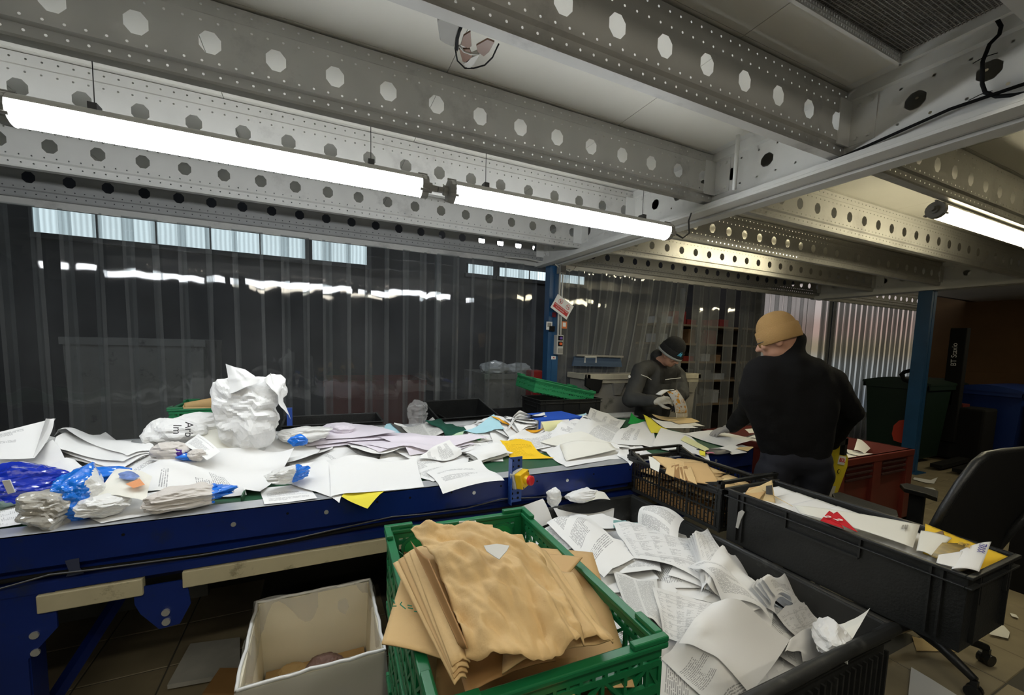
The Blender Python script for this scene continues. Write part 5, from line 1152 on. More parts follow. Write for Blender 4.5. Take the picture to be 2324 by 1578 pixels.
# ================================================================== PAPER
class HM:
    """height map that lets every sheet come to rest on the ones below it"""
    def __init__(s, x0, x1, y0, y1, fn, res=.01):
        s.x0, s.y0, s.res = x0, y0, res; s.nx = int((x1-x0)/res)+1; s.ny = int((y1-y0)/res)+1
        X, Y = np.meshgrid(x0+np.arange(s.nx)*res, y0+np.arange(s.ny)*res); s.Z = fn(X, Y).astype(float)
    def at(s, X, Y):
        fx = np.clip((np.asarray(X)-s.x0)/s.res, 0, s.nx-1.001); fy = np.clip((np.asarray(Y)-s.y0)/s.res, 0, s.ny-1.001)
        i = fx.astype(int); j = fy.astype(int); a = fx-i; b = fy-j; Z = s.Z
        return Z[j, i]*(1-a)*(1-b)+Z[j, i+1]*a*(1-b)+Z[j+1, i]*(1-a)*b+Z[j+1, i+1]*a*b
    def hit(s, px, py, z=1.0):
        for _ in range(8):
            p = Pz(px, py, z); z = .5*z+.5*float(s.at(p[0], p[1]))
        return Pz(px, py, z)
    def drape(s, q, lift=(0, 0, 0, 0), bend=0.0, seed=0, nu=13, nv=17, stiff=14, gap=.0012, wob=.002):
        q = [np.array(p[:2]) for p in q]; u = np.linspace(0, 1, nu); v = np.linspace(0, 1, nv); U, V = np.meshgrid(u, v)
        X = q[0][0]*(1-U)*(1-V)+q[1][0]*U*(1-V)+q[2][0]*U*V+q[3][0]*(1-U)*V; Y = q[0][1]*(1-U)*(1-V)+q[1][1]*U*(1-V)+q[2][1]*U*V+q[3][1]*(1-U)*V
        B = np.maximum.reduce([s.at(X+a, Y+b) for a in (-.006, 0, .006) for b in (-.006, 0, .006)]); Z = B.copy()
        for _ in range(stiff):
            P = np.pad(Z, 1, mode='reflect', reflect_type='odd'); A = (P[:-2, 1:-1]+P[2:, 1:-1]+P[1:-1, :-2]+P[1:-1, 2:])/4
            Z = np.maximum(A, B)
        Z = Z+gap; rr = random.Random(seed)
        L_ = sum(l*np.clip(1-np.hypot(U-cu, V-cv)/.8, 0, 1)**1.7 for l, (cu, cv) in zip(lift, ((0, 0), (1, 0), (1, 1), (0, 1))))
        L_ = L_+bend*4*np.clip(U*(1-U), 0, 1) if bend >= 0 else L_-bend*(4*(U-.5)**2)
        a = rr.uniform(0, 6); L_ = L_+wob*(1+np.sin(U*5+a)*np.cos(V*4+a*2)); Z = Z+L_
        # write back
        uu = np.linspace(0, 1, nu*4); vv = np.linspace(0, 1, nv*4); UU, VV = np.meshgrid(uu, vv)
        def bi(Aq): 
            fu, fv = UU*(nu-1), VV*(nv-1); i = np.minimum(fu.astype(int), nu-2); j = np.minimum(fv.astype(int), nv-2); a_, b_ = fu-i, fv-j
            return Aq[j, i]*(1-a_)*(1-b_)+Aq[j, i+1]*a_*(1-b_)+Aq[j+1, i]*(1-a_)*b_+Aq[j+1, i+1]*a_*b_
        XX, YY, ZZ = bi(X), bi(Y), bi(Z); I = np.round((XX-s.x0)/s.res).astype(int); J = np.round((YY-s.y0)/s.res).astype(int)
        ok = (I >= 0) & (I < s.nx) & (J >= 0) & (J < s.ny); np.maximum.at(s.Z, (J[ok], I[ok]), ZZ[ok]+.0006)
        vs = np.stack([X, Y, Z], -1).reshape(-1, 3); uvs = np.stack([U, V], -1).reshape(-1, 2)
        fs = [(j*nu+i, j*nu+i+1, (j+1)*nu+i+1, (j+1)*nu+i) for j in range(nv-1) for i in range(nu-1)]
        return vs, fs, uvs
RP = random.Random(21)
def a4(cx, cy, ang, w=.21, h=.297):
    c, s = math.cos(ang), math.sin(ang)
    return [(cx+x*c-y*s, cy+x*s+y*c) for x, y in ((-w/2, -h/2), (w/2, -h/2), (w/2, h/2), (-w/2, h/2))]
G = lambda X, Y, x, y, sx, sy, h: h*np.exp(-((X-x)/sx)**2-((Y-y)/sy)**2)
BELT = ZR-.010
def belt_base(X, Y):
    m = G(X, Y, -1.35, 2.6, .35, .3, .11)+G(X, Y, -.45, 2.5, .28, .26, .13)+G(X, Y, .06, 2.6, .3, .22, .10)+G(X, Y, .85, 2.62, .42, .24, .075)+G(X, Y, 1.62, 2.5, .4, .27, .10)+G(X, Y, -.85, 2.35, .3, .25, .05)
    z = BELT+np.where(m > .012, m-.012, 0)
    z = np.where((Y < YN+.085) & (Y > YN), np.maximum(z, ZR+.001), z); z = np.where((Y > YF-.075), np.maximum(z, ZR+.032), z)
    return np.where(Y < YN, ZR+.001-(YN-Y)*.55, z)
hb = HM(-2.2, 3.0, 1.62, 3.3, belt_base)
# the packed lower layers of the heap, nobody could count them
def mound(hm, fn, x0, x1, y0, y1, base, name, label, parent_m, amp=.006):
    n = 150; m_ = int(n*(y1-y0)/(x1-x0)); vs = []; 
    for j in range(m_+1):
        for i in range(n+1):
            x, y = x0+(x1-x0)*i/n, y0+(y1-y0)*j/m_; z = float(fn(np.array([[x]]), np.array([[y]]))[0, 0]); st = .006
            k = (z-base)/st; z2 = base+st*math.floor(k+.5*noise.noise((x*9, y*9, 0)))-.004
            vs.append((x, y, max(base-.004, z2)))
    fs = [(j*(n+1)+i, j*(n+1)+i+1, (j+1)*(n+1)+i+1, (j+1)*(n+1)+i) for j in range(m_) for i in range(n) if max(vs[j*(n+1)+i][2], vs[(j+1)*(n+1)+i+1][2], vs[j*(n+1)+i+1][2]) > base]
    o = MB().add(vs, fs).build(name, parent_m); tag(o, label, 'paper', kind='stuff'); return o
mound(hb, belt_base, -2.1, 2.4, 1.9, 3.04, BELT, 'packed_paper', 'densely packed paper forming the lower layers of the heap on the belt', PM['blank'])
WTS = [('blank', .36), ('letter', .24), ('faint', .14), ('dense', .07), ('table', .07), ('lilac', .07), ('cream', .05)]
def pick():
    r = RP.random()
    for k, w_ in WTS:
        r -= w_
        if r < 0: return k
    return 'blank'
cnt = 0
while cnt < 165:
    x, y = RP.uniform(-2.0, 2.15), RP.uniform(2.02, 2.94)
    if .62 < x < 1.7 and y < 2.2: continue
    if -.22 < x < .05 and y < 2.12: continue
    if x > 1.9 and y > 2.45: continue
    if belt_base(np.array([[x]]), np.array([[y]]))[0, 0] < BELT+.008 and RP.random() < .35: continue
    q = a4(x, y, RP.uniform(0, PI))
    if min(p[1] for p in q) < YN+.02 or max(p[1] for p in q) > YF-.06: continue
    lf_ = [max(0, RP.gauss(-.01, .022)) for _ in range(4)]
    v_, f_, u_ = hb.drape(q, lf_, RP.choice((0, 0, .006, .012, -.01)), seed=cnt, nu=9, nv=12)
    sheet_obj('loose_sheet', v_, f_, u_, PM[pick()], 'white office sheet lying loose in the heap of paper on the green belt', 'paper', 'loose sheets heaped on the belt'); cnt += 1
def dp(hm, corners, m, label, lift=(0, 0, 0, 0), bend=0.0, name='printed_sheet', cat='paper', **k):
    q = [hm.hit(*c) for c in corners]; v_, f_, u_ = hm.drape(q, lift, bend, seed=len(label)*7+int(corners[0][0]), **k)
    return sheet_obj(name, v_, f_, u_, PM[m] if isinstance(m, str) else m, label, cat, thick=.0 if cat == 'paper' else .002)
B_ = lambda *a, **k: dp(hb, *a, **k)
# far row of the belt, left to right
B_([(205, 1012), (262, 1003), (300, 1012), (240, 1030)], 'blank', 'flat white sheet near the far rail, left of the crumpled heap', name='blank_sheet')
B_([(800, 986), (868, 977), (876, 985), (815, 995)], 'blue', 'blue card by the far rail, left of the sky blue sheet', name='blue_card', cat='card')
B_([(792, 990), (815, 988), (820, 996), (796, 1000)], 'sky', 'small sky blue slip at the left end of the blue card', name='blue_slip')
B_([(862, 992), (885, 968), (930, 992), (925, 1000)], 'sky', 'sky blue sheet standing up left of the grey newspaper page', (0, .05, 0, 0), name='blue_sheet')
B_([(885, 962), (1000, 960), (1010, 990), (940, 1000)], mat('dark_print', (.1, .1, .09), .5, var=.5, vscale=9), 'dark glossy magazine page under the printed newspaper sheet', (0, .02, 0, 0), name='magazine_page')
B_([(912, 972), (982, 956), (1010, 985), (945, 1000)], 'grey', 'grey newspaper page with a white edge in front of the plastic bag', (.0, .03, .01, .0), name='newspaper_page')
B_([(965, 962), (1000, 958), (1062, 982), (1010, 984)], 'dgreen', 'dark green folder in front of the tipped black crate', (.02, .02, 0, 0), name='green_folder', cat='folder')
B_([(1005, 985), (1055, 980), (1050, 990), (985, 1000)], 'mint', 'pale mint slip right of the newspaper page', name='mint_slip')
B_([(1050, 980), (1120, 968), (1145, 975), (1080, 986)], 'sky', 'sky blue sheet curving over the far belt, right of the dark green folder', (0, .02, .0, 0), name='blue_sheet')
B_([(1055, 992), (1095, 992), (1090, 1002), (1058, 1000)], 'green', 'small bright green folder corner in the middle of the heap', name='green_folder', cat='folder')
B_([(1112, 976), (1140, 974), (1235, 980), (1190, 988)], 'orange', 'orange card under white sheets left of the blue binder', name='orange_card', cat='card')
for k in range(7):
    o_ = k*2.2
    B_([(1140+o_, 972-o_*.8), (1215+o_, 950-o_*.3), (1250-o_, 958+o_*.1), (1180, 982-o_)], 'blank' if k % 2 else 'letter', ['lowest', 'second', 'third', 'fourth', 'fifth', 'sixth', 'topmost'][k]+' white sheet of the loose stack left of the blue binder', (0, .0, .01, .004*k), name='stacked_sheet')
# binder
def binder():
    c = hb.hit(1225, 990); z = c[2]+.005
    p0 = Pz(1222, 985, z); p1 = Pz(1323, 975, z)
    xv = (p1-p0); xv[2] = 0; L_ = xv.length; xv.normalize(); yv = Vector((-xv[1], xv[0], 0)); Hh = .082; D = .27
    p0[2] += .012; g = Grp('ring_binder', p0, 'blue ring binder with a white label and ring hole, lying on the heap', 'binder')
    def bb(a0, a1, b0, b1, c0, c1): return MB().box(a0, a1, b0, b1, c0, c1, T=lambda a, b, c_: p0+xv*a+yv*b+Vector((0, 0, c_)))
    g.add(bb(0, L_, 0, .003, 0, Hh), 'spine', PM['blue']); g.add(bb(0, L_, .003, D, 0, .003), 'cover', PM['blue']); g.add(bb(0, L_, .003, D, Hh-.003, Hh), 'cover', PM['blue'])
    g.add(bb(.01, L_-.01, .03, D-.01, .006, Hh-.008), 'pages', PM['blank'])
    g.add(bb(L_*.04, L_*.66, -.0012, 0, Hh*.12, Hh*.88), 'label', SIGNW); g.add(bb(L_*.58, L_*.63, -.002, -.0012, Hh*.4, Hh*.62), 'label_print', M['dark'])
    hc = p0+xv*L_*.77+Vector((0, 0, Hh*.5)); nv_ = -yv
    g.add(MB().tube([hc, hc+nv_*.003], .0125, 18), 'ring', M['bolt']); g.add(MB().tube([hc+nv_*.0005, hc+nv_*.0035], .0085, 18), 'ring_hole', M['black'])
    X, Y = p0[0]+np.arange(0, L_, .008)[:, None]*xv[0]+np.arange(0, D, .008)[None, :]*yv[0], p0[1]+np.arange(0, L_, .008)[:, None]*xv[1]+np.arange(0, D, .008)[None, :]*yv[1]
    I = np.round((X-hb.x0)/hb.res).astype(int); J = np.round((Y-hb.y0)/hb.res).astype(int); np.maximum.at(hb.Z, (np.clip(J, 0, hb.ny-1), np.clip(I, 0, hb.nx-1)), z+Hh+.002)
    q0 = p0-yv*.012+Vector((0, 0, .002)); 
    vs, fs, uvs = patch(p0+xv*.03-yv*.035+Vector((0, 0, -.002)), p0+xv*(L_*.52)-yv*.030+Vector((0, 0, .0)), p0+xv*(L_*.5)-yv*.004+Vector((0, 0, Hh*.85)), p0+xv*.02-yv*.004+Vector((0, 0, Hh*.8)), bulge=(0, 0, .004), bv=-yv*.006)
    sheet_obj('yellow_note', vs, fs, uvs, PM['pale'], 'pale yellow note hanging over the spine of the blue binder', 'note')
binder()
B_([(1250, 952), (1330, 938), (1335, 948), (1262, 960)], 'blank', 'white sheet lying on top of the blue binder', name='blank_sheet')
v_, f_, u_ = patch(Py(1251, 937, 2.72), Py(1290, 950, 2.7), Py(1300, 953, 2.6), Py(1251, 946, 2.62), bv=(0, 0, -.012)); sheet_obj('blue_sheet', v_, f_, u_, PM['sky'], 'sky blue sheet curling up at the left on top of the binder', 'paper')
v_, f_, u_ = patch(Py(1288, 953, 2.62), Py(1322, 951, 2.6), Py(1331, 938, 2.68), Py(1300, 945, 2.7), bv=(0, 0, -.008)); sheet_obj('blue_sheet', v_, f_, u_, PM['sky'], 'sky blue sheet curling up at the right on top of the binder', 'paper')
# right part of the heap
B_([(1320, 960), (1340, 938), (1420, 955), (1400, 985)], 'letter', 'white sheet arching up right of the blue binder', (.02, .05, 0, 0), .02)
B_([(1425, 962), (1432, 945), (1465, 958), (1450, 968)], 'green', 'bright green card standing up behind the printed sheets', (0, .06, .02, 0), name='green_card', cat='card')
B_([(1295, 985), (1352, 957), (1432, 985), (1385, 1010)], 'dense', 'closely printed page stack lying tilted right of the blue binder', (0, .02, 0, 0))
B_([(1385, 1010), (1430, 965), (1480, 960), (1490, 1020)], 'faint', 'large lightly printed sheet between the dense page and the yellow card', (0, .0, .02, 0))
B_([(1458, 952), (1515, 975), (1495, 985), (1478, 985)], 'yellow', 'yellow card corner rising behind the white sheets near the belt end', (.05, 0, 0, .0), name='yellow_card', cat='card')
B_([(1150, 990), (1240, 985), (1290, 1010), (1220, 1025)], 'letter', 'printed sheet lying behind the amber page')
B_([(1225, 1005), (1320, 985), (1400, 1010), (1300, 1025)], 'cream', 'cream folded sheet above the white envelope', (0, .01, .0, .01), .01, name='cream_sheet')
B_([(1240, 1030), (1400, 1012), (1425, 1040), (1285, 1062)], 'blank', 'white sheet under the creased white envelope', name='blank_sheet')
B_([(1270, 1012), (1385, 1008), (1405, 1030), (1285, 1048)], 'cream', 'creased white envelope lying across the heap behind the mesh crate', (.0, .0, .025, .0), .012, name='white_envelope', cat='envelope')
B_([(1400, 1035), (1440, 1015), (1470, 1030), (1430, 1060)], 'blank', 'white stack of sheets just behind the corner of the mesh crate', name='blank_sheet')
B_([(1480, 1015), (1500, 975), (1560, 985), (1612, 1052)], 'blank', 'large blank sheet hanging over the belt edge above the mesh crate', (0, .01, 0, 0), .01, name='blank_sheet')
B_([(1134, 1006), (1205, 1010), (1258, 1042), (1165, 1043)], 'amber', 'amber printed page in the middle of the belt', (.01, .01, .0, .0))
for k in range(5):
    B_([(1060-k*6, 1040-k*3), (1130, 1022-k*2), (1165-k*3, 1030), (1090, 1050-k*2)], ['blank', 'letter', 'blank', 'grey', 'blank'][k], ['bottom', 'second', 'middle', 'fourth', 'top'][k]+' sheet of the wavy stack left of the amber page', (.0, .008, 0, .008), name='stacked_sheet')
# lilac tinted continuous sheets
LIL = ['first', 'second', 'third', 'fourth', 'fifth', 'sixth']
for k, q in enumerate(([(690, 985), (900, 985), (1010, 1012), (720, 1020)], [(770, 1002), (1000, 990), (1080, 1012), (860, 1028)], [(640, 990), (860, 978), (960, 1000), (700, 1015)], [(850, 992), (1060, 990), (1115, 1000), (930, 1022)], [(720, 972), (800, 965), (900, 990), (740, 1000)], [(830, 1010), (1000, 1012), (1080, 1020), (880, 1038)])):
    B_(q, 'lilac', LIL[k]+' of the long lilac tinted sheets spread behind the blank papers', (0, 0, .006*k, 0), .0, name='lilac_sheet')
B_([(952, 1048), (955, 1022), (1020, 1008), (1048, 1040)], 'letter', 'printed letter half under the sheet that hangs over the blue edge', (.01, .0, .02, 0))
B_([(590, 1112), (700, 1098), (720, 1135), (600, 1150)], 'letter', 'printed sheet at the near belt edge, right of the open green patch')
B_([(700, 1060), (800, 1025), (900, 1050), (740, 1100)], 'blank', 'blank white sheet behind the pair of large blank ones', (0, .01, 0, 0), name='blank_sheet')
B_([(640, 1100), (730, 1050), (800, 1095), (770, 1145)], 'blank', 'blank sheet with a raised edge left of the yellow one', (.0, .02, .0, 0), .008, name='blank_sheet')
B_([(775, 1133), (790, 1117), (880, 1112), (834, 1158)], 'yellow', 'bright yellow sheet hanging over the blue conveyor edge', (0, .0, .0, .0), name='yellow_sheet')
B_([(748, 1060), (945, 1042), (962, 1110), (752, 1130)], 'blank', 'large blank sheet lying flat at the near edge of the belt', (0, 0, .0, 0), name='blank_sheet')
B_([(968, 1075), (1090, 1045), (1145, 1094), (1005, 1124)], 'faint', 'printed letter hanging over the blue edge left of the emergency stop', (0, .0, .0, .0), .012)
# left part
for k in range(4):
    B_([(330+k*9, 1040-k*5), (260+k*10, 1075-k*6), (100+k*8, 1040-k*10), (210+k*10, 1010-k*8)], 'blank' if k != 2 else 'faint', ['lowest', 'second', 'third', 'uppermost'][k]+' long white sheet of the sagging bundle at the left', (0, .0, .03, 0.01), name='blank_sheet')
B_([(-40, 1040), (90, 1010), (170, 1075), (30, 1120)], 'blank', 'large blank sheet at the left edge of the frame under the curled letter', (0, 0, 0, 0), name='blank_sheet')
B_([(60, 1075), (170, 1060), (230, 1110), (110, 1120)], 'blank', 'blank sheet behind the bright blue bag', (0, .02, 0, 0), name='blank_sheet')
B_([(170, 1160), (360, 1120), (400, 1160), (230, 1190)], 'blank', 'white sheet along the metal edge right of the bright blue bag', name='blank_sheet')
B_([(330, 1052), (560, 1030), (668, 1040), (590, 1125)], 'blank', 'very large blank sheet sagging in front of the crumpled paper ball', (0, .01, .035, 0), -.012, name='blank_sheet', stiff=30)
B_([(310, 1120), (335, 1060), (520, 1085), (560, 1128)], 'faint', 'lightly printed white sheet behind the crumpled wrapper', (0, 0, 0, 0))
v_, f_, u_ = patch(Py(-45, 1035, 2.25), Py(78, 1040, 2.3), Py(122, 950, 2.55), Py(-40, 990, 2.5), bulge=(0, -.03, .0), bv=(0, .04, .0)); sheet_obj('curled_letter', v_, f_, u_, PM['faint'], 'printed letter standing curled up at the left edge of the frame', 'paper')
v_, f_, u_ = patch(Py(76, 1038, 2.3), Py(88, 1022, 2.4), Py(126, 950, 2.6), Py(104, 950, 2.5), bulge=(.0, -.01, .0)); sheet_obj('folded_corner', v_, f_, u_, PM['blank'], 'white folded strip beside the curled letter at the left', 'paper')
v_, f_, u_ = patch(Py(92, 990, 2.75), Py(195, 1040, 2.6), Py(190, 1047, 2.6), Py(80, 1020, 2.75), bulge=(0, -.02, .0)); sheet_obj('shaded_sheet', v_, f_, u_, PM['blank'], 'sheet standing on edge and casting shade behind the curled letter', 'paper')
# the cartoon page becomes a plain picture page in the same colours
pg = sheet_obj('picture_page', *patch(Pz(222, 1128, .975), Pz(330, 1138, .955), Pz(345, 1080, 1.02), Pz(258, 1068, 1.03), bulge=(0, 0, .012), cr=.006, seed=4, ncr=12), PM['cream'], 'creased cream page with a blue and orange picture right of the blue bag', 'paper')
pp = empty('pic', (0, 0, 0)); bpy.data.objects.remove(pp)
bl_ = mat('picture_blue', (.16, .24, .52), .6, 0, var=.5, vscale=40); orr = mat('picture_orange', (.72, .30, .12), .6)
def onpage(u, v): 
    a = Pz(222, 1128, .975); b = Pz(330, 1138, .955); c = Pz(345, 1080, 1.02); d = Pz(258, 1068, 1.03); n_ = (b-a).cross(d-a).normalized()
    return a*(1-u)*(1-v)+b*u*(1-v)+c*u*v+d*(1-u)*v+Vector((0, 0, .012))*4*u*(1-u)+n_*.014
put(MB().add([onpage(.5+.24*math.cos(a)*(1+.15*math.sin(5*a)), .66+.17*math.sin(a)) for a in [k*2*PI/22 for k in range(22)]], [tuple(range(22))]).build('blue_shape', bl_), pg)
put(MB().add([onpage(u, v)+Vector((0, 0, .001)) for u, v in ((.52, .32), (.72, .22), (.93, .46), (.78, .62))], [(0, 1, 2, 3)]).build('orange_shape', orr), pg)
# ------------------------------------------------------------------ crumpled things
def crumpled(name, c, r, m, label, cat='paper', seed=0, planes=46, jit=.16, crease=.10, sub=5, split=None, smooth=False, flat=0.0, rot=0.0, parent=None, dscale=3.2):
    import bmesh
    rr = random.Random(seed); N_ = []
    for k in range(planes):
        v = Vector((rr.gauss(0, 1), rr.gauss(0, 1), rr.gauss(0, 1))).normalized(); N_.append((v, 1-rr.uniform(0, jit)))
    nn_ = np.array([list(v) for v, d in N_]); dd_ = np.array([d for v, d in N_])
    bm = bmesh.new(); bmesh.ops.create_icosphere(bm, subdivisions=sub, radius=1); cr_, sr_ = math.cos(rot), math.sin(rot)
    for v in bm.verts:
        d = v.co.normalized(); dots = nn_ @ np.array(d); t = np.where(dots > .05, dd_/np.maximum(dots, .05), 99).min()
        ua = math.atan2(d.y, d.x)/(2*PI); va = d.z*.5; kk = round(dscale*2.2); wq = .05*noise.noise(d*2.5+Vector((seed, 0, 0)))
        def tw(f_, s_): 
            uu = (ua+.5+wq)*f_; m_ = 1.0; return tri2(uu, (va+wq)*f_*1.0, s_)-.5
        fade = min(1.0, (PI-abs(math.atan2(d.y, d.x)))*2.5)*min(1, (1-abs(d.z))*6)
        t *= 1-crease*.35+crease*fade*(2.2*tw(kk, seed)+1.1*tw(kk*2.3, seed+2)+.5*tw(kk*5, seed+7))
        p = Vector((d.x*r[0], d.y*r[1], d.z*r[2]))*t
        if flat and p.z < -r[2]*flat: p.z = -r[2]*flat
        v.co = Vector(c)+Vector((p.x*cr_-p.y*sr_, p.x*sr_+p.y*cr_, p.z))
    me = bpy.data.meshes.new(name); bm.to_mesh(me); bm.free()
    ms = m if isinstance(m, (list, tuple)) else [m]
    for q in ms: me.materials.append(q)
    if split:
        for p in me.polygons: p.material_index = split(p.center-Vector(c))
    if smooth: me.polygons.foreach_set('use_smooth', [True]*len(me.polygons))
    o = bpy.data.objects.new(name, me); COL.objects.link(o)
    if parent: put(o, parent)
    else: tag(o, label, cat)
    return o
bagw = mat('white_plastic_film', (.75, .75, .73), .3, coat=.3); bagb = mat('bright_blue_film', (.01, .17, .72), .22, coat=.4); bagn = mat('deep_blue_film', (.008, .03, .42), .2, coat=.5); bagg = mat('grey_green_film', (.16, .24, .22), .3, coat=.4)
bagt = mat('beige_grey_film', (.42, .40, .35), .28, coat=.4, var=.3, vscale=20); crem = mat('crumpled_wrapper', (.62, .58, .54), .6)
WP = PM['blank']
bc = Py(566, 930, 2.38)
crumpled('crumpled_paper_ball', bc+Vector((0, 0, .0)), (.185, .17, .235), WP, 'huge crumpled white paper ball towering over the heap on the belt', seed=5, planes=34, jit=.34, crease=.16, dscale=2.6, flat=.95)
v_, f_, u_ = patch(Py(525, 895, 2.30), Py(590, 862, 2.28), Py(555, 838, 2.33), Py(512, 826, 2.38), cr=.01, seed=8, bulge=(0, -.02, 0)); sheet_obj('torn_paper_flap', v_, f_, u_, WP, 'pointed white flap sticking up from the top of the paper ball', 'paper')
v_, f_, u_ = patch(Py(600, 860, 2.30), Py(655, 955, 2.28), Py(640, 890, 2.40), Py(612, 848, 2.40), cr=.012, seed=3, bulge=(.0, -.03, 0)); sheet_obj('torn_paper_flap', v_, f_, u_, WP, 'rough torn white edge along the right side of the paper ball', 'paper')
arb = crumpled('crumpled_paper', Py(405, 985, 2.42), (.12, .09, .075), WP, 'crumpled white sheet with handwriting left of the paper ball', seed=12, crease=.12, sub=4)
tg = Pz(417, 968, 1.09); 
crumpled('crumpled_paper', Py(450, 962, 2.50), (.13, .09, .06), WP, 'crumpled white paper between the green crate and the paper ball', seed=14, crease=.12, sub=4)
crumpled('crumpled_paper', Py(365, 985, 2.45), (.075, .07, .08), WP, 'upright folded white paper at the left end of the crumpled group', seed=17, crease=.10, sub=4)
crumpled('crumpled_paper', Py(385, 1025, 2.22), (.075, .05, .05), crem, 'small crumpled off white paper beside the purple piece', seed=21, crease=.14, sub=4)
crumpled('purple_wrapper', Py(405, 1030, 2.20), (.035, .03, .03), PM['purple'], 'small purple wrapper among the crumpled paper', 'wrapper', seed=3, sub=3)
crumpled('blue_wrapper', Py(425, 1037, 2.18), (.04, .03, .018), bagb, 'small blue wrapper right of the purple one', 'wrapper', seed=4, sub=3)
crumpled('crumpled_paper', Py(447, 1033, 2.16), (.035, .03, .028), crem, 'small round crumpled paper right of the blue wrapper', seed=26, sub=4)
v_, f_, u_ = patch(Py(415, 1010, 2.25), Py(470, 1045, 2.12), Py(500, 1025, 2.18), Py(450, 985, 2.35), bulge=(0, -.01, .01)); sheet_obj('printed_sheet', v_, f_, u_, PM['letter'], 'grey printed letter leaning against the foot of the paper ball', 'paper')
ptxt = text('Arb\nIm', .045, M['dark'], None, mat4=frame(Py(415, 975, 2.31), (-.05, 0, -1), (-.1, -1, .1)), name='handwriting'); ptxt.parent = arb
def sp(axis, thr, sc=7, sd=0): return lambda p: 1 if (p[axis]+.02*noise.noise(p*sc*3+Vector((sd, 0, 0)))) > thr else 0
c = Pz(30, 1105, .97); sk1 = crumpled('plastic_mail_sack', c, (.17, .12, .095), [bagg, bagn], 'deep blue and grey green plastic bag cut by the left edge of the frame', 'bag', seed=31, crease=.09, sub=5, split=sp(2, -.03), flat=.8)
g2 = MB().prism([Py(4, 1092, 1.905), Py(22, 1090, 1.905), Py(34, 1118, 1.905), Py(18, 1122, 1.905)], (0, .004, 0)); g2.build('bag_label', SIGNW, sk1)
c = Pz(110, 1155, .95); crumpled('plastic_bag', c, (.085, .07, .075), bagt, 'crumpled beige grey plastic bag between the two blue ones', 'bag', seed=33, crease=.14, sub=5, flat=.8)
c = Pz(178, 1130, .965); sk2 = crumpled('plastic_mail_sack', c, (.085, .085, .10), [bagb, bagw], 'bright blue and white plastic bag at the near belt edge', 'bag', seed=37, crease=.11, sub=5, split=sp(0, .045), flat=.75)
MB().prism([Py(165, 1123, 1.89), Py(180, 1125, 1.89), Py(190, 1165, 1.89), Py(168, 1168, 1.89)], (0, .004, 0)).build('bag_label', SIGNW, sk2)
c = Pz(188, 1092, 1.0); crumpled('plastic_mail_sack', c+Vector((.03, .05, 0)), (.12, .05, .035), bagb, 'flat bright blue plastic strip behind the bright blue bag', 'bag', seed=39, crease=.1, sub=4)
c = Pz(235, 1148, .945); sk3 = crumpled('white_pouch', c, (.08, .06, .04), bagw, 'white crumpled pouch with a black cross beside the bright blue bag', 'pouch', seed=41, crease=.12, sub=5)
cp = Py(218, 1142, 1.925); mb = MB().box(cp[0]-.010, cp[0]+.010, cp[1]-.004, cp[1], cp[2]-.003, cp[2]+.003); mb.box(cp[0]-.003, cp[0]+.003, cp[1]-.0045, cp[1], cp[2]-.010, cp[2]+.010); mb.build('black_cross', M['black'], sk3)
c = Pz(425, 1128, .945); crumpled('crumpled_wrapper', c, (.15, .07, .05), [crem, bagb], 'crumpled off white wrapper with a blue end at the near belt edge', 'wrapper', seed=43, crease=.15, sub=5, split=sp(0, .075), rot=.25, planes=60)
c = Pz(655, 1078, .965); crumpled('plastic_mail_sack', c, (.09, .05, .04), [bagw, bagb], 'white and blue plastic wrapper right of the very large sheet', 'bag', seed=47, crease=.13, sub=5, split=sp(0, .02), rot=.3)
c = Pz(690, 985, 1.05); crumpled('plastic_mail_sack', c, (.13, .07, .045), bagw, 'white plastic sack right of the paper ball', 'bag', seed=49, crease=.12, sub=5, rot=.35)
c = Pz(678, 997, 1.075); crumpled('blue_wrapper', c+Vector((0, -.03, 0)), (.045, .02, .028), bagb, 'bright blue patch of wrapper on the sack right of the paper ball', 'wrapper', seed=50, sub=4)
c = Pz(775, 975, 1.04); crumpled('crumpled_paper', c, (.075, .06, .035), PM['lilac'], 'rounded lilac white paper bulging up above the lilac sheets', 'paper', seed=53, crease=.1, sub=4)
tag(MB().box(*(lambda p: (p[0]-.015, p[0]+.015, p[1], p[1]+.03, p[2]-.06, p[2]+.05))(Py(657, 945, 2.9))).build('blue_bracket', mat('blue_bracket2', (.02, .06, .28), .4)), 'small blue perforated bracket on the far rail right of the paper ball', 'bracket')
cbag, N, L = new_mat('clear_bag_film'); b = N['Principled BSDF']; b.inputs['Base Color'].default_value = (.8, .8, .8, 1); b.inputs['Roughness'].default_value = .08; b.inputs['Alpha'].default_value = .16; b.inputs['Specular IOR Level'].default_value = 1.0
crumpled('clear_plastic_bag', Py(947, 938, 3.05), (.11, .08, .13), cbag, 'crumpled clear plastic bag standing at the far rail left of the tipped crate', 'bag', seed=61, crease=.2, sub=5, planes=70, jit=.35, dscale=3.5)
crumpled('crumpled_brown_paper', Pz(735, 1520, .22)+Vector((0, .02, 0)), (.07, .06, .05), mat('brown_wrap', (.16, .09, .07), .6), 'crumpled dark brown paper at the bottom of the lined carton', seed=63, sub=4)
crumpled('crumpled_paper', Pz(660, 1530, .15), (.06, .05, .04), M['kraft'], 'crumpled tan paper in the lined carton beside the brown one', seed=64, sub=4)
tag(MB().box(LXa+.03, LXb-.03, LYa+.03, LYb-.03, .02, .16).build('carton_filling', M['kraft2']), 'brown paper layer filling the bottom of the lined carton', 'paper', kind='stuff')
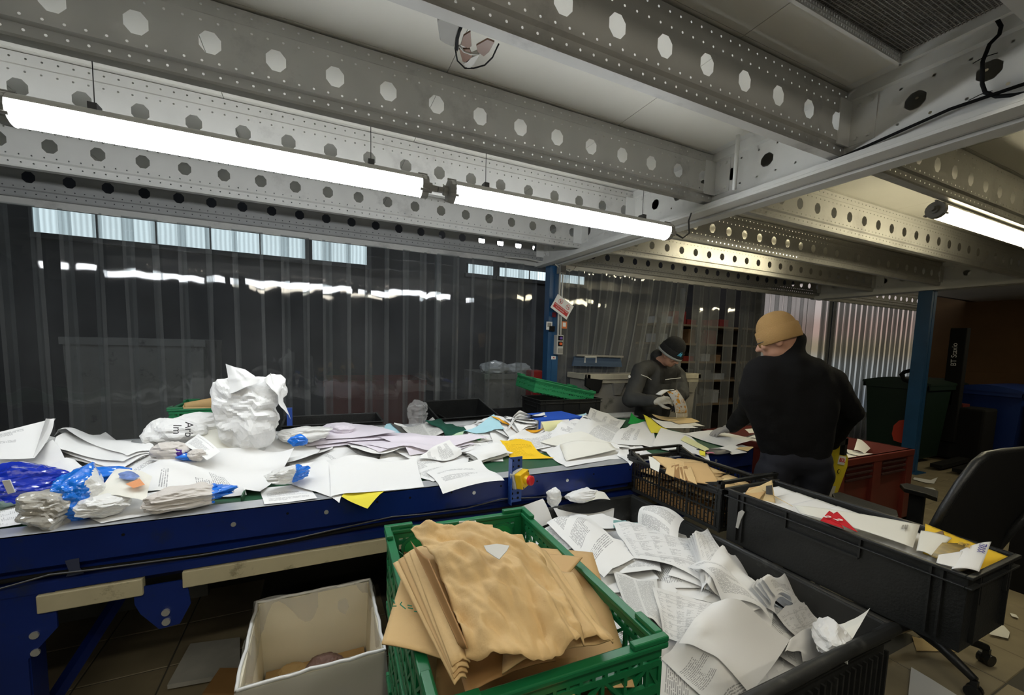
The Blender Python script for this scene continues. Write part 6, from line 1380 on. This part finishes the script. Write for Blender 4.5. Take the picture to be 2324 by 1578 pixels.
# small litter on the belt near the worker
B_([(1550, 985), (1625, 978), (1718, 998), (1660, 1018)], 'blank', 'large soft white sheet under the gloved hand', (0, 0, .0, 0), .010, name='blank_sheet')
B_([(1628, 1018), (1660, 1010), (1695, 1030), (1660, 1034)], 'blank', 'small white slip near the belt end below the gloved hand', name='blank_slip')
B_([(1670, 1020), (1690, 1015), (1710, 1019), (1695, 1028)], 'tan', 'tan slip beside the small white one near the belt end', name='tan_slip')
B_([(1580, 1020), (1625, 1020), (1660, 1032), (1600, 1034)], mat('dark_card', (.03, .03, .04), .4), 'dark folder by the metal edge near the belt end', name='dark_folder', cat='folder')
B_([(1600, 1028), (1618, 1030), (1622, 1037), (1606, 1037)], mat('pink_card', (.6, .2, .3), .6), 'small pink card at the metal edge', name='pink_card', cat='card')
B_([(1586, 1026), (1600, 1030), (1600, 1040), (1588, 1036)], 'yellow', 'small yellow slip left of the pink card', name='yellow_slip')
B_([(1555, 990), (1610, 1022), (1600, 1026), (1545, 1000)], 'pale', 'narrow pale yellow strip under the large blank sheet', name='yellow_strip')
B_([(1690, 975), (1728, 972), (1730, 984), (1700, 984)], 'cream', 'small cream sheet on the belt just left of the worker', name='cream_sheet')
for k, q in enumerate(([(1473, 948), (1560, 955), (1600, 968), (1520, 966)], [(1480, 952), (1540, 958), (1585, 972), (1510, 972)], [(1478, 946), (1570, 950), (1588, 958), (1540, 964)])):
    B_(q, ['cream', 'blank', 'tan'][k], ['lower cream', 'white', 'upper tan'][k]+' newspaper fold on the belt under the magazine of the bending worker', name='newspaper_fold')
# ------------------------------------------------------------------ paper in the bin
def bin_base(X, Y):
    z = .585+G(X, Y, 1.0, 1.35, .35, .45, .055)+G(X, Y, 1.25, .85, .35, .3, .03)
    return z
hbin = HM(.60, 1.62, .56, 1.84, bin_base)
mound(hbin, bin_base, .665, 1.57, .63, 1.77, .56, 'packed_paper', 'packed paper filling the lower part of the black pallet box', PM['blank'])
cnt = 0
while cnt < 95:
    x, y = RP.uniform(.76, 1.48), RP.uniform(.74, 1.66); q = a4(x, y, RP.uniform(0, PI))
    if min(p[0] for p in q) < .66 or max(p[0] for p in q) > 1.575 or min(p[1] for p in q) < .63 or max(p[1] for p in q) > 1.77: continue
    v_, f_, u_ = hbin.drape(q, [max(0, RP.gauss(-.012, .02)) for _ in range(4)], RP.choice((0, 0, .008, -.008)), seed=cnt, nu=9, nv=12)
    sheet_obj('loose_sheet', v_, f_, u_, PM[RP.choice(['table', 'letter', 'table', 'blank', 'dense', 'faint', 'letter'])], 'printed sheet lying loose in the large black pallet box', 'paper', 'loose sheets in the pallet box'); cnt += 1
K_ = lambda *a, **k: dp(hbin, *a, **k)
K_([(1040, 1180), (1078, 1132), (1120, 1190), (1060, 1210)], 'faint', 'white printed corner rising behind the green crate', (0, .0, 0, 0))
K_([(1392, 1182), (1455, 1186), (1458, 1205), (1392, 1200)], 'teal', 'teal sheet standing at the back of the pallet box', (0, .03, 0, 0), name='teal_sheet')
K_([(1390, 1300), (1490, 1325), (1510, 1440), (1430, 1400)], 'dense', 'densely printed two column page beside the green crate')
K_([(1480, 1340), (1615, 1375), (1580, 1480), (1505, 1450)], 'table', 'sheet with grey table bars in the middle of the pallet box')
K_([(1500, 1500), (1545, 1470), (1720, 1600), (1640, 1640)], 'faint', 'blank form lying along the near corner of the green crate')
K_([(1390, 1190), (1555, 1205), (1600, 1330), (1440, 1270)], 'table', 'large white form with a yellow mark at the back of the pallet box', (0, .0, .0, 0), .01)
K_([(1590, 1215), (1664, 1245), (1668, 1300), (1610, 1300)], 'faint', 'cream sheet with a bar code pattern near the long crate', (0, .03, 0, 0))
for k in range(5):
    K_([(1555+k*5, 1232-k*4), (1590+k*4, 1208-k*3), (1640+k*3, 1290), (1590+k*3, 1335-k*2)], 'table', ['first', 'second', 'third', 'fourth', 'front'][k]+' form of the fanned stack near the mesh crate', (.01, .012, 0, 0), name='form_sheet')
K_([(1590, 1330), (1680, 1265), (1760, 1400), (1700, 1400)], 'blank', 'blank sheet curving down from the long crate side', (0, .03, 0, 0), .01, name='blank_sheet')
K_([(1560, 1290), (1650, 1300), (1750, 1415), (1640, 1380)], 'letter', 'pointed printed sheet across the middle of the pallet box', (0, 0, .0, 0), .008)
for k in range(4):
    K_([(1705+k*8, 1345-k*5), (1760+k*8, 1318-k*3), (1800+k*5, 1375), (1740+k*5, 1410)], 'faint', ['rear', 'second', 'third', 'front'][k]+' letter of the fan by the wall of the pallet box', (.01, .02, 0, 0), name='letter_sheet')
K_([(1790, 1362), (1852, 1336), (1918, 1398), (1850, 1425)], 'blank', 'blank sheet leaning on the wall below the long crate', (0, .03, .02, 0), name='blank_sheet')
K_([(1760, 1430), (1830, 1385), (1900, 1430), (1850, 1480)], 'table', 'form with printed columns in the near right part of the box', (0, .0, .0, 0))
K_([(1780, 1490), (1880, 1420), (1900, 1475), (1820, 1520)], 'blank', 'white sheet by the near rim of the pallet box', (0, .02, 0, 0), .01, name='blank_sheet')
K_([(1240, 1205), (1275, 1158), (1440, 1272), (1370, 1325)], 'letter', 'large printed letter lying over the back edge of the green crate', (.03, .03, 0, .02), stiff=30)
K_([(1540, 1470), (1615, 1374), (1792, 1458), (1700, 1590)], 'blank', 'biggest blank sheet in the near part of the pallet box', (0, 0, .0, .0), .0, name='blank_sheet', stiff=30)
for cs, m_, lb, bl in (([(1135, 1168), (1205, 1205), (1255, 1185), (1232, 1132)], 'blank', 'white sheet standing up against the back rim, left of the large letter', (0, 0, .01)),
        ([(1285, 1210), (1388, 1222), (1394, 1154), (1256, 1154)], 'blank', 'grey shaded sheet standing behind the large letter', (0, .02, 0))):
    q = [Py(x, y, 1.70 if y > 1180 else 1.77) for x, y in cs]; v_, f_, u_ = patch(*q, bulge=bl); sheet_obj('standing_sheet', v_, f_, u_, PM[m_], lb, 'paper')
v_, f_, u_ = patch(Pz(1450, 1210, .70), Pz(1545, 1300, .66), Px(1553, 1180, 1.5), Px(1470, 1152, 1.42), bulge=(-.0, .0, .03), bv=(-.03, .0, .05)); sheet_obj('arched_sheet', v_, f_, u_, PM['letter'], 'tall arched printed sheet under the mesh crate', 'paper')
crumpled('crumpled_paper', Pz(1258, 1128, .80), (.035, .035, .055), WP, 'small pointed crumpled white paper on the back rim of the pallet box', seed=71, sub=4, crease=.16)
crumpled('crumpled_paper', Pz(1325, 1125, .775), (.11, .05, .035), WP, 'crumpled white paper lying on the back rim left of the mesh crate', seed=73, sub=4, crease=.14)
v_, f_, u_ = patch(Pz(1330, 1140, .76), Pz(1385, 1135, .76), Pz(1372, 1118, .79), Pz(1318, 1118, .79), bulge=(0, 0, .01)); sheet_obj('wrapper', v_, f_, u_, PM['cream'], 'flat cream envelope with a dark stamp behind the back rim of the box', 'envelope')
crumpled('crumpled_paper', Pz(1890, 1452, .70), (.075, .05, .05), WP, 'crumpled white sheet on the near right rim of the pallet box', seed=75, sub=4, crease=.16, rot=.5)
v_, f_, u_ = patch(Pz(1875, 1480, .70), Pz(1925, 1468, .70), Px(1975, 1380, 1.52), Px(1905, 1418, 1.45), bulge=(0, 0, -.01), cr=.008, seed=9); sheet_obj('twisted_sheet', v_, f_, u_, PM['cream'], 'twisted grey white sheet pointing up at the right end of the pallet box', 'paper')
# ------------------------------------------------------------------ brown paper in the green crate
def kp(cs, m, label, name='brown_envelope', cat='envelope', **k):
    vs, fs, uvs = patch(*[Pz(*c_) for c_ in cs], **{'nu': 16, 'nv': 18, **k}); return sheet_obj(name, vs, fs, uvs, M[m] if isinstance(m, str) else m, label, cat, thick=.0025)
kp([(1010, 1590, .93), (1440, 1560, .93), (1345, 1255, 1.0), (1090, 1240, .97)], 'kraft2', 'large flat brown card board at the right side of the green crate', name='brown_card', cat='cardboard', bulge=(0, 0, .004))
kp([(985, 1640, .95), (1300, 1640, .95), (1310, 1490, .955), (992, 1490, .95)], 'kraft2', 'brown card lying low at the near end of the green crate', name='brown_card', cat='cardboard')
kp([(1150, 1300, 1.01), (1252, 1348, 1.01), (1322, 1266, 1.018), (1205, 1257, 1.018)], 'kraft2', 'pointed stiff brown envelope corner right of the crumpled bag', bulge=(0, 0, .002))
gwenv = kp([(866, 1462, 1.01), (1050, 1515, 1.0), (1030, 1330, 1.02), (915, 1300, 1.02)], 'kraft', 'smooth brown envelope with green handwriting over the left rim', bulge=(0, 0, .006), cr=.001, seed=2)
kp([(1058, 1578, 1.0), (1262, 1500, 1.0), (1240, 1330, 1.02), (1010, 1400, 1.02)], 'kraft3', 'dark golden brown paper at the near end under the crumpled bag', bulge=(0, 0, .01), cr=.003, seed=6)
kp([(1140, 1522, 1.025), (1392, 1458, 1.03), (1300, 1300, 1.035), (1150, 1320, 1.035)], 'kraft', 'torn brown bag with a ragged lower edge under the crumpled one', bulge=(0, 0, .008), cr=.0035, seed=15, ncr=14, vor=2.0)
for k in range(4):
    kp([(1040-k*2-8, 1556-k*14, 1.03+.006*k), (1064+k*3-6, 1540-k*12, 1.03+.006*k), (962+k*6, 1268-k*8, 1.05+.007*k), (892+k*12, 1280-k*9, 1.05+.007*k)], ['kraft', 'kraft2', 'kraft', 'kraft'][k], ['lowest', 'second', 'third', 'uppermost'][k]+' long brown envelope of the bundle along the left of the crate', bulge=(0, 0, .008), cr=.0015, seed=k+30)
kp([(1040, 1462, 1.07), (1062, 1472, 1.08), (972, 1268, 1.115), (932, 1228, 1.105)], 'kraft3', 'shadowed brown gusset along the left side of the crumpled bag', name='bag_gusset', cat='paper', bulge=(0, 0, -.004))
vs, fs, uvs = patch(Pz(1060, 1470, 1.075), Pz(1330, 1440, 1.07), Pz(1185, 1222, 1.09), Pz(932, 1200, 1.12), nu=84, nv=84, dome=.05, edge=(.0, -.035, -.004), bv=(.012, 0, 0), cr=.0045, seed=77, ncr=30, vor=8.0)
rr_ = random.Random(2)
bagp = sheet_obj('crumpled_bag', vs, fs, uvs, M['kraft'], 'large crumpled brown paper bag on top of the front green crate', 'bag', smooth=True, thick=.002)
kp([(1322, 1452, 1.05), (1392, 1458, 1.045), (1240, 1250, 1.07), (1175, 1232, 1.08)], 'kraft', 'folded right side of the crumpled brown bag', name='folded_bag', cat='bag', bulge=(0, 0, .006), cr=.004, seed=12, vor=2.0)
lp = [Pz(x, y, 1.165) for x, y in ((1098, 1240), (1128, 1236), (1156, 1240), (1150, 1252), (1133, 1271), (1118, 1262), (1104, 1252))]
lb = MB().prism(lp, (0, 0, .0012)).build('address_label', PM['grey'], bagp)
gm_ = mat('green_marker', (.01, .22, .12), .6)
def stroke(pts, lab):
    return MB().tube([Pz(x, y, 1.027) for x, y in pts], .0012, 5)
mb = MB()
for pts in (([(912, 1367), (908, 1372), (920, 1382)]), ([(926, 1380), (937, 1382)]), ([(925, 1374), (935, 1376)]), ([(940, 1388), (952, 1390)]), ([(893, 1362), (896, 1370)]), ([(891, 1376), (900, 1376)])): mb.tube([Pz(x, y, 1.032) for x, y in pts], .0011, 5)
mb.build('green_writing', gm_, gwenv)
kp([(1050, 1200, 1.0), (1120, 1206, 1.0), (1118, 1192, 1.0), (1052, 1190, 1.0)], 'kraft2', 'brown envelope edge at the back wall of the green crate')
kp([(1040, 1190, .99), (1082, 1192, .99), (1080, 1182, 1.0), (1042, 1184, 1.0)], PM['cream'], 'cream envelope edge at the back wall of the green crate')
solid_fill = MB().box(.22, .57, .64, 1.2, .80, .93); tag(solid_fill.build('packed_envelopes', M['kraft3']), 'brown envelopes packed in the lower part of the front green crate', 'envelopes', kind='stuff')
# green crate behind the ball
g_ = lambda x, y, Y=3.3: Py(x, y, Y)
for cs, lb, kk in (([(405, 940), (420, 915), (480, 925), (480, 945)], 'pale brown envelope in the green crate behind the paper ball', 'kraft'), ([(420, 930), (418, 915), (482, 903), (484, 925)], 'brown envelope leaning in the green crate behind the paper ball', 'kraft2')):
    v_, f_, u_ = patch(*[g_(*c_) for c_ in cs], bulge=(0, -.01, 0)); sheet_obj('brown_envelope', v_, f_, u_, M[kk], lb, 'envelope', thick=.004)
# ------------------------------------------------------------------ mesh crate contents
TN = M['kraft']
tag(MB().box(1.64, 1.98, 1.26, 1.82, .745, .80).build('packed_envelopes', M['kraft3']), 'brown envelopes packed at the bottom of the mesh crate', 'envelopes', kind='stuff')
RK = random.Random(8)
for k in range(34):
    x, y = RK.uniform(1.70, 1.92), RK.uniform(1.36, 1.72); z = .80+k*.0034
    q = a4(x, y, RK.uniform(-.35, .35)+(PI/2 if k % 3 == 0 else 0), .15, .22); q = [(min(max(p[0], 1.645), 1.975), min(max(p[1], 1.26), 1.82)) for p in q]; tlt = RK.uniform(-.012, .012)
    vs, fs, uvs = patch(*[(p[0], p[1], z+tlt*((i % 2)*2-1)) for i, p in enumerate(q)], nu=6, nv=6, bulge=(0, 0, RK.uniform(0, .006)))
    sheet_obj('brown_envelope', vs, fs, uvs, M[RK.choice(['kraft', 'kraft2', 'kraft', 'kraft3'])], '%s torn brown envelope from the bottom of the stack inside the mesh crate' % ORD[k], 'envelope', 'envelopes inside the mesh crate', thick=.0015)
kp([(1520, 1070, .93), (1600, 1100, .925), (1575, 1055, .95), (1480, 1036, .95)], 'kraft', 'wide brown envelope on top of the mesh crate, towards the belt', bulge=(0, 0, .01), cr=.001)
kp([(1560, 1095, .93), (1640, 1105, .935), (1605, 1053, .955), (1550, 1050, .955)], 'kraft2', 'smooth brown envelope on the right half of the mesh crate', bulge=(0, 0, .004))
for k in range(5):
    kp([(1510+k*13, 1075+k*4, .94+.002*k), (1530+k*13, 1084+k*4, .945), (1532+k*9, 1052+k*2, .965), (1515+k*9, 1056+k*2, .96)], 'kraft3' if k % 2 else 'kraft', ['first', 'second', 'third', 'fourth', 'fifth'][k]+' torn open envelope end in the mesh crate, counted from the left', name='torn_envelope')
v_, f_, u_ = patch(Pz(1476, 1062, .93), Pz(1495, 1072, .93), Pz(1500, 1042, .945), Pz(1472, 1036, .945)); sheet_obj('white_slip', v_, f_, u_, PM['cream'], 'cream slip at the left end of the mesh crate', 'paper')
kp([(1630, 1098, .95), (1668, 1100, .95), (1660, 1088, .965), (1645, 1086, .965)], PM['tan'], 'pale tan envelope corner between the two black crates')
# ------------------------------------------------------------------ long black crate contents
tag(MB().box(1.63, 1.91, .47, 1.18, .735, .90).build('packed_letters', PM['cream']), 'letters packed in the lower part of the long black crate', 'letters', kind='stuff')
def lp_(cs, m, label, name='letter', cat='envelope', thick=.002, group=None, world=False, parent=None, **k):
    vs, fs, uvs = patch(*[Vector(c_) if world else Pz(*c_) for c_ in cs], **k); o = sheet_obj(name, vs, fs, uvs, m, None if parent else label, cat, group, thick=thick)
    if parent: o.parent = parent
    return o
tcard = lp_([(1715, 1138, .93), (1760, 1142, .935), (1752, 1090, 1.0), (1693, 1118, .95)], PM['tan'], 'tan card with a dark picture standing at the far end of the long crate', name='picture_card', cat='card', bulge=(0, 0, -.0))
lp_([(1730, 1112, .968), (1738, 1112, .97), (1762, 1130, .955), (1800, 1150, .94)], PM['tan'], 'thin curled yellowish strip along the tan card in the long crate', name='curled_strip', cat='paper')
kp([(1690, 1122, .945), (1722, 1135, .94), (1755, 1098, .985), (1700, 1108, .96)], 'kraft2', 'orange brown card half behind the tan picture card', name='brown_card', cat='card')
pc = [Pz(1738, 1122, .966), Pz(1754, 1124, .966), Pz(1752, 1102, .993), Pz(1738, 1104, .99)]; MB().prism([p+Vector((-.002, -.002, .001)) for p in pc], (.001, .001, .001)).build('dark_picture', M['dark'], tcard)
for k in range(8):
    lp_([(1.64, .50+.08*k, .925+.001*k), (1.90, .48+.08*k, .925+.001*k), (1.90, .60+.08*k, .93+.001*k), (1.64, .60+.08*k, .93+.001*k)], PM['blank'], '%s white letter packed flat in the long black crate, counted from its near end' % ORD[k], group='letters packed in the long crate', world=True)
lenv = lp_([(1815, 1165, .955), (2072, 1243, .958), (2088, 1192, .975), (1802, 1147, .965)], PM['cream'], 'long white envelope lying across the long black crate', name='long_white_envelope', bulge=(0, 0, .006))
rc = []
for k, cs in enumerate(([(1862, 1182), (1915, 1200), (1890, 1165), (1882, 1160)], [(1884, 1180), (1946, 1208), (1900, 1162), (1885, 1170)])):
    rc.append(lp_([(x, y, .972+.002*k) for x, y in cs], PM['red'], ['red card with a white digit, left one in the long crate', 'red card with a white digit, right one in the long crate'][k], name='red_card', cat='card'))
for (x, y) in ((1877, 1173), (1903, 1180)):
    e_ = Pz(x, y, .980); o = text('2', .034, SIGNW, None, mat4=frame(e_, Pz(x+10, y+5, .980)-e_, (0, 0, 1)), name='white_digit', bold=.0012, parent=rc[0 if x < 1890 else 1])
for k in range(3):
    lp_([(2046+k*5, 1200, .977), (2049+k*5, 1201, .977), (2052+k*5, 1192, .978), (2049+k*5, 1191, .978)], M['grey'], 'printed address line on the long white envelope, '+['first', 'second', 'third'][k], name='address_line', cat='print', thick=.0003, parent=lenv)
ymag = lp_([(2095, 1255, .935), (2235, 1300, .935), (2295, 1268, .945), (2100, 1190, .955)], PM['orange'] if False else paper_mat('magazine_yellow', (.85, .55, .04)), 'yellow magazine at the near end of the long crate', name='yellow_magazine', cat='magazine', thick=.004)
lp_([(2100, 1215, .962), (2105, 1240, .958), (2150, 1235, .958), (2140, 1205, .965)], mat('brown_print', (.28, .17, .08), .4, var=.6, vscale=30), 'brown picture panel on the yellow magazine', name='picture_print', cat='print', thick=.001, parent=ymag)
lp_([(2080, 1250, .955), (2115, 1262, .955), (2160, 1222, .968), (2090, 1205, .968)], PM['cream'], 'white folded letter beside the long white envelope', name='folded_letter', bulge=(0, 0, .004))
lp_([(2110, 1262, .955), (2170, 1285, .955), (2200, 1235, .965), (2125, 1232, .965)], mat('dark_yellow_print', (.3, .2, .04), .4, var=.7, vscale=25), 'dark and yellow printed page at the near end of the long crate', name='printed_page', cat='paper')
blf = lp_([(2160, 1292, .955), (2222, 1298, .96), (2250, 1230, .98), (2180, 1250, .965)], PM['blank'], 'white leaflet with blue lettering curling up at the near end', name='blue_lettered_leaflet', bulge=(0, 0, .006), cat='leaflet')
lp_([(2125, 1278, .955), (2175, 1290, .958), (2185, 1252, .968), (2130, 1260, .962)], PM['blank'], 'white leaflet beside the blue lettered one', name='white_leaflet', cat='leaflet')
e_ = Pz(2228, 1244, .982); o = text('TRAXX', .022, mat('blue_ink', (.05, .05, .3), .5), None, mat4=frame(e_, Pz(2224, 1256, .978)-e_, (0, 0, 1)), name='blue_lettering', parent=blf)
e_ = Pz(2188, 1236, .978); o = text('VOTRE\nMAIL', .015, paper_mat('ochre_ink', (.6, .4, .1)), None, mat4=frame(e_, Pz(2184, 1246, .978)-e_, (0, 0, 1)), name='ochre_lettering', parent=ymag)
# ------------------------------------------------------------------ red pallet box contents and the white sack in the shelf
hr = HM(RX0-.1, RX1+.1, RY0-.1, RY1+.1, lambda X, Y: .64+0*X+G(X, Y, RX0+.3, RY0+.4, .5, .5, .09))
mound(hr, lambda X, Y: .64+0*X+G(X, Y, RX0+.3, RY0+.4, .5, .5, .09), RX0+.05, RX1-.05, RY0+.05, RY1-.05, .62, 'packed_paper', 'white paper filling the red pallet box', PM['blank'])
for k in range(22):
    x, y = RK.uniform(RX0+.22, RX1-.3), RK.uniform(RY0+.22, RY1-.25); v_, f_, u_ = hr.drape(a4(x, y, RK.uniform(0, 3)), [max(0, RK.gauss(0, .02)) for _ in range(4)], 0, seed=k, nu=7, nv=8)
    sheet_obj('loose_sheet', v_, f_, u_, PM[RK.choice(['blank', 'letter', 'cream'])], 'white sheet lying loose in the red pallet box', 'paper', 'loose sheets in the red pallet box')
v_, f_, u_ = patch(Py(1938, 1022, 1.95), Py(1962, 1030, 1.9), Py(1980, 1014, 2.05), Py(1946, 996, 2.1), bulge=(0, 0, .01)); sheet_obj('white_card', v_, f_, u_, PM['blank'], 'white folded card sticking up in the red pallet box', 'card')
crumpled('white_sack', Vector((5.28, 5.05, 1.07)), (.20, .12, .21), mat('printed_sack', (.42, .45, .5), .5, 0, var=.7, vscale=14), 'white printed sack on the rack seen through the gap in the curtain', 'sack', seed=81, crease=.08, sub=4)
crumpled('green_sack', Px(2340, 1120, 4.3)+Vector((0, -.05, 0)), (.12, .12, .16), mat('lime_green', (.10, .32, .04), .5, 0, var=.5, vscale=20), 'bright green printed sack at the right edge behind the chair', 'sack', seed=83, sub=4)
gp = Px(2345, 1165, 4.3); tag(MB().box(gp[0]-.1, gp[0]+.15, gp[1]-.25, gp[1]+.06, 0, gp[2]).build('dark_box', M['black']), 'low dark box under the bright green sack at the right edge', 'box')
rb_ = Py(1215, 850, 4.3); tag(MB().box(rb_[0]-.08, rb_[0]+.08, 4.25, 4.4, 0, rb_[2]+.05).build('red_bundle', mat('dim_red', (.4, .02, .02), .5), bev=.02), 'small red object glimpsed behind the curtain at the foot of the post', 'bundle')
# hall clutter behind the strips
for (x, y, wx, wy, h, m_, lab) in ((-2.5, 6.2, 1.2, 1.0, 1.5, 'grey', 'large pale container dimly seen behind the left of the curtain'), (0.1, 6.6, 1.4, 1.0, .95, 'red', 'reddish container dimly seen behind the middle of the curtain'), (2.2, 5.6, .9, .9, 1.12, 'grey', 'grey container with white sacks behind the curtain')):
    g = Grp('hall_container', (x, y, 0), lab, 'bin'); mb = MB(); hollow(mb, rect(x, x+wx, y, y+wy, .0), rect(x-.03, x+wx+.03, y-.03, y+wy+.03, h), .03); g.add(mb, 'body', M[m_]); g.add(MB().box(x-.05, x+wx+.05, y-.05, y, h-.08, h), 'rim', M[m_])
for i, (x, y, z) in enumerate(((2.45, 5.9, 1.18), (2.85, 5.9, 1.16), (1.7, 5.5, .09))): crumpled('white_sack', Vector((x, y, z)), (.25, .2, .12), bagw, ['left', 'right', 'lower'][i]+' of the white sacks dimly seen behind the curtain', 'sack', seed=90+i, sub=3)
tag(MB().tube([(1.7, 6.5, 0), (1.7, 6.5, 3.2)], .05, 8).build('hall_pole', M['grey']), 'grey pole behind the curtain in the dark hall', 'pole')
tag(MB().tube([(4.62, 4.35, 0), (4.62, 4.35, 2.4)], .035, 12).build('curtain_pole', M['grey'], smooth=True), 'grey upright pole in the gap of the strip curtain', 'pole')

# ------------------------------------------------------------------ loose sheets: leave out those nobody could see, then say which is which
bpy.context.view_layer.update(); dg = bpy.context.evaluated_depsgraph_get()
EYES = [Vector((0, 0, H)), Vector((-.6, .3, H)), Vector((.55, -.25, H)), Vector((0, 0, H+.35))]
def seen(o):
    vs = o.data.vertices; n = len(vs); k0 = 0
    for k in range(0, n, 5):
        p = vs[k].co
        for e in EYES:
            d = p-e; L_ = d.length; d.normalize(); hit, loc, nr, fi, ob, mt = SC.ray_cast(dg, e, d, distance=L_+.02)
            if hit and ob.name == o.name: 
                k0 += 1
                break
        if k0 >= 2: return True
    return False
LOOSE = [o for o in SC.objects if o.get('group') in ('loose sheets heaped on the belt', 'loose sheets in the pallet box', 'loose sheets in the red pallet box')]
keep = [o for o in LOOSE if seen(o)]
for o in LOOSE:
    if o not in keep: bpy.data.objects.remove(o)
LOOK = {'paper_blank': 'blank white', 'paper_letter': 'letter printed white', 'paper_faint': 'faintly printed', 'paper_columns': 'densely printed', 'paper_table': 'table printed', 'paper_lilac': 'lilac tinted', 'paper_cream': 'cream'}
ZB_ = [(-9, -1.25, 'at the left frame edge'), (-1.25, -.85, 'behind the deep blue bag'), (-.85, -.45, 'behind the bright blue bag'), (-.45, -.05, 'around the paper ball'), (-.05, .4, 'right of the paper ball'),
       (.4, .85, 'among the lilac sheets'), (.85, 1.3, 'near the amber page'), (1.3, 1.75, 'near the blue binder'), (1.75, 9, 'near the belt end')]
def area(o):
    c_ = sum((v.co for v in o.data.vertices), Vector())/len(o.data.vertices); x, y = c_.x, c_.y
    if o['group'] == 'loose sheets heaped on the belt':
        return ('by the near edge' if y < 2.3 else 'by the far rail' if y > 2.65 else 'mid belt', next(t for a, b_, t in ZB_ if a <= x < b_), x)
    if o['group'] == 'loose sheets in the pallet box':
        return ('of the pallet box', ('near' if y < 1.0 else 'middle' if y < 1.35 else 'far')+(' left' if x < 1.12 else ' right')+' part', x)
    return ('in the red pallet box', 'behind the tan hat', x)
bk_ = {}
for o in keep:
    a, b_, x = area(o); bk_.setdefault((LOOK[o.data.materials[0].name], a, b_), []).append((x, o))
for (lk_, a, b_), lst in bk_.items():
    lst.sort(key=lambda t: t[0])
    for i, (x, o) in enumerate(lst):
        pos = (ORD[i]+' from left, ') if len(lst) > 1 else ''
        o['label'] = (lk_+' sheet, '+pos+((b_+' '+a) if 'box' in a else a+' '+b_))
print('loose sheets kept', len(keep), 'of', len(LOOSE))
